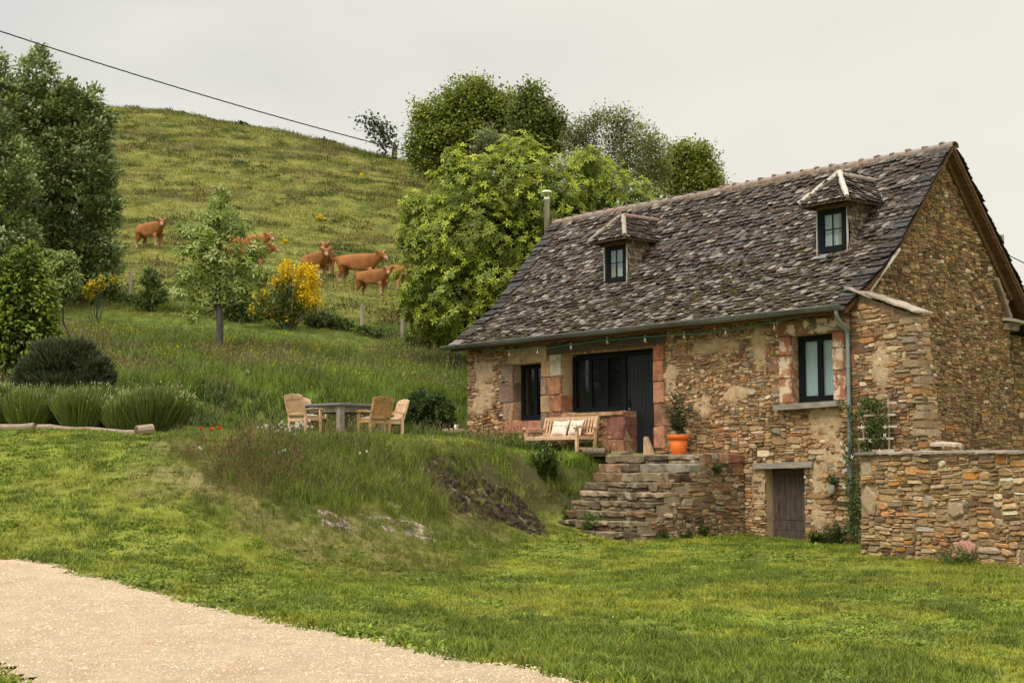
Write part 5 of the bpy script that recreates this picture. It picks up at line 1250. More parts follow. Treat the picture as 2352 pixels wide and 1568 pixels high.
# ---- trellis with its climber, wall pot
trl = empty('trellis', HL(.42, -.16, 0), TH, 'pale wooden ladder trellis fixed to the buttress right of the downpipe', 'trellis')
M_trl = m_plain('bleached_trellis', (.56, .47, .37), .85, .15, 5, (4, 4, 4), .2)
for x in (-.02, .62): bx_(trl, 'upright', (x - .015, .02, .1), (x + .015, .05, 3.02), M_trl, 0)
for i in range(11): bx_(trl, 'rung', (-.06, -.10, .45 + i * .245), (.92 + hr.uniform(-.1, .05), -.075, .49 + i * .245), M_trl, 0)
cl = empty('climbing_plant', HL(.42, -.2, 0), TH, 'green climber with small white flowers on the trellis and the downpipe', 'climber')
pos, cc, wp = [], [], []
for i in range(9000):
    if i > 6500: continue
    if nr.rand() < .66: x = nr.normal(.28, .24); z = nr.uniform(1.7, 3.05)
    elif nr.rand() < .5: x = nr.normal(-.32, .10); z = nr.uniform(.1, 3.0)
    else: x = nr.normal(-.1, .16) ; z = nr.uniform(0.0, 1.9)
    if x > .66 + .2 * vnoise(z * 3, 1.0, 3) or x < -.75: continue
    if vnoise(x * 5.5, z * 4.5, 8) < .46: continue
    y = -abs(nr.normal(0, .07)) - .01
    pos.append((x, y, z)); k = nr.uniform(.6, 1.25); cc.append(np.array([(.11, .165, .035), (.15, .20, .045), (.075, .12, .03)][nr.randint(3)]) * k)
n = len(pos); d = np.stack([nr.normal(0, .7, n), -abs(nr.normal(0, .6, n)) - .1, nr.normal(-.1, .6, n)], 1); tv, tf = leaf_t(.48)
V, F, C = scatter_np(tv, tf, np.array(pos), leaf_frames(d, np.array([[0, -.4, 1.0]])), nr.uniform(.035, .075, n), np.array(cc)); mesh_np('foliage', V, F, M_leaf, cl, col=C)
q = MB()
for i in range(9):
    x0 = nr.uniform(-.35, .5); P = [(x0 * .3 - .1, -.01, 0)]; 
    for k in range(1, 9): P.append((P[0][0] + (x0 - P[0][0]) * k / 8 + nr.normal(0, .03), -.02 - .03 * nr.rand(), k / 8 * nr.uniform(2.5, 3.0)))
    q.tube(P, .008, 4)
q.build('stems', bpy.data.materials['green_stem'], cl)
M_petal = m_plain('white_petal', (.74, .72, .66), .7, .05, bmp=0)
for i in range(16):
    x, z = (nr.uniform(-.2, .75), nr.uniform(1.7, 2.5)) if i < 7 else (nr.normal(-.38, .05), nr.uniform(1.1, 2.2)); q = MB()
    for k in range(4): a = k * math.pi / 2 + .4 + i; q.add([(x, -.16, z), (x + .03 * math.cos(a - .4), -.165, z + .03 * math.sin(a - .4)), (x + .055 * math.cos(a), -.155, z + .055 * math.sin(a)), (x + .03 * math.cos(a + .4), -.165, z + .03 * math.sin(a + .4))], [(0, 1, 2, 3)])
    q.build('white_flower', M_petal, cl)
q = MB(); q.lathe([(.07, 0), (.075, .01), (.10, .20), (.085, .20), (.06, .03), (0, .03)], 14, close=False); wpo = q.build('wall_pot', m_plain('grey_green_clay', (.26, .25, .19), .8, .15), None, smooth=True); wpo.location = HL(-.46, -.16, 1.02); tag(wpo, 'small grey clay pot hung low on the wall left of the downpipe', 'pot')
q = MB(); q.tube([(-.10, .02, .17), (-.14, .06, .16), (-.08, .14, .15)], .006, 4); q.tube([(.10, .02, .17), (.14, .06, .16), (.08, .14, .15)], .006, 4); q.build('bracket', bpy.data.materials['dark_iron'], wpo)
stems_plant('pot_fern', HL(-.40, -.16, 1.2), 16, .22, .22, 8, .07, .4, [(.05, .085, .025), (.08, .12, .035)], 'bushy green plant spilling from the small clay wall pot', 'plant', root=.04)
# ---- logs edging the lavender bed
M_bark = m_plain('pale_stripped_log', (.30, .225, .165), .9, .3, 5, (1, 5, 5), .5)
def edge_log(name, x0, x1, Yd0, Yd1, r, label):
    a = at(x0, 985, Yd0); b = at(x1, 990, Yd1); A = Vector((a.x, Yd0, tz(a.x, Yd0) + r * .75)); B = Vector((b.x, Yd1, tz(b.x, Yd1) + r * .75)); o = empty(name, (A + B) / 2, 0, label, 'log', 'logs edging the lavender bed'); A -= o.location; B -= o.location
    q = MB(); q.tube([A.lerp(B, k / 8) + Vector((0, 0, .015 * math.sin(k * 1.7))) for k in range(9)], [r * (1 + .06 * math.sin(k * 2.3)) for k in range(9)], 10); q.build('trunk', M_bark, o); return o
edge_log('border_log', 86, 318, 31.6, 31.3, .068, 'long bleached log lying before the lavender, left of the stump'); edge_log('border_log', -150, 78, 31.9, 31.65, .078, 'thicker log at the left edge of the lavender bed')
a = at(328, 990, 31.2); o = empty('log_stump', (a.x, 31.25, tz(a.x, 31.25)), 0, 'stubby cut log end closing the right end of the lavender border', 'log'); q = MB(); q.tube([(-.12, -.10, .10), (.16, .12, .14)], [.115, .12], 12); q.build('trunk', M_bark, o)
q = MB(); q.lathe([(.105, 0), (0, .004)], 12, close=False); q.xf(Matrix.Translation((-.123, -.102, .10)) @ Vector((-.28, -.22, -.04)).to_track_quat('Z', 'Y').to_matrix().to_4x4()); q.build('cut_face', bpy.data.materials['cut_wood'], o)
# ---------------------------------------------------------------- trees and shrubs
tr_ = np.random.RandomState(17)
M_barkd = m_plain('dark_bark', (.060, .047, .036), .95, .4, 6, (1, 1, .25), .7, spec=.1); M_birch = m_plain('birch_bark', (.42, .37, .30), .85, .35, 5, (1, 1, .5), .4, spec=.1)
M_crown = m_leaf('tree_leaf', .38, .12, .45); M_crown2 = m_leaf('silvery_leaf', .25, .12, .5)
PXM = lambda Y: Y / CAM_F                      # metres per photo pixel at depth Y
def lobes_from(px, Y, depth=1.0):
    """crown lobes surveyed as (x, y, rx, ry[, extra depth, squash]) in photo pixels at depth Y"""
    out = []
    for q in px:
        dy = q[4] if len(q) > 4 else 0.0; c = at(q[0], q[1], Y + dy); k = PXM(Y + dy); out.append((np.array(c), np.array([q[2] * k, (q[2] + q[3]) / 2 * k * depth, q[3] * k])))
    return out
def sample_lobes(lobes, n, r, inner=.55, low=-1.0, rough=.24):
    vol = np.array([l[1][0] * l[1][2] for l in lobes]) ** 1.0; k = r.choice(len(lobes), n, p=vol / vol.sum())
    d = r.normal(size=(n, 3)); d /= np.linalg.norm(d, axis=1, keepdims=True); d[:, 2] = np.where(d[:, 2] < low, -d[:, 2], d[:, 2])
    rad_ = inner + (1 - inner) * r.rand(n) ** .7; rad_ *= 1 + rough * (vnoise(d[:, 0] * 3 + k * 3.7, d[:, 2] * 3 + d[:, 1] * 2, 3) - .5) + rough * 1.3 * (vnoise(d[:, 0] * 7 + k * 5.1, d[:, 2] * 7 + d[:, 1] * 5, 8) - .5)
    C = np.array([l[0] for l in lobes])[k]; R = np.array([l[1] for l in lobes])[k]
    return C + d * R * rad_[:, None], d, rad_, k
def limbs(parent, base, r0, targets, mat, r, sway=.06, top=None):
    """tapered trunk with limbs that fork towards the lobes"""
    base = np.array(base); tg = sorted(targets, key=lambda q: q[2]); cx = np.mean([q[:2] for q in tg], axis=0); topz = max(q[2] for q in tg) if top is None else top
    n = 9; P = []
    for i in range(n): t = i / (n - 1); P.append(base + np.array([(cx[0] - base[0]) * t ** 1.5 + sway * r.normal() * (0 < i), (cx[1] - base[1]) * t ** 1.5 + sway * r.normal() * (0 < i), (topz - base[2]) * t]))
    q = MB(); q.tube([tuple(p) for p in P], [r0 * (1 - .82 * (i / (n - 1)) ** .9) for i in range(n)], 9); q.build('trunk', mat, parent)
    for tgt in tg:
        t = np.clip((tgt[2] - base[2]) / (topz - base[2]) * .62, .12, .85); f = t * (n - 1); i = int(f); s = P[i] + (P[min(i + 1, n - 1)] - P[i]) * (f - i); e = np.array(tgt); m = (s + e) / 2 + np.array([0, 0, .10 * np.linalg.norm(e - s)]) + r.normal(size=3) * .05 * np.linalg.norm(e - s)
        Q = [tuple((1 - u) ** 2 * s + 2 * u * (1 - u) * m + u * u * e) for u in (0, .25, .5, .75, 1)]; q = MB(); rr_ = r0 * .5 * (1 - .5 * t); q.tube(Q, [rr_, rr_ * .75, rr_ * .55, rr_ * .35, rr_ * .15], 6); q.build('limb', mat, parent)
def pal_pick(cols, n, r, lo=.72, hi=1.3):
    c = (np.array(cols) * np.array([1.75, 1.65, 1.35]))[r.randint(len(cols), size=n)]; return c * r.uniform(lo, hi, (n, 1))
LT = lambda w, dr=1.0: leaf_t(w, dr)
def leaf4(w, dr=1.0): return np.array([(0, 0, 0), (-.5 * w, .45, .05), (.5 * w, .45, .05), (0, 1.0, -.14 * dr), (0, .5, -.03 * dr)]), np.array([(0, 4, 1), (0, 2, 4), (1, 4, 3), (4, 2, 3)])
def leaf2(w, dr=1.0): return np.array([(0, 0, 0), (-.5 * w, .5, .04), (.5 * w, .5, .04), (0, 1.0, -.10 * dr)]), np.array([(0, 2, 1), (1, 2, 3)])
def leaf_cloud(pos, out, size, width, cols, r, up=.4, droop=0.0, spread=.8, droopt=1.0, tpl=None):
    n = len(pos); d = out + r.normal(size=(n, 3)) * spread; d[:, 2] -= droop; upv = np.stack([r.normal(0, .35, n), r.normal(0, .35, n) - .2, np.ones(n)], 1); tv, tf = (tpl or LT)(width, droopt)
    return scatter_np(tv, tf, pos, leaf_frames(d, upv), size * r.uniform(.65, 1.25, n), cols)
def rosettes(pos, axis, leaflen, width, cols, r, k=7, droop=.35):
    """palmate sprays: k long leaves fanned out round the shoot and hanging a little"""
    n = len(pos); R = frames(axis, r.rand(n) * 6.28); parts = []
    tv, tf = leaf4(width, .8)
    for j in range(k):
        a = j * 2 * math.pi / k; el = r.uniform(-droop, .35, n); dl = np.stack([np.cos(a + r.normal(0, .2, n)) * np.cos(el), np.sin(a + r.normal(0, .2, n)) * np.cos(el), np.sin(el)], 1); d = np.einsum('kij,kj->ki', R, dl); d[:, 2] -= droop * .5
        parts.append(scatter_np(tv, tf, pos + d * leaflen * .06, leaf_frames(d, axis + np.array([[0, 0, .5]])), leaflen * r.uniform(.7, 1.15, n), cols * r.uniform(.85, 1.15, (n, 1))))
    return joinnp(parts)
def tree(name, base, label, cat, group=None): return empty(name, base, 0, label, cat, group)
def local(V, o): return V - np.array(o.location)[None]
def crown_part(o, V, F, C, mat, name='crown'): return mesh_np(name, local(V, o), F, mat, o, col=C)
def limbs_local(o, base, r0, lobes, mat, r, **k): limbs(o, np.array(base) - np.array(o.location), r0, [l[0] - np.array(o.location) for l in lobes], mat, r, **k)
GP = lambda x, Y, dz=-.1: Vector((at(x, 900, Y).x, Y, tz(at(x, 900, Y).x, Y) + dz))

# ---- sweet chestnut behind the cottage
Y = 51.0; r = np.random.RandomState(101)
LB = lobes_from([(1190, 430, 118, 112), (1085, 470, 112, 120), (1010, 560, 92, 110), (1110, 570, 150, 130), (1250, 470, 120, 110), (1340, 430, 92, 82, 1), (1400, 470, 110, 72, 1), (1470, 470, 62, 52, 1.5), (985, 640, 82, 82), (1060, 670, 130, 100), (1180, 640, 150, 120), (1020, 725, 82, 60), (1105, 735, 110, 58), (1300, 560, 130, 110, 1), (1200, 360, 52, 46), (1045, 375, 32, 44), (950, 480, 34, 48), (940, 545, 32, 40), (955, 700, 52, 40), (1355, 370, 32, 34), (1250, 700, 150, 90, 1)], Y, .95)
b0 = GP(1150, Y); ct = tree('chestnut_tree', b0, 'large bright green chestnut tree with palmate leaf sprays behind the cottage', 'tree'); limbs_local(ct, b0, .38, LB, M_barkd, r)
n = 11500; pos, out, rd_, k = sample_lobes(LB, n, r, .62, rough=.4); ax = out * 1.2 + np.array([[0, -.2, .45]]) + r.normal(size=(n, 3)) * .25; ax /= np.linalg.norm(ax, axis=1, keepdims=True)
young = (rd_ > .9) & (r.rand(n) < np.clip(.42 + .75 * out[:, 2], .12, .9)); col = np.where(young[:, None], pal_pick([(.198, .245, .026), (.235, .27, .034), (.162, .215, .024)], n, r), pal_pick([(.11, .145, .018), (.082, .116, .016), (.132, .165, .02)], n, r, .5, 1.3))  # upper outer sprays coloured paler as if lit from above, inner ones darker
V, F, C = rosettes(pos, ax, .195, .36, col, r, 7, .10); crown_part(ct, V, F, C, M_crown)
# ---- silvery whitebeams on the left
def silvery(px, Y, bx, seed, label, nleaf, dark=1.0, trunks=3):
    r = np.random.RandomState(seed); LB = lobes_from(px, Y, .9); b0 = GP(bx, Y); o = tree('whitebeam_tree', b0, label, 'tree', 'silvery trees at the left edge')
    for j in range(trunks): limbs_local(o, b0 + Vector((r.uniform(-.9, .9), r.uniform(-.6, .6), 0)), .15, LB[j::trunks], M_barkd, r, sway=.12, top=(b0.z - o.location.z) + .72 * (max(l[0][2] for l in LB[j::trunks]) - b0.z))
    m_ = nleaf // 22; pos, out, rd_, k = sample_lobes(LB, m_, r, .45); ax = out * .6 + np.array([[.35, -.3, .75]]) + r.normal(size=(m_, 3)) * .3
    P, D, CC = [], [], []; base = pal_pick([(.11, .155, .052), (.13, .178, .06), (.085, .125, .042), (.155, .195, .07)], m_, r, .45, 1.5) * dark; pale = r.rand(m_) < .46
    for j in range(22):
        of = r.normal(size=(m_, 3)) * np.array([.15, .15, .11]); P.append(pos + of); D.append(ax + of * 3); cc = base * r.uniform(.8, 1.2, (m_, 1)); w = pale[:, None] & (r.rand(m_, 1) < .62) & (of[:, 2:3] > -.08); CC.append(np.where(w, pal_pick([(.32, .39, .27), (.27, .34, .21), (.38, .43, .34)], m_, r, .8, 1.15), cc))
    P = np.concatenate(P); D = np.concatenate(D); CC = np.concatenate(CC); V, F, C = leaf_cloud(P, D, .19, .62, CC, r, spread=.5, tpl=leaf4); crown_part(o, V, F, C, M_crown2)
silvery([(85, 180, 40, 68), (60, 260, 62, 90), (110, 290, 70, 80), (150, 250, 44, 70), (200, 240, 40, 40), (215, 300, 46, 66), (170, 380, 88, 90), (90, 420, 100, 110), (225, 400, 42, 70), (190, 490, 86, 80), (100, 540, 110, 80), (240, 480, 40, 60), (215, 570, 62, 62), (130, 610, 80, 50), (235, 615, 40, 40), (95, 130, 14, 22), (255, 270, 12, 22)], 62, 140, 201, 'tall silvery green tree rising to a pointed top at the left', 48000)
silvery([(-10, 180, 34, 60), (5, 250, 40, 80), (-30, 330, 70, 90), (20, 400, 70, 90), (-40, 480, 80, 90), (10, 540, 70, 80), (-60, 250, 60, 80)], 58, -10, 202, 'silvery green tree cut off by the left edge of the photograph', 20000, .95, 2)
# ---- clipped hornbeam column and the small tree behind it
def hornbeam():
    Y = 40.0; r = np.random.RandomState(301); b0 = GP(55, Y); o = tree('hornbeam_shrub', b0, 'dense column shaped yellow green shrub at the left edge above the lavender', 'shrub')
    LB = lobes_from([(60, 625, 40, 50), (72, 590, 18, 28), (35, 600, 14, 26), (55, 690, 62, 76), (50, 770, 80, 80), (30, 830, 62, 40), (95, 715, 34, 66), (105, 790, 34, 66), (0, 700, 56, 90), (-10, 790, 60, 80), (15, 630, 24, 40), (92, 640, 16, 24)], Y, .9); limbs_local(o, b0, .08, LB, M_barkd, r)
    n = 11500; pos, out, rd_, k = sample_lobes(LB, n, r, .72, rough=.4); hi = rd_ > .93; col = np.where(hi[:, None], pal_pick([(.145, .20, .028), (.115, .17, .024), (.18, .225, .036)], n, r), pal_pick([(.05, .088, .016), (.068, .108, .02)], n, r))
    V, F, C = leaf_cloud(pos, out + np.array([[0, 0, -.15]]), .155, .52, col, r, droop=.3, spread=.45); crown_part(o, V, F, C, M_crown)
hornbeam()
Y = 47.0; r = np.random.RandomState(302); b0 = GP(150, Y); o = tree('small_tree', b0, 'small bright leafy tree between the column shrub and the silvery trees', 'tree'); LB = lobes_from([(150, 600, 34, 26), (120, 620, 36, 34), (165, 640, 26, 30), (135, 660, 36, 34), (110, 590, 20, 18)], Y); limbs_local(o, b0, .05, LB, M_barkd, r)
n = 700; pos, out, rd_, k = sample_lobes(LB, n, r, .4); col = pal_pick([(.10, .145, .035), (.14, .18, .055), (.08, .12, .03)], n, r); V, F, C = rosettes(pos, out + np.array([[.3, -.2, .6]]), .24, .28, col, r, 5, .3); crown_part(o, V, F, C, M_crown)
# ---- young chestnut standing alone on the meadow
Y = 50.0; r = np.random.RandomState(401); b0 = GP(500, Y); o = tree('young_tree', b0, 'slender young tree with a loose conical crown standing alone on the meadow', 'tree')
LB = lobes_from([(508, 445, 22, 26), (505, 490, 50, 36), (480, 535, 52, 40), (545, 525, 40, 34), (500, 580, 80, 40), (425, 580, 34, 24), (440, 530, 26, 18), (590, 570, 30, 30), (560, 600, 50, 40), (460, 630, 56, 34), (540, 650, 60, 34), (605, 630, 34, 26), (430, 680, 44, 22), (500, 685, 44, 20), (445, 720, 26, 18), (580, 665, 30, 20), (405, 520, 16, 12), (420, 640, 26, 18)], Y, .9)
tl = o; q = MB(); bl = Vector(b0) - Vector(o.location); H_ = at(505, 450, Y).z - o.location.z; kx = at(505, 450, Y).x - b0.x; P = [(kx * (i / 10) ** 1.2 + .05 * math.sin(i), .04 * math.cos(i * 1.3), H_ * i / 10) for i in range(11)]; q.tube(P, [.135, .125, .12, .11, .085, .07, .055, .045, .03, .02, .01], 9); q.build('trunk', m_plain('grey_bark', (.085, .075, .065), .95, .3, 8, (1, 1, .3), .5), o)
for c, R_ in LB:
    e = c - np.array(o.location); f = np.clip(e[2] / H_ * .8, .33, .92) * 10; i = int(f); s = np.array(P[i]); q = MB(); mm = s * .45 + e * .55 + np.array([0, 0, -.10]); q.tube([tuple(s), tuple((s + mm) / 2), tuple(mm), tuple(e)], [.032, .026, .018, .007], 5); q.build('limb', M_barkd, o)
n = 950; pos, out, rd_, k = sample_lobes(LB, n, r, .35); pale = r.rand(n) < .42; col = np.where(pale[:, None], pal_pick([(.25, .31, .13), (.20, .265, .085)], n, r), pal_pick([(.125, .175, .028), (.16, .21, .036), (.09, .14, .026)], n, r))
V, F, C = rosettes(pos, out * .7 + np.array([[.35, -.25, .6]]) + r.normal(size=(n, 3)) * .2, .235, .36, col, r, 5, .08); crown_part(o, V, F, C, M_crown)
# ---- far trees on the hill behind
def far_tree(name, px, Y, bx, seed, label, cols, n, size, by=None, trunk=.3, mat=M_barkd, inner=.5, width=.75, spread=.8, dep=.9, show=False):
    r = np.random.RandomState(seed); LB = lobes_from(px, Y, dep); g = at(bx, by or 420, Y); b0 = Vector((g.x, Y, min(tz(g.x, Y), g.z))); o = tree(name, b0, label, 'tree', 'trees beyond the cottage roof'); limbs_local(o, b0, trunk, LB, mat, r, sway=.2)
    sub = 5; m_ = n // sub; pos, out, rd_, k = sample_lobes(LB, m_, r, inner, rough=.55); P, D, CC = [], [], []; base = pal_pick(cols, m_, r, .5, 1.4) * (.72 + .56 * vnoise(pos[:, 0] * 1.1, pos[:, 2] * 1.3, 4))[:, None]
    for j in range(sub): of = r.normal(size=(m_, 3)) * size * 1.3; P.append(pos + of); D.append(out + r.normal(size=(m_, 3)) * .5); CC.append(base * r.uniform(.85, 1.15, (m_, 1)))
    V, F, C = leaf_cloud(np.concatenate(P), np.concatenate(D), size, width, np.concatenate(CC), r, spread=spread, tpl=leaf2); crown_part(o, V, F, C, M_crown); return o
OAK = [(.105, .135, .026), (.125, .155, .03), (.08, .11, .024), (.145, .175, .034)]
far_tree('oak_tree', [(1085, 235, 70, 50), (1030, 270, 62, 50), (1130, 265, 60, 56), (985, 330, 52, 40), (1060, 320, 90, 60), (1000, 300, 40, 46), (1150, 310, 62, 60), (1090, 205, 30, 20), (975, 355, 46, 20), (1180, 260, 30, 40), (1010, 380, 60, 30), (965, 262, 18, 30)], 120, 1080, 501, 'broad round crowned oak highest on the hill behind the chestnut', OAK, 40000, .27, by=420, trunk=.7)
far_tree('ash_tree', [(1225, 290, 52, 60), (1215, 240, 30, 40), (1255, 265, 26, 36), (1265, 320, 34, 50), (1220, 340, 56, 46), (1195, 250, 18, 26), (1180, 360, 60, 36), (1285, 290, 14, 30), (1225, 212, 16, 18)], 112, 1225, 502, 'darker tree with ragged tips just right of the big round oak', [(.09, .115, .03), (.075, .10, .027), (.11, .135, .034)], 17000, .27, by=420, trunk=.4)
far_tree('pale_conifer', [(1120, 340, 24, 46), (1145, 350, 22, 36), (1100, 360, 16, 34), (1170, 372, 26, 26)], 95, 1125, 503, 'pale bluish green tree peeping between the oak and the chestnut', [(.15, .175, .085), (.12, .15, .07)], 6000, .18, by=430, trunk=.14)
BI = [(.125, .15, .048), (.10, .125, .04), (.15, .175, .06), (.09, .115, .038)]
far_tree('birch_tree', [(1345, 305, 36, 40), (1335, 350, 44, 60), (1370, 280, 26, 30), (1360, 400, 54, 46), (1310, 320, 18, 30)], 92, 1345, 504, 'leftmost birch with drooping grey green twigs above the roof', BI, 6500, .16, by=470, trunk=.2, mat=M_birch, inner=.3)
far_tree('birch_tree', [(1430, 275, 36, 32), (1415, 310, 44, 46), (1452, 330, 40, 50), (1420, 370, 54, 50), (1400, 265, 16, 20), (1440, 400, 50, 40)], 90, 1425, 505, 'tall airy birch with a visible pale trunk in the middle of the birches', BI, 6500, .16, by=470, trunk=.24, mat=M_birch, inner=.25)
far_tree('birch_tree', [(1500, 330, 34, 36), (1480, 360, 36, 50), (1515, 380, 30, 40), (1490, 420, 46, 36), (1470, 300, 16, 26)], 93, 1490, 506, 'birch on the right of the birch group, beside the rounded tree', BI, 5500, .16, by=470, trunk=.2, mat=M_birch, inner=.3)
far_tree('rounded_tree', [(1575, 375, 44, 44), (1610, 390, 40, 50), (1540, 400, 40, 46), (1590, 430, 66, 40), (1635, 425, 26, 34), (1560, 345, 26, 16), (1600, 352, 30, 18)], 100, 1590, 507, 'rounded tree at the right end of the wood just above the roof ridge', [(.12, .15, .032), (.10, .13, .03), (.15, .18, .042)], 16000, .21, by=470, trunk=.25)
q = far_tree('sapling', [(865, 295, 20, 12), (880, 320, 20, 16), (845, 285, 14, 8), (885, 340, 12, 10), (830, 275, 9, 6), (890, 300, 8, 8)], 158, 888, 508, 'thin leaning dark tree alone on the crest of the hill', [(.035, .05, .022), (.028, .04, .02)], 620, .42, by=372, trunk=.16, inner=.1)
g = at(905, 352, 157); q = MB(); q.tube([(0, 0, -.6), (.1, 0, .6), (.05, 0, 1.3)], [.32, .28, .05], 7); q.tube([(.1, 0, .3), (.5, 0, 1.0)], [.18, .05], 6); st = q.build('broken_stump', M_barkd); st.location = g; tag(st, 'short dark broken stump right of the leaning tree on the crest', 'stump')
far_tree('dark_bush', [(985, 365, 14, 14), (990, 390, 18, 16), (970, 375, 10, 8)], 140, 988, 509, 'dark bush on the hillside at the left foot of the oak', [(.045, .06, .025), (.035, .05, .02)], 700, .35, by=400, trunk=.1)
# low scrub on the crest
def scrub(px, Y, label, n, cols, size=.4, name='crest_scrub'):
    r = np.random.RandomState(int(px[0][0]) + 7); LB = lobes_from(px, Y); g = LB[0][0]; o = tree(name, (g[0], g[1], g[2] - LB[0][1][2]), label, 'bush', 'scrub on the hill crest'); pos, out, rd_, k = sample_lobes(LB, n, r, .3); V, F, C = leaf_cloud(pos, out, size, .6, pal_pick(cols, n, r), r); crown_part(o, V, F, C, M_crown, 'foliage')
scrub([(375, 262, 36, 5), (410, 266, 26, 6), (350, 258, 12, 3)], 170, 'long low patch of dark scrub on the left of the hill crest', 500, [(.05, .06, .025), (.06, .06, .028)])
scrub([(552, 286, 14, 4), (565, 290, 10, 3)], 167, 'small dark tuft of scrub further down the hill crest', 160, [(.045, .055, .024)])
scrub([(740, 326, 16, 6), (765, 333, 14, 4)], 163, 'dark scrub on the crest left of the leaning tree', 200, [(.045, .055, .024)])

# ---- yellow broom and other shrubs
M_flower = m_leaf('flower_petal', .2, .1, .6)
def broom(px, Y, bx, seed, label, nflower, nstem, fl=.055, green=400, glob=None):
    r = np.random.RandomState(seed); LB = lobes_from(px, Y); b0 = GP(bx, Y, 0); o = tree('broom_bush', b0, label, 'broom', 'yellow flowering broom'); q = MB()
    for i in range(nstem):
        c, R_ = LB[r.randint(len(LB))]; e = c + r.normal(size=3) * R_ * .6 - np.array(b0); s = np.array([e[0] * .15, e[1] * .15, 0]) + r.normal(size=3) * np.array([.12, .12, 0]); q.tube([tuple(s), tuple(s * .45 + e * .55 + np.array([0, 0, .1])), tuple(e)], [.016, .012, .004], 4)
    q.build('stems', m_plain('broom_stem', (.05, .075, .028), .8, .25, bmp=0) if 'broom_stem' not in bpy.data.materials else bpy.data.materials['broom_stem'], o)
    if green:
        GB = lobes_from(glob, Y) if glob else LB; pos, out, rd_, k = sample_lobes(GB, green, r, .3); V, F, C = leaf_cloud(pos, out + np.array([[0, 0, .6]]), .16, .35, pal_pick([(.05, .08, .022), (.07, .10, .028), (.04, .06, .02)], green, r), r); crown_part(o, V, F, C, M_crown, 'foliage')
    m_ = nflower // 9; pos, out, rd_, k = sample_lobes(LB, m_, r, .5); P = np.repeat(pos, 9, axis=0) + r.normal(size=(m_ * 9, 3)) * np.array([.05, .05, .09]); D = np.repeat(out, 9, axis=0)
    V, F, C = leaf_cloud(P, D + np.array([[0, -.3, .3]]), fl, .85, pal_pick([(.43, .335, .006), (.46, .37, .009), (.39, .28, .005)], len(P), r, .85, 1.15), r, spread=1.0); crown_part(o, V, F, C, M_flower, 'blossom')
broom([(660, 620, 20, 20), (705, 645, 30, 28), (715, 680, 24, 34), (700, 620, 24, 12), (650, 650, 18, 14), (630, 645, 14, 10), (605, 680, 20, 10), (590, 710, 16, 12), (690, 690, 18, 26), (720, 620, 6, 6), (625, 715, 22, 12), (665, 730, 20, 10)], 58.5, 660, 601, 'big broom bush blazing yellow left of the nearest cows', 7000, 60, .075, 2200, [(620, 700, 44, 34), (670, 700, 40, 40), (600, 715, 30, 24), (705, 720, 34, 26), (655, 670, 30, 30)])
broom([(970, 775, 24, 18), (990, 780, 26, 16), (1010, 770, 14, 22), (955, 765, 12, 16), (1020, 790, 10, 10), (985, 745, 16, 12)], 56, 985, 602, 'sparse yellow broom below the chestnut beside the gutter end', 900, 26, .07, 1900, [(960, 780, 34, 24), (1000, 775, 34, 30), (1030, 770, 20, 30)])
broom([(215, 660, 18, 10), (205, 672, 14, 10), (232, 650, 6, 14), (260, 640, 8, 6)], 57, 215, 603, 'small yellow broom in the shade under the silvery trees', 1100, 12, .065, 300)
broom([(733, 505, 10, 6), (745, 508, 6, 4)], 103, 735, 604, 'small yellow broom tuft high on the hillside above the cows', 320, 5, .13, 60)
broom([(655, 560, 9, 6), (668, 566, 9, 5)], 88, 662, 605, 'small yellow broom tuft on the slope left of the paired cows', 320, 5, .12, 80)
broom([(795, 405, 4, 2), (830, 403, 5, 2), (818, 440, 3, 2)], 130, 815, 606, 'faint specks of yellow broom near the top of the hill', 90, 3, .15, 0)
def bush(name, px, Y, bx, seed, label, cols, n, size, width=.5, group=None, cat='bush', inner=.4, up=.4, spread=.8):
    r = np.random.RandomState(seed); LB = lobes_from(px, Y); b0 = GP(bx, Y, 0); o = tree(name, b0, label, cat, group); pos, out, rd_, k = sample_lobes(LB, n, r, inner); V, F, C = leaf_cloud(pos, out + np.array([[0, 0, up]]), size, width, pal_pick(cols, n, r), r, spread=spread); crown_part(o, V, F, C, M_crown, 'foliage')
    q = MB()
    for i in range(8): c, R_ = LB[r.randint(len(LB))]; e = c + r.normal(size=3) * R_ * .5 - np.array(b0); q.tube([(e[0] * .2, e[1] * .2, 0), tuple(e)], [.014, .004], 4)
    q.build('stems', M_barkd, o); return o
GB_ = [(.05, .078, .022), (.065, .095, .026), (.04, .06, .02)]; GH_ = 'dark bushes along the fence line'
for i, (px, Y, bx, lab, n) in enumerate([([(345, 640, 20, 24), (360, 675, 26, 24), (330, 690, 26, 16)], 61, 345, 'dark bush right of the leftmost fence post', 900), ([(545, 690, 40, 26), (575, 715, 26, 20), (525, 710, 24, 16)], 60, 550, 'low dark bush between the young tree and the big broom', 800),
     ([(745, 740, 34, 18), (780, 750, 30, 16), (720, 735, 16, 16)], 60, 750, 'low green bush between the second and third fence posts', 900), ([(865, 770, 40, 14), (895, 780, 30, 14), (835, 765, 24, 12)], 59.5, 870, 'low dark bush left of the rightmost bare fence post', 900),
     ([(230, 690, 40, 14), (280, 690, 30, 14), (190, 685, 40, 16), (250, 660, 20, 20)], 62, 230, 'dark undergrowth in the shade at the foot of the silvery trees', 1400), ([(945, 790, 16, 10), (960, 780, 12, 12)], 58, 950, 'dark tuft right of the rightmost bare fence post', 300)]):
    bush('fence_bush', px, Y, bx, 700 + i, lab, GB_, n, .20, .5, GH_)
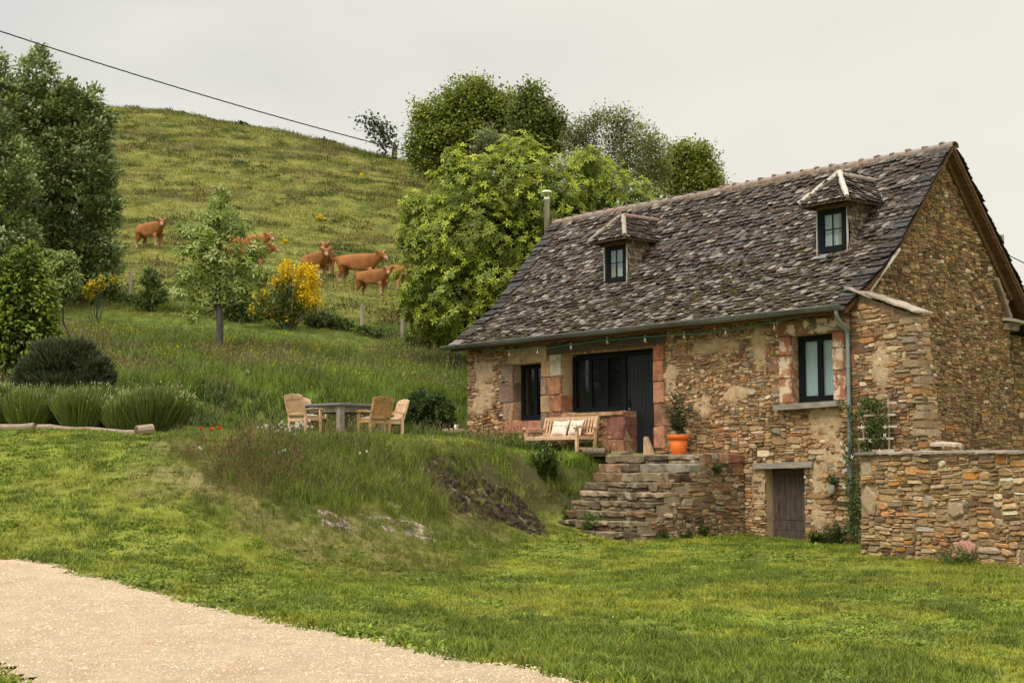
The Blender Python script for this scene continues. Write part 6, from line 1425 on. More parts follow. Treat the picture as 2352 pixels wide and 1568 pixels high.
# rosemary, lavender
def spikes(name, lobes, Yc, bx, seed, label, cat, group, n, length, width, cols, up=1.3, parent=None):
    r = np.random.RandomState(seed); LB = lobes_from(lobes, Yc); b0 = GP(bx, Yc, 0); o = empty(name, b0, 0, label, cat, group); pos, out, rd_, k = sample_lobes(LB, n, r, .55, low=-.3); V, F, C = leaf_cloud(pos, out * .8 + np.array([[.1, 0, up]]), length, width, pal_pick(cols, n, r), r, spread=.22); crown_part(o, V, F, C, M_leaf, 'foliage'); return o
o = spikes('rosemary_bush', [(140, 840, 66, 46), (90, 860, 46, 38), (210, 862, 46, 42), (150, 890, 104, 34), (115, 812, 40, 22), (175, 815, 40, 26), (235, 880, 24, 26), (60, 875, 26, 24)], 34.5, 150, 801, 'large dark grey green rosemary bush above the lavender', 'bush', None, 9000, .20, .20, [(.075, .105, .055), (.058, .085, .045), (.095, .125, .065), (.085, .075, .055)], .9)
r = np.random.RandomState(811)
for i, (x, Y) in enumerate([(-70, 32.6), (0, 32.9), (65, 32.7), (120, 33.2), (185, 32.6), (235, 33.1), (290, 32.6), (345, 32.5), (380, 32.9), (30, 34.6), (250, 34.4), (310, 34.3)]):
    w = [44, 44, 40, 44, 42, 44, 46, 42, 24, 60, 50, 46][i]; yb = 985 if Y < 33.4 else 950
    lab = ['lavender clump cut by the left edge', 'lavender clump second from the left edge', 'short lavender clump over the joint of the two logs', 'lavender clump in front of the rosemary, third from the left', 'lavender clump before the middle of the rosemary', 'lavender clump before the right side of the rosemary', 'full rounded lavender clump above the log stump', 'lavender clump right of the log stump', 'small lavender clump ending the row on the right', 'back row lavender below the column shrub', 'back row lavender at the right foot of the rosemary', 'back row lavender near the right end of the bed'][i]
    k = PXM(Y); g = GP(x, Y, 0); o = empty('lavender_clump', g, 0, 'green ' + lab, 'lavender', 'lavender clumps behind the border logs'); n = 2600; a = r.rand(n) * 6.28; rr_ = np.sqrt(r.rand(n)); base = np.stack([np.cos(a) * rr_ * .34, np.sin(a) * rr_ * .26, np.zeros(n)], 1); d = np.stack([np.cos(a) * rr_ * .55, np.sin(a) * rr_ * .45, np.ones(n)], 1) + r.normal(size=(n, 3)) * .07
    L_ = (98 if i < 9 else 80) * k * (1 - .28 * rr_ ** 2) * r.uniform(.5, 1.08, n) * r.uniform(.85, 1.1); st_ = r.rand(n) * .5; dn_ = d / np.linalg.norm(d, axis=1, keepdims=True); base = base + dn_ * (L_ * st_)[:, None]; L_ = L_ * (1 - st_); tv, tf = leaf_t(.036, .3); V, F, C = scatter_np(tv, tf, base, leaf_frames(d, np.array([[0, -1.0, .3]])), L_, pal_pick([(.12, .17, .045), (.145, .19, .052), (.10, .145, .038), (.17, .205, .065)], n, r)); p1 = mesh_np('foliage', V, F, M_leaf, o, col=C)
    nb = 330; j = r.randint(n, size=nb); dn = d[j] / np.linalg.norm(d[j], axis=1, keepdims=True); tip = base[j] + dn * L_[j][:, None]; tv, tf = leaf_t(.3, .2); V, F, C = scatter_np(tv, tf, tip - dn * .02, leaf_frames(dn, np.array([[0, -1.0, .3]])), r.uniform(.04, .075, nb), pal_pick([(.22, .25, .12), (.20, .21, .14)], nb, r)); mesh_np('flower_buds', V, F, M_leaf, o, col=C, kind='stuff')
# green clumps on the bank: nettles at the bench, ferns by the steps, ivy behind the table
def clump(name, x, Y, n_st, h, sp_, nl, ll, lw, cols, label, cat='plant', group=None, dz=-.05, xy=None):
    p = Vector((at(x, 1000, Y).x, Y, 0)) if xy is None else Vector(xy); p.z = tz(p.x, p.y) + dz; return stems_plant(name, p, n_st, h, sp_, nl, ll, lw, cols, label, cat, group=group, root=sp_ * .5, bare=.05)
NG = [(.045, .085, .018), (.06, .105, .022), (.035, .065, .016), (.075, .115, .03)]
clump('nettle_clump', 1256, 35.2, 60, .80, .42, 18, .10, .5, NG, 'bushy dark green nettle clump in front of the bench legs')
clump('fern', 1355, 33.0, 22, .48, .34, 14, .10, .28, [(.07, .15, .018), (.055, .12, .018)], 'bright green fern on the bank left of the upper steps', dz=.0)
clump('fern', 1378, 34.0, 14, .30, .3, 12, .08, .3, [(.05, .09, .03), (.04, .075, .022)], 'low green plant on the bank top at the left of the landing')
bush('ivy_clump', [(965, 935, 34, 40), (1010, 950, 36, 44), (935, 950, 22, 30), (985, 975, 50, 24)], 40.5, 980, 715, 'dark leafy ivy clump on the bank between the chairs and the stool', [(.030, .055, .015), (.04, .07, .018), (.022, .042, .012)], 2600, .11, .7, inner=.5)
for i, (x, y_, h, lab) in enumerate([(-3.02, -1.0, .36, 'green tuft growing from the joints high on the stair side wall'), (-3.0, -2.75, .26, 'leafy weeds at the foot of the stair wall nearest the steps'), (-2.95, -1.55, .34, 'leafy weed growing at the middle of the stair wall foot'), (-2.98, -2.1, .2, 'small dark weed at the stair wall foot between two leafier ones'), (-5.65, -3.2, .38, 'broad leaved weed at the left end of the lowest steps')]):
    p = HL(x + .06, y_, 0); z = 1.45 if i == 0 else tz(p.x, p.y) - .02; stems_plant('wall_weed', Vector((p.x, p.y, z)), 9, h * .8, .16, 8, .12, .35, NG, lab, 'weed', group='weeds on the stair wall', root=.05)
for i, (x, h, lab) in enumerate([(-.28, .55, 'dark green shrubby weeds at the foot of the downpipe'), (-.75, .30, 'low weeds at the wall foot right of the cellar door')]):
    p = HL(x, -.25, 0); stems_plant('wall_weed', Vector((p.x, p.y, tz(p.x, p.y) - .03)), 30, h, .34, 14, .085, .4, [(.035, .06, .018), (.05, .08, .022)], lab, 'weed', group='weeds at the house foot', root=.12)
p = G0 + gd * 2.9 + gn * .35; stems_plant('wall_weed', Vector((p.x, p.y, tz(p.x, p.y) - .03)), 22, .30, .4, 10, .12, .2, [(.06, .10, .025), (.05, .085, .02)], 'grassy weeds at the foot of the garden wall by the right edge', 'weed', root=.2)
# ---- poppies and white campion
M_red = m_leaf('poppy_petal', .3, .08, .5)
def poppy(p, h, size, label, bud=False):
    o = empty('poppy', p, 0, label, 'poppy', 'red poppies'); lean = nr.uniform(-.08, .08); q = MB(); q.tube([(0, 0, -.05), (lean * .5, 0, h * .6), (lean, 0, h)], .006, 4); q.build('stem', bpy.data.materials['green_stem'], o)
    V = []; F = []; C = []
    for k in range(4):
        a = k * math.pi / 2 + nr.rand(); up = nr.uniform(.5, 1.1); b = len(V)
        for i in range(4):
            for j in range(3): t_ = i / 3; w = (j - 1) * .8 * math.sin(.5 + t_ * 2.0); rr_ = t_ * size; V.append((lean + math.cos(a + w * .9) * rr_, math.sin(a + w * .9) * rr_, h + rr_ * up * (1 - .3 * t_) + .01 * nr.rand())); C.append((.62 + .1 * nr.rand(), .018, .012))
        for i in range(3):
            for j in range(2): v = b + i * 3 + j; F.append((v, v + 1, v + 4, v + 3))
    mesh('petals', V, F, M_red, o, C); q = MB(); q.lathe([(.0, 0), (.012, .01), (.010, .03), (0, .035)], 7, (lean, 0, h)); q.build('seed_head', bpy.data.materials['black_rubber'], o)
def pfl(x, y, Y): a = at(x, y, Y); z0 = tz(a.x, Y); return Vector((a.x, Y, z0)), max(.12, a.z - z0)
for x, y, Y, s_, lab in ((471, 986, 28.6, .075, 'left poppy of the pair that overlap at the bank edge'), (479, 988, 28.5, .075, 'right poppy of the pair that overlap at the bank edge'), (497, 986, 28.5, .075, 'poppy standing just right of the overlapping pair'), (475, 1019, 27.9, .045, 'small orange red poppy low on the bank below the pair'), (493, 1019, 27.9, .045, 'small orange red poppy low on the bank, right of the other'), (268, 822, 47.5, .085, 'poppy in the meadow above the lavender'), (422, 843, 46, .10, 'poppy in the meadow left of the table')):
    p, h = pfl(x, y, Y); poppy(p, h, s_, 'red poppy: ' + lab if False else lab)
def campion(x, y, Y, label, n):
    a = at(x, y, Y); z0 = tz(a.x, Y); o = empty('campion', (a.x, Y, z0 - .03), 0, label, 'wildflower', 'white campion'); h = max(.25, a.z - z0); q = MB(); tips = []
    for i in range(n):
        e = Vector((nr.normal(0, .12), nr.normal(0, .10), h * nr.uniform(.72, 1.12))); q.tube([(nr.normal(0, .02), nr.normal(0, .02), 0), (e.x * .5, e.y * .5, e.z * .55), tuple(e)], .004, 4); tips.append(e)
    q.build('stems', bpy.data.materials['green_stem'], o)
    for e in tips:
        q = MB(); q.lathe([(0, -.03), (.016, -.018), (.013, 0), (.024, .006), (.022, .014), (0, .016)], 7, tuple(e)); q.build('blossom', M_petal, o)
for i, (x, y, Y, n) in enumerate([(603, 985, 28.6, 5), (620, 982, 29, 4), (645, 965, 29.2, 4), (637, 1000, 28.3, 6), (675, 985, 29.0, 9), (655, 1012, 28.0, 4), (700, 965, 29.4, 7), (568, 852, 44, 7), (815, 1035, 27.5, 2), (645, 1080, 26.6, 3), (475, 1070, 26.3, 2)]):
    campion(x, y, Y, ['white campion left of the armchairs at the bank edge', 'white campion between the poppies and the left armchair', 'tall white campion beside the left leg of the left armchair', 'campion cluster below the left armchair on the bank', 'loose spray of campion in front of the left armchair', 'low campion on the bank below the left armchair', 'campion heads before the table, right of the left armchair', 'campion plant alone in the meadow above the chairs', 'pair of white flowers on the bank below the table', 'pale flowers in the middle of the grassy bank', 'single white flowers among the reddish sorrel'][i], n)
# ---------------------------------------------------------------- cows and fence
M_cow, t, b, o_ = mat_new('russet_hide')
a = node(t, 'ShaderNodeAttribute', attribute_name='col').outputs['Color']; tcx_ = node(t, 'ShaderNodeTexCoord').outputs['Object']
c = vary(t, a, noise(t, 2.6, 4, vec=tcx_), .62, 1.28); c = vary(t, c, noise(t, 30, 3, vec=tcx_), .85, 1.12); c = vary(t, c, node(t, 'ShaderNodeObjectInfo').outputs['Random'], .85, 1.15)
t.links.new(c, b.inputs['Base Color']); b.inputs['Roughness'].default_value = .75; b.inputs['Specular IOR Level'].default_value = .2
def cow_mesh(turn, step=0.0, drop=0.0):
    """one continuous body; turn = how far the head looks to the side (radians, + to the animal's left)"""
    J = []; E = []; Rr = []
    def j(p, r, par=None):
        J.append(Vector(p)); Rr.append(r if isinstance(r, tuple) else (r, r)); i = len(J) - 1
        if par is not None: E.append((par, i))
        return i
    hip = j((-.66, 0, 1.06), (.36, .43)); rump = j((-.98, 0, 1.08), (.30, .36), hip); mid = j((-.15, 0, 1.0), (.43, .50), hip); ch = j((.40, 0, 1.0), (.38, .50), mid); sh = j((.70, 0, 1.06), (.28, .42), ch)
    n1 = j((.93, .04 * turn, 1.20), (.19, .29), sh); c, s = math.cos(turn), math.sin(turn)
    def hp(x, z, y=0): return (.98 + c * x - s * y, .06 * turn + s * x + c * y, z - drop)
    pol = j(hp(.12, 1.38), (.185, .20), n1); fa = j(hp(.28, 1.26), (.135, .15), pol); mz = j(hp(.43, 1.10), (.115, .105), fa); j(hp(.47, 1.05), (.10, .085), mz)
    for sd_ in (-1, 1):
        e1 = j(hp(.07, 1.43, sd_ * .17), (.05, .05), pol); e2 = j(hp(.05, 1.42, sd_ * .28), (.028, .066), e1); j(hp(.03, 1.40, sd_ * .36), (.016, .03), e2)
    for sd_ in (-1, 1):
        k = step * sd_; a1 = j((-.82, sd_ * .20, .80), (.19, .28), hip); a2 = j((-.72 + k * .10, sd_ * .21, .58), (.13, .165), a1); a3 = j((-.92 + k * .14, sd_ * .21, .40), .088, a2); a4 = j((-.86 + k * .2, sd_ * .21, .13), .066, a3); j((-.82 + k * .2, sd_ * .21, .02), .080, a4)
        b1 = j((.54, sd_ * .19, .70), (.165, .22), ch); b2 = j((.55 - k * .08, sd_ * .19, .40), .094, b1); b3 = j((.54 - k * .14, sd_ * .19, .13), .064, b2); j((.58 - k * .14, sd_ * .19, .02), .078, b3)
    t1 = j((-1.24, 0, 1.22), .06, rump); t2 = j((-1.30, 0, .95), .036, t1); t3 = j((-1.30, .02, .60), .03, t2); j((-1.28, .02, .40), .05, t3)
    me = bpy.data.meshes.new('cow'); me.from_pydata(J, E, []); o = bpy.data.objects.new('cow', me); COL.objects.link(o); md = o.modifiers.new('skin', 'SKIN'); md.branch_smoothing = .6
    sv = me.skin_vertices[0].data
    for i, r_ in enumerate(Rr): sv[i].radius = r_
    sv[0].use_root = True; sb = o.modifiers.new('sub', 'SUBSURF'); sb.levels = 2; sb.render_levels = 2
    bpy.context.view_layer.update(); nm = ev(o); bpy.data.objects.remove(o); nm.name = 'cow'
    hx = Vector(hp(.50, 1.05)); co = np.empty(len(nm.vertices) * 3, np.float32); nm.vertices.foreach_get('co', co); co = co.reshape(-1, 3)
    base = np.array([.31, .122, .034]); C = np.broadcast_to(base, co.shape).copy(); dm = np.linalg.norm(co - np.array(hx), axis=1); C += (np.array([.55, .40, .28]) - C) * (1 - sstep(.09, .20, dm))[:, None] * .85
    leg = (1 - sstep(.25, .62, co[:, 2]))[:, None]; C += (np.array([.50, .33, .19]) - C) * leg * .9; bel = ((1 - sstep(.62, .82, co[:, 2])) * (np.abs(co[:, 0]) < .6))[:, None]; C += (np.array([.46, .26, .13]) - C) * bel * .75
    C += (np.array([.05, .035, .025]) - C) * (1 - sstep(.03, .06, co[:, 2]))[:, None]; tail = ((co[:, 0] < -1.12) & (co[:, 2] < .62))[:, None]; C = np.where(tail, np.array([.16, .07, .03]), C)
    C += (np.array([.22, .075, .024]) - C) * (sstep(1.0, 1.25, co[:, 0]) * (dm > .2))[:, None] * .5
    nm.polygons.foreach_set('use_smooth', [True] * len(nm.polygons)); setcol(nm, C); nm.materials.append(M_cow); return nm, hp
M_horn = m_plain('pale_horn', (.62, .52, .38), .5, .15, 8, bmp=0); M_eye = m_plain('dark_eye', (.01, .008, .006), .15, .1, bmp=0); M_nose = m_plain('pink_nose', (.50, .30, .24), .5, .1, bmp=0)
COWM = {}
def cow(x, Y, face, turn, label, scale=1.0, step=0.0, dz=0.0):
    k = (turn, step)
    if k not in COWM: COWM[k] = cow_mesh(turn, step)
    me, hp = COWM[k]; X = at(x, 900, Y).x; o = bpy.data.objects.new('cow', me); link(o); o.location = (X, Y, tz(X, Y) + .05 + dz); o.rotation_euler = (0, 0, math.atan2(face[1], face[0])); o.scale = (scale * .97, scale * .92, scale); tag(o, label, 'cow', 'russet cows grazing on the hillside')
    for sd_ in (-1, 1):
        q = MB(); q.tube([hp(.10, 1.42, sd_ * .09), hp(.10, 1.50, sd_ * .17), hp(.15, 1.545, sd_ * .23)], [.02, .016, .005], 6); q.build('horn', M_horn, o)
        q = MB(); q.lathe([(0, -.022), (.02, -.01), (.02, .01), (0, .022)], 8, hp(.26, 1.34, sd_ * .115)); q.build('eye', M_eye, o)
    q = MB(); q.lathe([(0, -.035), (.05, -.02), (.055, .015), (0, .035)], 9, hp(.53, 1.06)); q.build('nose', M_nose, o)
    return o
cow(340, 80.5, (.80, -.60), -.85, 'young russet cow standing alone left of the young tree', 1.05, .35)
cow(568, 79.5, (1, -.15), -.5, 'russet cow behind the young tree, the higher of the two hidden there', 1.05)
cow(568, 75.0, (.98, .1), -.4, 'russet cow mostly hidden by the young tree, its head out to the right', 1.08, .3)
cow(722, 72.5, (.62, -.78), -.5, 'horned russet cow facing the camera just above the big broom', 1.05, .3)
cow(748, 76.0, (.10, -1), -.45, 'russet cow peering over the back of the horned cow', 1.10)
cow(824, 73.2, (.96, -.22), -.6, 'light russet cow standing sideways right of the paired cows', 1.12, .6)
cow(856, 69.2, (.86, -.50), -1.0, 'dark russet cow looking at the camera, nearest on the slope', .92, .5)
cow(946, 74.0, (.9, .4), .1, 'russet cow half hidden by the left edge of the chestnut', 1.0)
# ---- fence posts
M_post = m_plain('weathered_post', (.33, .27, .21), .9, .25, 5, (2, 2, .4), .4)
for x, yt, yb, Y, lab in ((300, 626, 690, 62, 'weathered fence post at the left, beside the dark bush'), (690, 691, 738, 60.6, 'weathered fence post at the foot of the big broom'), (831, 704, 762, 60, 'weathered fence post below the nearest cow'), (923, 738, 792, 58.6, 'brown fence post left of the chestnut'), (978, 732, 770, 60, 'short post showing between the chestnut leaves and the broom')):
    a = at(x, yt, Y); z0 = tz(a.x, Y); q = MB(); q.tube([(0, 0, -.5), (.02, 0, max(1.0, a.z - z0 + .1))], [.075, .065], 8); o = q.build('fence_post', M_post); o.location = (a.x, Y, z0); tag(o, lab, 'fence post', 'fence posts along the meadow')
# ---------------------------------------------------------------- grass: tufts set out on the terrain, each field one object
g_ = np.random.RandomState(77); GG = np.array([2.0, 1.85, 1.5])
M_grass = m_leaf('grass_blade', .30, .22, .55, patch=[(.35, .72, 1.2), (1.7, .74, 1.22), (7.0, .8, 1.15)], spec=.25)
def tuft(name, n, h, w, spread, lean, cols, seed, heads=None, seg=3):
    """a tuft of bent blades as a loose mesh (used only as the instance of a field)"""
    r = np.random.RandomState(seed); V, F, C = [], [], []
    for i in range(n):
        a = r.rand() * 6.28; rr_ = spread * math.sqrt(r.rand()); bx, by = rr_ * math.cos(a), rr_ * math.sin(a); hh = h * r.uniform(.55, 1.1); la = r.rand() * 6.28; ll = lean * r.uniform(.2, 1.1) * hh; wa = la + math.pi / 2 + r.normal() * .4; ww = w * r.uniform(.7, 1.3); c = np.array(cols[r.randint(len(cols))]) * GG * r.uniform(.75, 1.25); b = len(V)
        for k in range(seg + 1):
            t = k / seg; x = bx + math.cos(la) * ll * t * t; y = by + math.sin(la) * ll * t * t; z = hh * (t - .18 * lean * t * t); wk = ww * (1 - t) ** .7 if k < seg else 0
            if k < seg: V += [(x + math.cos(wa) * wk / 2, y + math.sin(wa) * wk / 2, z), (x - math.cos(wa) * wk / 2, y - math.sin(wa) * wk / 2, z)]; C += [c, c]
            else: V.append((x, y, z)); C.append(c)
        for k in range(seg - 1): v = b + 2 * k; F += [(v, v + 1, v + 3), (v, v + 3, v + 2)]
        v = b + 2 * (seg - 1); F.append((v, v + 1, v + 2))
        if heads and r.rand() < heads[0]:
            hc = np.array(heads[1][r.randint(len(heads[1]))]); hl, hw_ = heads[2], heads[3]; tip = np.array(V[-1]); d = np.array([math.cos(la) * .4, math.sin(la) * .4, 1]); d /= np.linalg.norm(d); s_ = np.array([-math.sin(la), math.cos(la), 0]) * hw_; v = len(V); V += [tuple(tip - d * .01), tuple(tip + d * hl * .5 + s_), tuple(tip + d * hl * .5 - s_), tuple(tip + d * hl)]; C += [hc] * 4; F += [(v, v + 1, v + 2), (v + 1, v + 3, v + 2)]
    me = bpy.data.meshes.new(name); me.from_pydata([tuple(p) for p in V], [], F); me.update(); setcol(me, np.array(C)); me.materials.append(M_grass); return bpy.data.objects.new(name, me)
def field(name, P, scale, kinds, tufts, label=None, tilt=.12):
    """points -> instances of tufts, chosen by kind"""
    n = len(P); me = bpy.data.meshes.new(name); me.vertices.add(n); me.vertices.foreach_set('co', np.asarray(P, np.float32).ravel())
    for nm, ty, arr in (('scl', 'FLOAT_VECTOR', scale), ('rot', 'FLOAT_VECTOR', np.stack([g_.normal(0, tilt, n), g_.normal(0, tilt, n), g_.rand(n) * 6.28], 1)), ('kind', 'INT', kinds)):
        a = me.attributes.new(nm, ty, 'POINT'); a.data.foreach_set('vector' if ty == 'FLOAT_VECTOR' else 'value', np.asarray(arr, np.float32 if ty != 'INT' else np.int32).ravel())
    o = bpy.data.objects.new(name, me); link(o); o['kind'] = 'stuff'
    if label: o['label'] = label
    ng = bpy.data.node_groups.new(name, 'GeometryNodeTree'); ng.interface.new_socket('Geometry', in_out='INPUT', socket_type='NodeSocketGeometry'); ng.interface.new_socket('Geometry', in_out='OUTPUT', socket_type='NodeSocketGeometry')
    N = ng.nodes; Lk = ng.links.new; gi = N.new('NodeGroupInput'); go_ = N.new('NodeGroupOutput'); jn = N.new('GeometryNodeJoinGeometry')
    def na(nm, dt): x = N.new('GeometryNodeInputNamedAttribute'); x.data_type = dt; x.inputs['Name'].default_value = nm; return x.outputs[0]
    sc, ro, ki = na('scl', 'FLOAT_VECTOR'), na('rot', 'FLOAT_VECTOR'), na('kind', 'INT')
    for i, tf in enumerate(tufts):
        cm = N.new('FunctionNodeCompare'); cm.data_type = 'INT'; cm.operation = 'EQUAL'; Lk(ki, cm.inputs[2]); cm.inputs[3].default_value = i
        oi = N.new('GeometryNodeObjectInfo'); oi.inputs['Object'].default_value = tf; oi.inputs['As Instance'].default_value = True
        ip = N.new('GeometryNodeInstanceOnPoints'); Lk(gi.outputs[0], ip.inputs['Points']); Lk(cm.outputs[0], ip.inputs['Selection']); Lk(oi.outputs['Geometry'], ip.inputs['Instance']); Lk(ro, ip.inputs['Rotation']); Lk(sc, ip.inputs['Scale']); Lk(ip.outputs[0], jn.inputs[0])
    Lk(jn.outputs[0], go_.inputs[0]); md = o.modifiers.new('scatter', 'NODES'); md.node_group = ng; return o
HX = 1176 / CAM_F * 1.20
def spread_pts(y0, y1, dens, jit=None, xmax=None):
    """random places between depths y0 and y1 that the view (with a margin) can reach; dens(Y) per square metre"""
    out = []
    ys = np.linspace(y0, y1, 60)
    for a, b in zip(ys[:-1], ys[1:]):
        m = (a + b) / 2; w = HX * m + .8; k = int(dens(m) * (b - a) * 2 * w); out.append(np.stack([g_.uniform(-w, w, k), g_.uniform(a, b, k)], 1))
    return np.concatenate(out)
def house_clear(X, Y, m=.06):
    lx = (X - P0.x) * XA.x + (Y - P0.y) * XA.y; ly = (X - P0.x) * YA.x + (Y - P0.y) * YA.y
    inh = (lx > -13.55 - m) & (lx < 0 + m) & (ly > -m) & (ly < 7.6); inb = (lx >= 0) & (lx < 2.1) & (ly > -m); st = (lx > -5.75 - .07 * (ly + 3.72) / TREAD) & (lx < SX + m) & (ly > Y0 - m) & (ly < .2); ld = (lx > -7.4) & (lx < SX) & (ly > -1.3) & (ly < .2)
    gu = (X - G0.x) * gd.x + (Y - G0.y) * gd.y; gv = (X - G0.x) * gn.x + (Y - G0.y) * gn.y; iw = (gu > -.05) & (gv < m)
    return ~(inh | inb | st | ld | iw)
def zof(p): return terrain(p[:, 0], p[:, 1])
LG = [(.142, .170, .019), (.168, .185, .021), (.116, .150, .017), (.195, .193, .030)]
lawn_t = [tuft('lawn_tuft', 26, .048, .0065, .085, .9, LG, 1), tuft('lawn_tuft', 26, .042, .0065, .09, 1.2, LG, 2), tuft('lawn_tuft', 22, .060, .006, .08, .8, [(.066, .100, .013), (.084, .118, .015)], 3), tuft('lawn_tuft', 18, .05, .006, .09, 1.3, [(.155, .145, .058), (.125, .132, .038), (.09, .12, .02)], 4), tuft('lawn_tuft', 20, .034, .024, .10, 1.5, [(.10, .15, .024), (.118, .165, .028), (.085, .13, .02)], 5, None, 2)]
p = spread_pts(9.5, 36.5, lambda Y: 110 * min(1, (16 / Y) ** 1.15)); sdv, hwv = bank_mask(p[:, 0], p[:, 1]); bkv = np.clip(1.15 - np.abs(sdv / hwv), 0, 1) * (p[:, 0] > -6.6)
ok = house_clear(p[:, 0], p[:, 1]) & ~on_road(p[:, 0], p[:, 1]) & (g_.rand(len(p)) > bkv * 1.1); ok &= ~((p[:, 1] > 31.8) & (p[:, 0] < -7.9)); p = p[ok]; n = len(p)
f = fbm(p[:, 0] * .55, p[:, 1] * .55, 91); f2 = fbm(p[:, 0] * 1.5, p[:, 1] * 1.1, 92); deep_green = sstep(0, 1, 1 - np.abs(road_d(p[:, 0], p[:, 1]) + 1.6) / 2.6) + sstep(-4, -7, p[:, 0]) * .35; kd = np.where(f > .60, 3, np.where((f < .38) | (f2 + .24 * deep_green > .60), 2, g_.randint(0, 2, n))); kd = np.where(g_.rand(n) < .25, g_.randint(0, 4, n), kd); kd = np.where((kd == 3) & (g_.rand(n) < .55), 0, kd); clv = fbm(p[:, 0] * .9 + 7, p[:, 1] * .7, 99, 5); kd = np.where((clv > .56) & (g_.rand(n) < .7), 4, kd)  # more dark green tufts beside the road edge and to the left
edge = np.clip(1 - np.abs(road_d(p[:, 0], p[:, 1]) + .15) / .6, 0, 1); s_ = g_.uniform(.75, 1.35, n) * (.75 + .7 * fbm(p[:, 0] * 1.6, p[:, 1] * 1.6, 93)) * (1 + edge * .55) * np.where(kd == 2, 1.25, 1); far_k = 1 + .02 * np.clip(p[:, 1] - 16, 0, 30)
field('lawn_grass', np.column_stack([p, zof(p) - .008]), np.column_stack([s_ * far_k * 1.15, s_ * far_k * 1.15, s_]), kd, lawn_t, 'mown green lawn grass')
# tall grass of the bank below the terrace
BG = [(.082, .118, .02), (.105, .138, .023), (.066, .10, .018), (.125, .142, .034)]; DG = [(.15, .15, .05), (.20, .18, .08), (.12, .14, .035)]
bank_t = [tuft('bank_tuft', 24, .42, .010, .13, .55, BG, 11, (.12, [(.20, .17, .09), (.16, .13, .06)], .07, .008), 4), tuft('bank_tuft', 22, .30, .011, .14, .8, BG, 12, None, 4), tuft('bank_tuft', 20, .24, .008, .14, 1.1, DG + BG[:1], 13, None, 3), tuft('bank_tuft', 22, .46, .007, .14, .4, [(.09, .12, .03), (.10, .11, .035)], 14, (.55, [(.20, .105, .06), (.17, .09, .05), (.17, .11, .05)], .09, .010), 4), tuft('bank_tuft', 26, .46, .013, .10, .6, [(.085, .15, .02), (.10, .17, .025)], 15, None, 4)]
p = spread_pts(20, 37, lambda Y: 82); sdv, hwv = bank_mask(p[:, 0], p[:, 1]); t_ = sdv / hwv
okb = (p[:, 0] > -7.0) & (t_ > -1.0) & ((t_ < 1.0) | ((sdv - hwv < .55) & (p[:, 0] > -5.2))) & house_clear(p[:, 0], p[:, 1], .1)
rock = (p[:, 1] > 29.0) & (p[:, 0] > -2.0) & (p[:, 0] < .75) & (t_ > -.85) & (t_ < .35); okb &= ~(rock & (g_.rand(len(p)) < .6)); low = (t_ < -.35) & (p[:, 1] < 30) & (p[:, 0] > -4.6); okb &= ~(low & (g_.rand(len(p)) < .22))
nose = (p[:, 0] < -5.0); okb &= ~(nose & (g_.rand(len(p)) < .15))
ex = np.stack([g_.uniform(-6.6, .2, 16000), g_.uniform(20.5, 31, 16000)], 1); se, he = bank_mask(ex[:, 0], ex[:, 1]); te = se / he; oke = (te > -1.15) & (te < .15) & (g_.rand(len(ex)) < 1.0)
p = np.concatenate([p[okb], ex[oke]]); t_ = np.concatenate([t_[okb], te[oke]]); n = len(p); isx = np.arange(n) >= okb.sum(); d_ = fbm(p[:, 0] * .8, p[:, 1] * .8, 41); kd = np.where(g_.rand(n) < .5, 0, 1); kd = np.where((d_ > .48) & (t_ < .0) & (g_.rand(n) < .75), 2, kd); kd = np.where((p[:, 0] < -5.1) & (g_.rand(n) < .6), 2, kd)
kd = np.where(isx, np.where(g_.rand(n) < .45 + .35 * (d_ > .5), 2, 1), kd); rd = np.hypot((p[:, 0] + 4.9) / 1.0, (p[:, 1] - 26.2) / 1.5) + (fbm(p[:, 0] * 2, p[:, 1] * 2, 97) - .5) * .8; kd = np.where((rd < 1.1) & (g_.rand(n) < .42), 3, kd); kd = np.where((p[:, 0] > -.4) & (t_ > .35) & (g_.rand(n) < .5), 4, kd)
s_ = g_.uniform(.6, 1.15, n) * np.where(isx, .62, 1.0) * np.where(t_ < -.3, .62, 1.0) * np.where(t_ > .75, .55, 1.0) * np.where((t_ > .5) & (p[:, 0] > -2.6), .5, 1.0) * np.where(p[:, 0] < -5.2, .6, 1); field('bank_grass', np.column_stack([p, zof(p) - .02]), np.column_stack([s_, s_, s_ * g_.uniform(.8, 1.15, n)]), kd, bank_t, 'tall unmown grass and red sorrel on the bank')
# meadow behind the terrace
MG = [(.074, .122, .018), (.092, .140, .021), (.062, .104, .016), (.115, .15, .03)]
mead_t = [tuft('meadow_tuft', 22, .50, .015, .20, .5, MG, 21, (.10, [(.19, .17, .08)], .09, .012), 3), tuft('meadow_tuft', 22, .36, .016, .22, .8, MG, 22, None, 3), tuft('meadow_tuft', 16, .48, .011, .2, .5, [(.14, .14, .045), (.11, .13, .035)], 23, (.5, [(.24, .19, .10), (.2, .15, .08)], .10, .014), 3), tuft('meadow_tuft', 14, .42, .012, .24, .5, MG, 24, (.6, [(.60, .45, .02), (.52, .40, .02)], .05, .028), 3), tuft('meadow_tuft', 18, .36, .03, .2, .9, [(.036, .062, .014), (.05, .08, .018)], 25, None, 3)]
p = spread_pts(37.4, 63, lambda Y: 30 * (42 / max(Y, 40)) ** .8); lx = (p[:, 0] - P0.x) * XA.x + (p[:, 1] - P0.y) * XA.y; ok = house_clear(p[:, 0], p[:, 1], .1) & (p[:, 0] < 6); p = p[ok]; n = len(p)
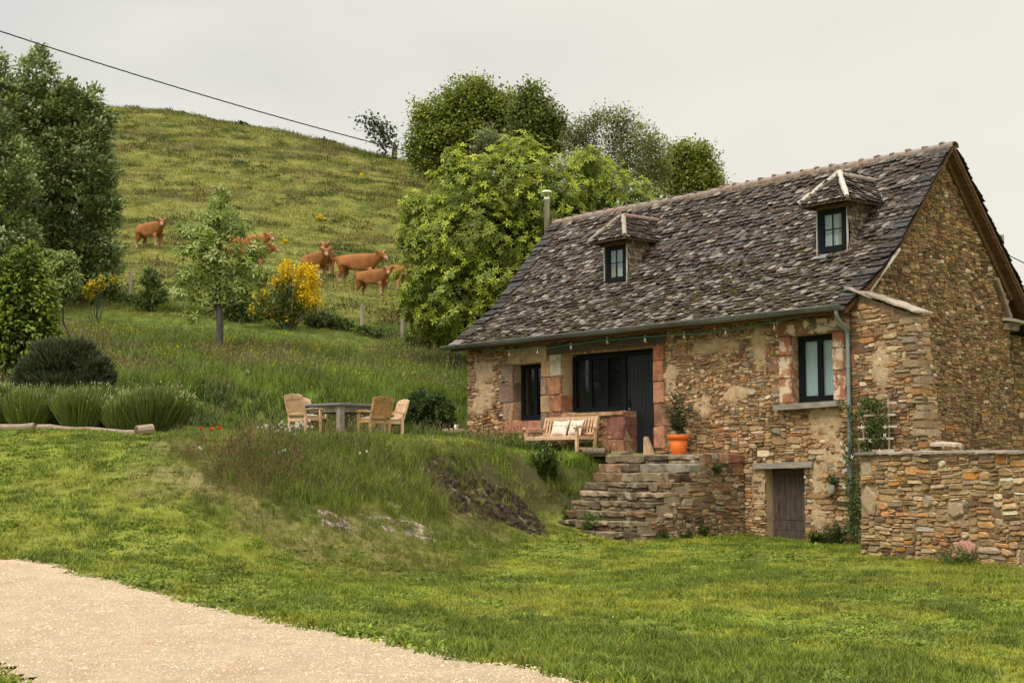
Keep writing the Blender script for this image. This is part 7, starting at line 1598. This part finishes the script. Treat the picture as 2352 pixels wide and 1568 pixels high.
# survey: the shaded mown strip on the left, dandelion bands, the leafy foot of the slope
f = fbm(p[:, 0] * .35, p[:, 1] * .5, 103); kd = np.where(g_.rand(n) < .55, 0, 1); kd = np.where((f > .52) & (g_.rand(n) < .5), 2, kd); yel = fbm(p[:, 0] * .4, p[:, 1] * .4, 107); kd = np.where((p[:, 1] > 45) & (yel > .53) & (g_.rand(n) < .10), 3, kd); foot = (p[:, 1] < 42.5) & (fbm(p[:, 0] * .9, p[:, 1] * .9, 109) > .42); kd = np.where(foot & (g_.rand(n) < .7), 4, kd)
s_ = g_.uniform(.6, 1.15, n); strip = sstep(54, 57, p[:, 1] + .25 * p[:, 0] + 3) * (1 - sstep(60, 62, p[:, 1])) * (p[:, 0] < -5); s_ *= 1 - .55 * strip; s_ *= .75 + .5 * fbm(p[:, 0] * .6, p[:, 1] * .6, 111)
field('meadow_grass', np.column_stack([p, zof(p) - .03]), np.column_stack([s_ * 1.15, s_ * 1.15, s_]), kd, mead_t, 'tall meadow grass with yellow flowers behind the terrace')
# pasture on the hill
PG = [(.096, .114, .022), (.112, .125, .026), (.080, .102, .019), (.132, .132, .036)]
past_t = [tuft('pasture_tuft', 34, .14, .035, .55, 1.4, PG, 31, None, 2), tuft('pasture_tuft', 34, .10, .04, .6, 1.6, PG, 32, None, 2), tuft('pasture_tuft', 34, .27, .05, .6, 1.2, [(.045, .06, .017), (.058, .07, .02)], 33, None, 2), tuft('pasture_tuft', 30, .26, .045, .6, 1.0, [(.11, .085, .042), (.095, .078, .038), (.085, .085, .028)], 34, None, 2)]
p = spread_pts(60, 172, lambda Y: 6.5 * (70 / max(Y, 60)) ** .9); ok = (p[:, 0] < 14) ; p = p[ok]; n = len(p); f = fbm(p[:, 0] * .55, p[:, 1] * .50, 121, 5); f2 = fbm(p[:, 0] * .22, p[:, 1] * .3, 51); kd = g_.randint(0, 2, n); kd = np.where((f > .615) & (g_.rand(n) < .7), 2, kd); kd = np.where((f2 > .62) & (g_.rand(n) < .5), 3, kd)
cowxy = np.array([o.location[:2] for o in bpy.data.objects if o.name.startswith('cow') and o.type == 'MESH' and o.get('category') == 'cow']); nearc = (np.linalg.norm(p[:, None] - cowxy[None], axis=2).min(1) < 1.6); kd = np.where(nearc, 1, kd)
s_ = g_.uniform(.65, 1.25, n) * (1 + .004 * (p[:, 1] - 60)); field('pasture_grass', np.column_stack([p, zof(p) - .05]), np.column_stack([s_, s_, s_ * g_.uniform(.7, 1.1, n)]), kd, past_t, 'rough tussocky pasture grass on the hillside')
# loose gravel along and on the road
def pebble(name, seed, col):
    r = random.Random(seed); bm = bmesh.new(); bmesh.ops.create_icosphere(bm, subdivisions=1, radius=1.0)
    for v in bm.verts: v.co *= r.uniform(.75, 1.15); v.co.z *= .6
    me = bpy.data.meshes.new(name); bm.to_mesh(me); bm.free(); setcol(me, np.broadcast_to(np.array(col), (len(me.vertices), 3))); me.materials.append(M_peb); return bpy.data.objects.new(name, me)
M_peb = m_col('gravel_stone', rough=.95, var=.2, s1=40, s2=150, bmp=.2, spec=.1)
pt = [pebble('pebble', 1, (.69, .55, .375)), pebble('pebble', 2, (.64, .495, .33)), pebble('pebble', 3, (.72, .60, .43)), pebble('pebble', 4, (.50, .34, .20))]
p = np.stack([g_.uniform(-11, 4, 190000), g_.uniform(9, 26, 190000)], 1); dd = road_d(p[:, 0], p[:, 1]); keep = (np.abs(p[:, 0]) < HX * p[:, 1] + .5) & (on_road(p[:, 0], p[:, 1]) | ((dd > -.22) & (dd < .1) & (g_.rand(len(p)) < .35))); p = p[keep]; n = len(p)
z = terrain(p[:, 0], p[:, 1]) + .028 + (fbm(p[:, 0] * 3, p[:, 1] * 3, 61, 3) - .5) * .03 - .02 * np.abs(road_d(p[:, 0], p[:, 1]) - ROAD_W / 2) / ROAD_W; s_ = g_.uniform(.005, .010, n) * np.where(g_.rand(n) < .03, 1.9, 1); field('gravel', np.column_stack([p, z]), np.column_stack([s_ * 1.2, s_, s_]), g_.choice(4, n, p=[.46, .31, .19, .04]), pt, 'loose pale stones on the gravel road', .5)
# ---- rock showing through the bank
M_rock = m_col('schist_outcrop', rough=.95, var=.45, s1=3.5, s2=26, bmp=1.0, strata=(1, 1, 2.5), spec=.12, lichen=((.38, .31, .23), 1.9, .60, .70)); rk = random.Random(9)
def outcrop(name, x0, x1, t0, t1, i0, label, cols, amp, nx=46, ny=26, n_=1.0):
    """craggy patch standing out of the bank between two places along it (x0..x1 world) and two heights across it (t0..t1)"""
    V = []; C = []
    for j in range(ny + 1):
        for i in range(nx + 1):
            u, v = i / nx, j / ny; a, b = i0[0].lerp(i0[1], u), i0[2].lerp(i0[3], u); p = a.lerp(b, t0 + (t1 - t0) * v); z = float(terrain(np.array([p.x]), np.array([p.y]), False)[0]); ed = min(1, 5 * u, 5 * (1 - u), 4 * v, 4 * (1 - v)); h = fbm(np.array([u * 9 + v * 2.5]), np.array([v * 12 - u * 4]), 5, 5)[0]; st_ = abs(((h * 6 + v * 5) % 1) - .5)
            d = amp * (h * .9 + st_ * .35 - .28) * ed - .10 * (1 - ed); V.append((p.x - d * .25, p.y - d * .85, z + d * .45)); C.append(tuple(np.array(cols[int(h * 97) % len(cols)]) * (.7 + .6 * rk.random())))
    F = [(j * (nx + 1) + i, j * (nx + 1) + i + 1, (j + 1) * (nx + 1) + i + 1, (j + 1) * (nx + 1) + i) for j in range(ny) for i in range(nx)]
    o = mesh(name, V, F, M_rock, None, C); tag(o, label, 'rock', 'rock showing through the bank'); return o
V3 = lambda x, y: Vector((x, y, 0))
outcrop('rock_outcrop', 0, 0, .0, 1.0, (V3(-1.75, 28.7), V3(1.1, 32.2), V3(-2.0, 30.9), V3(.7, 34.0)), 'dark overhanging rock face in the bank beside the steps', [(.036, .026, .016), (.048, .034, .021), (.026, .019, .012), (.075, .055, .036)], .45)  # rock colours darkened to stand for shade under the overhanging grass
PALE = [(.40, .32, .25), (.33, .25, .19), (.46, .38, .31), (.22, .155, .11), (.17, .115, .08)]
for i, (qa, qb, qc, qd, lab) in enumerate([((-2.7, 25.2), (-1.0, 27.0), (-2.95, 25.9), (-1.35, 28.2), 'long pale streak of rock low on the bank, right of the smaller ledge'), ((-3.25, 24.6), (-2.5, 25.0), (-3.4, 25.4), (-2.75, 25.8), 'small pale ledge of rock at the foot of the bank, nearest the road'), ((-2.3, 26.7), (-1.5, 28.3), (-2.4, 27.3), (-1.7, 29.0), 'broken rock in the grass above the long pale streak')]):
    outcrop('rock_ledge', 0, 0, 0, 1, (V3(*qa), V3(*qb), V3(*qc), V3(*qd)), lab, PALE, .26, 34, 16)
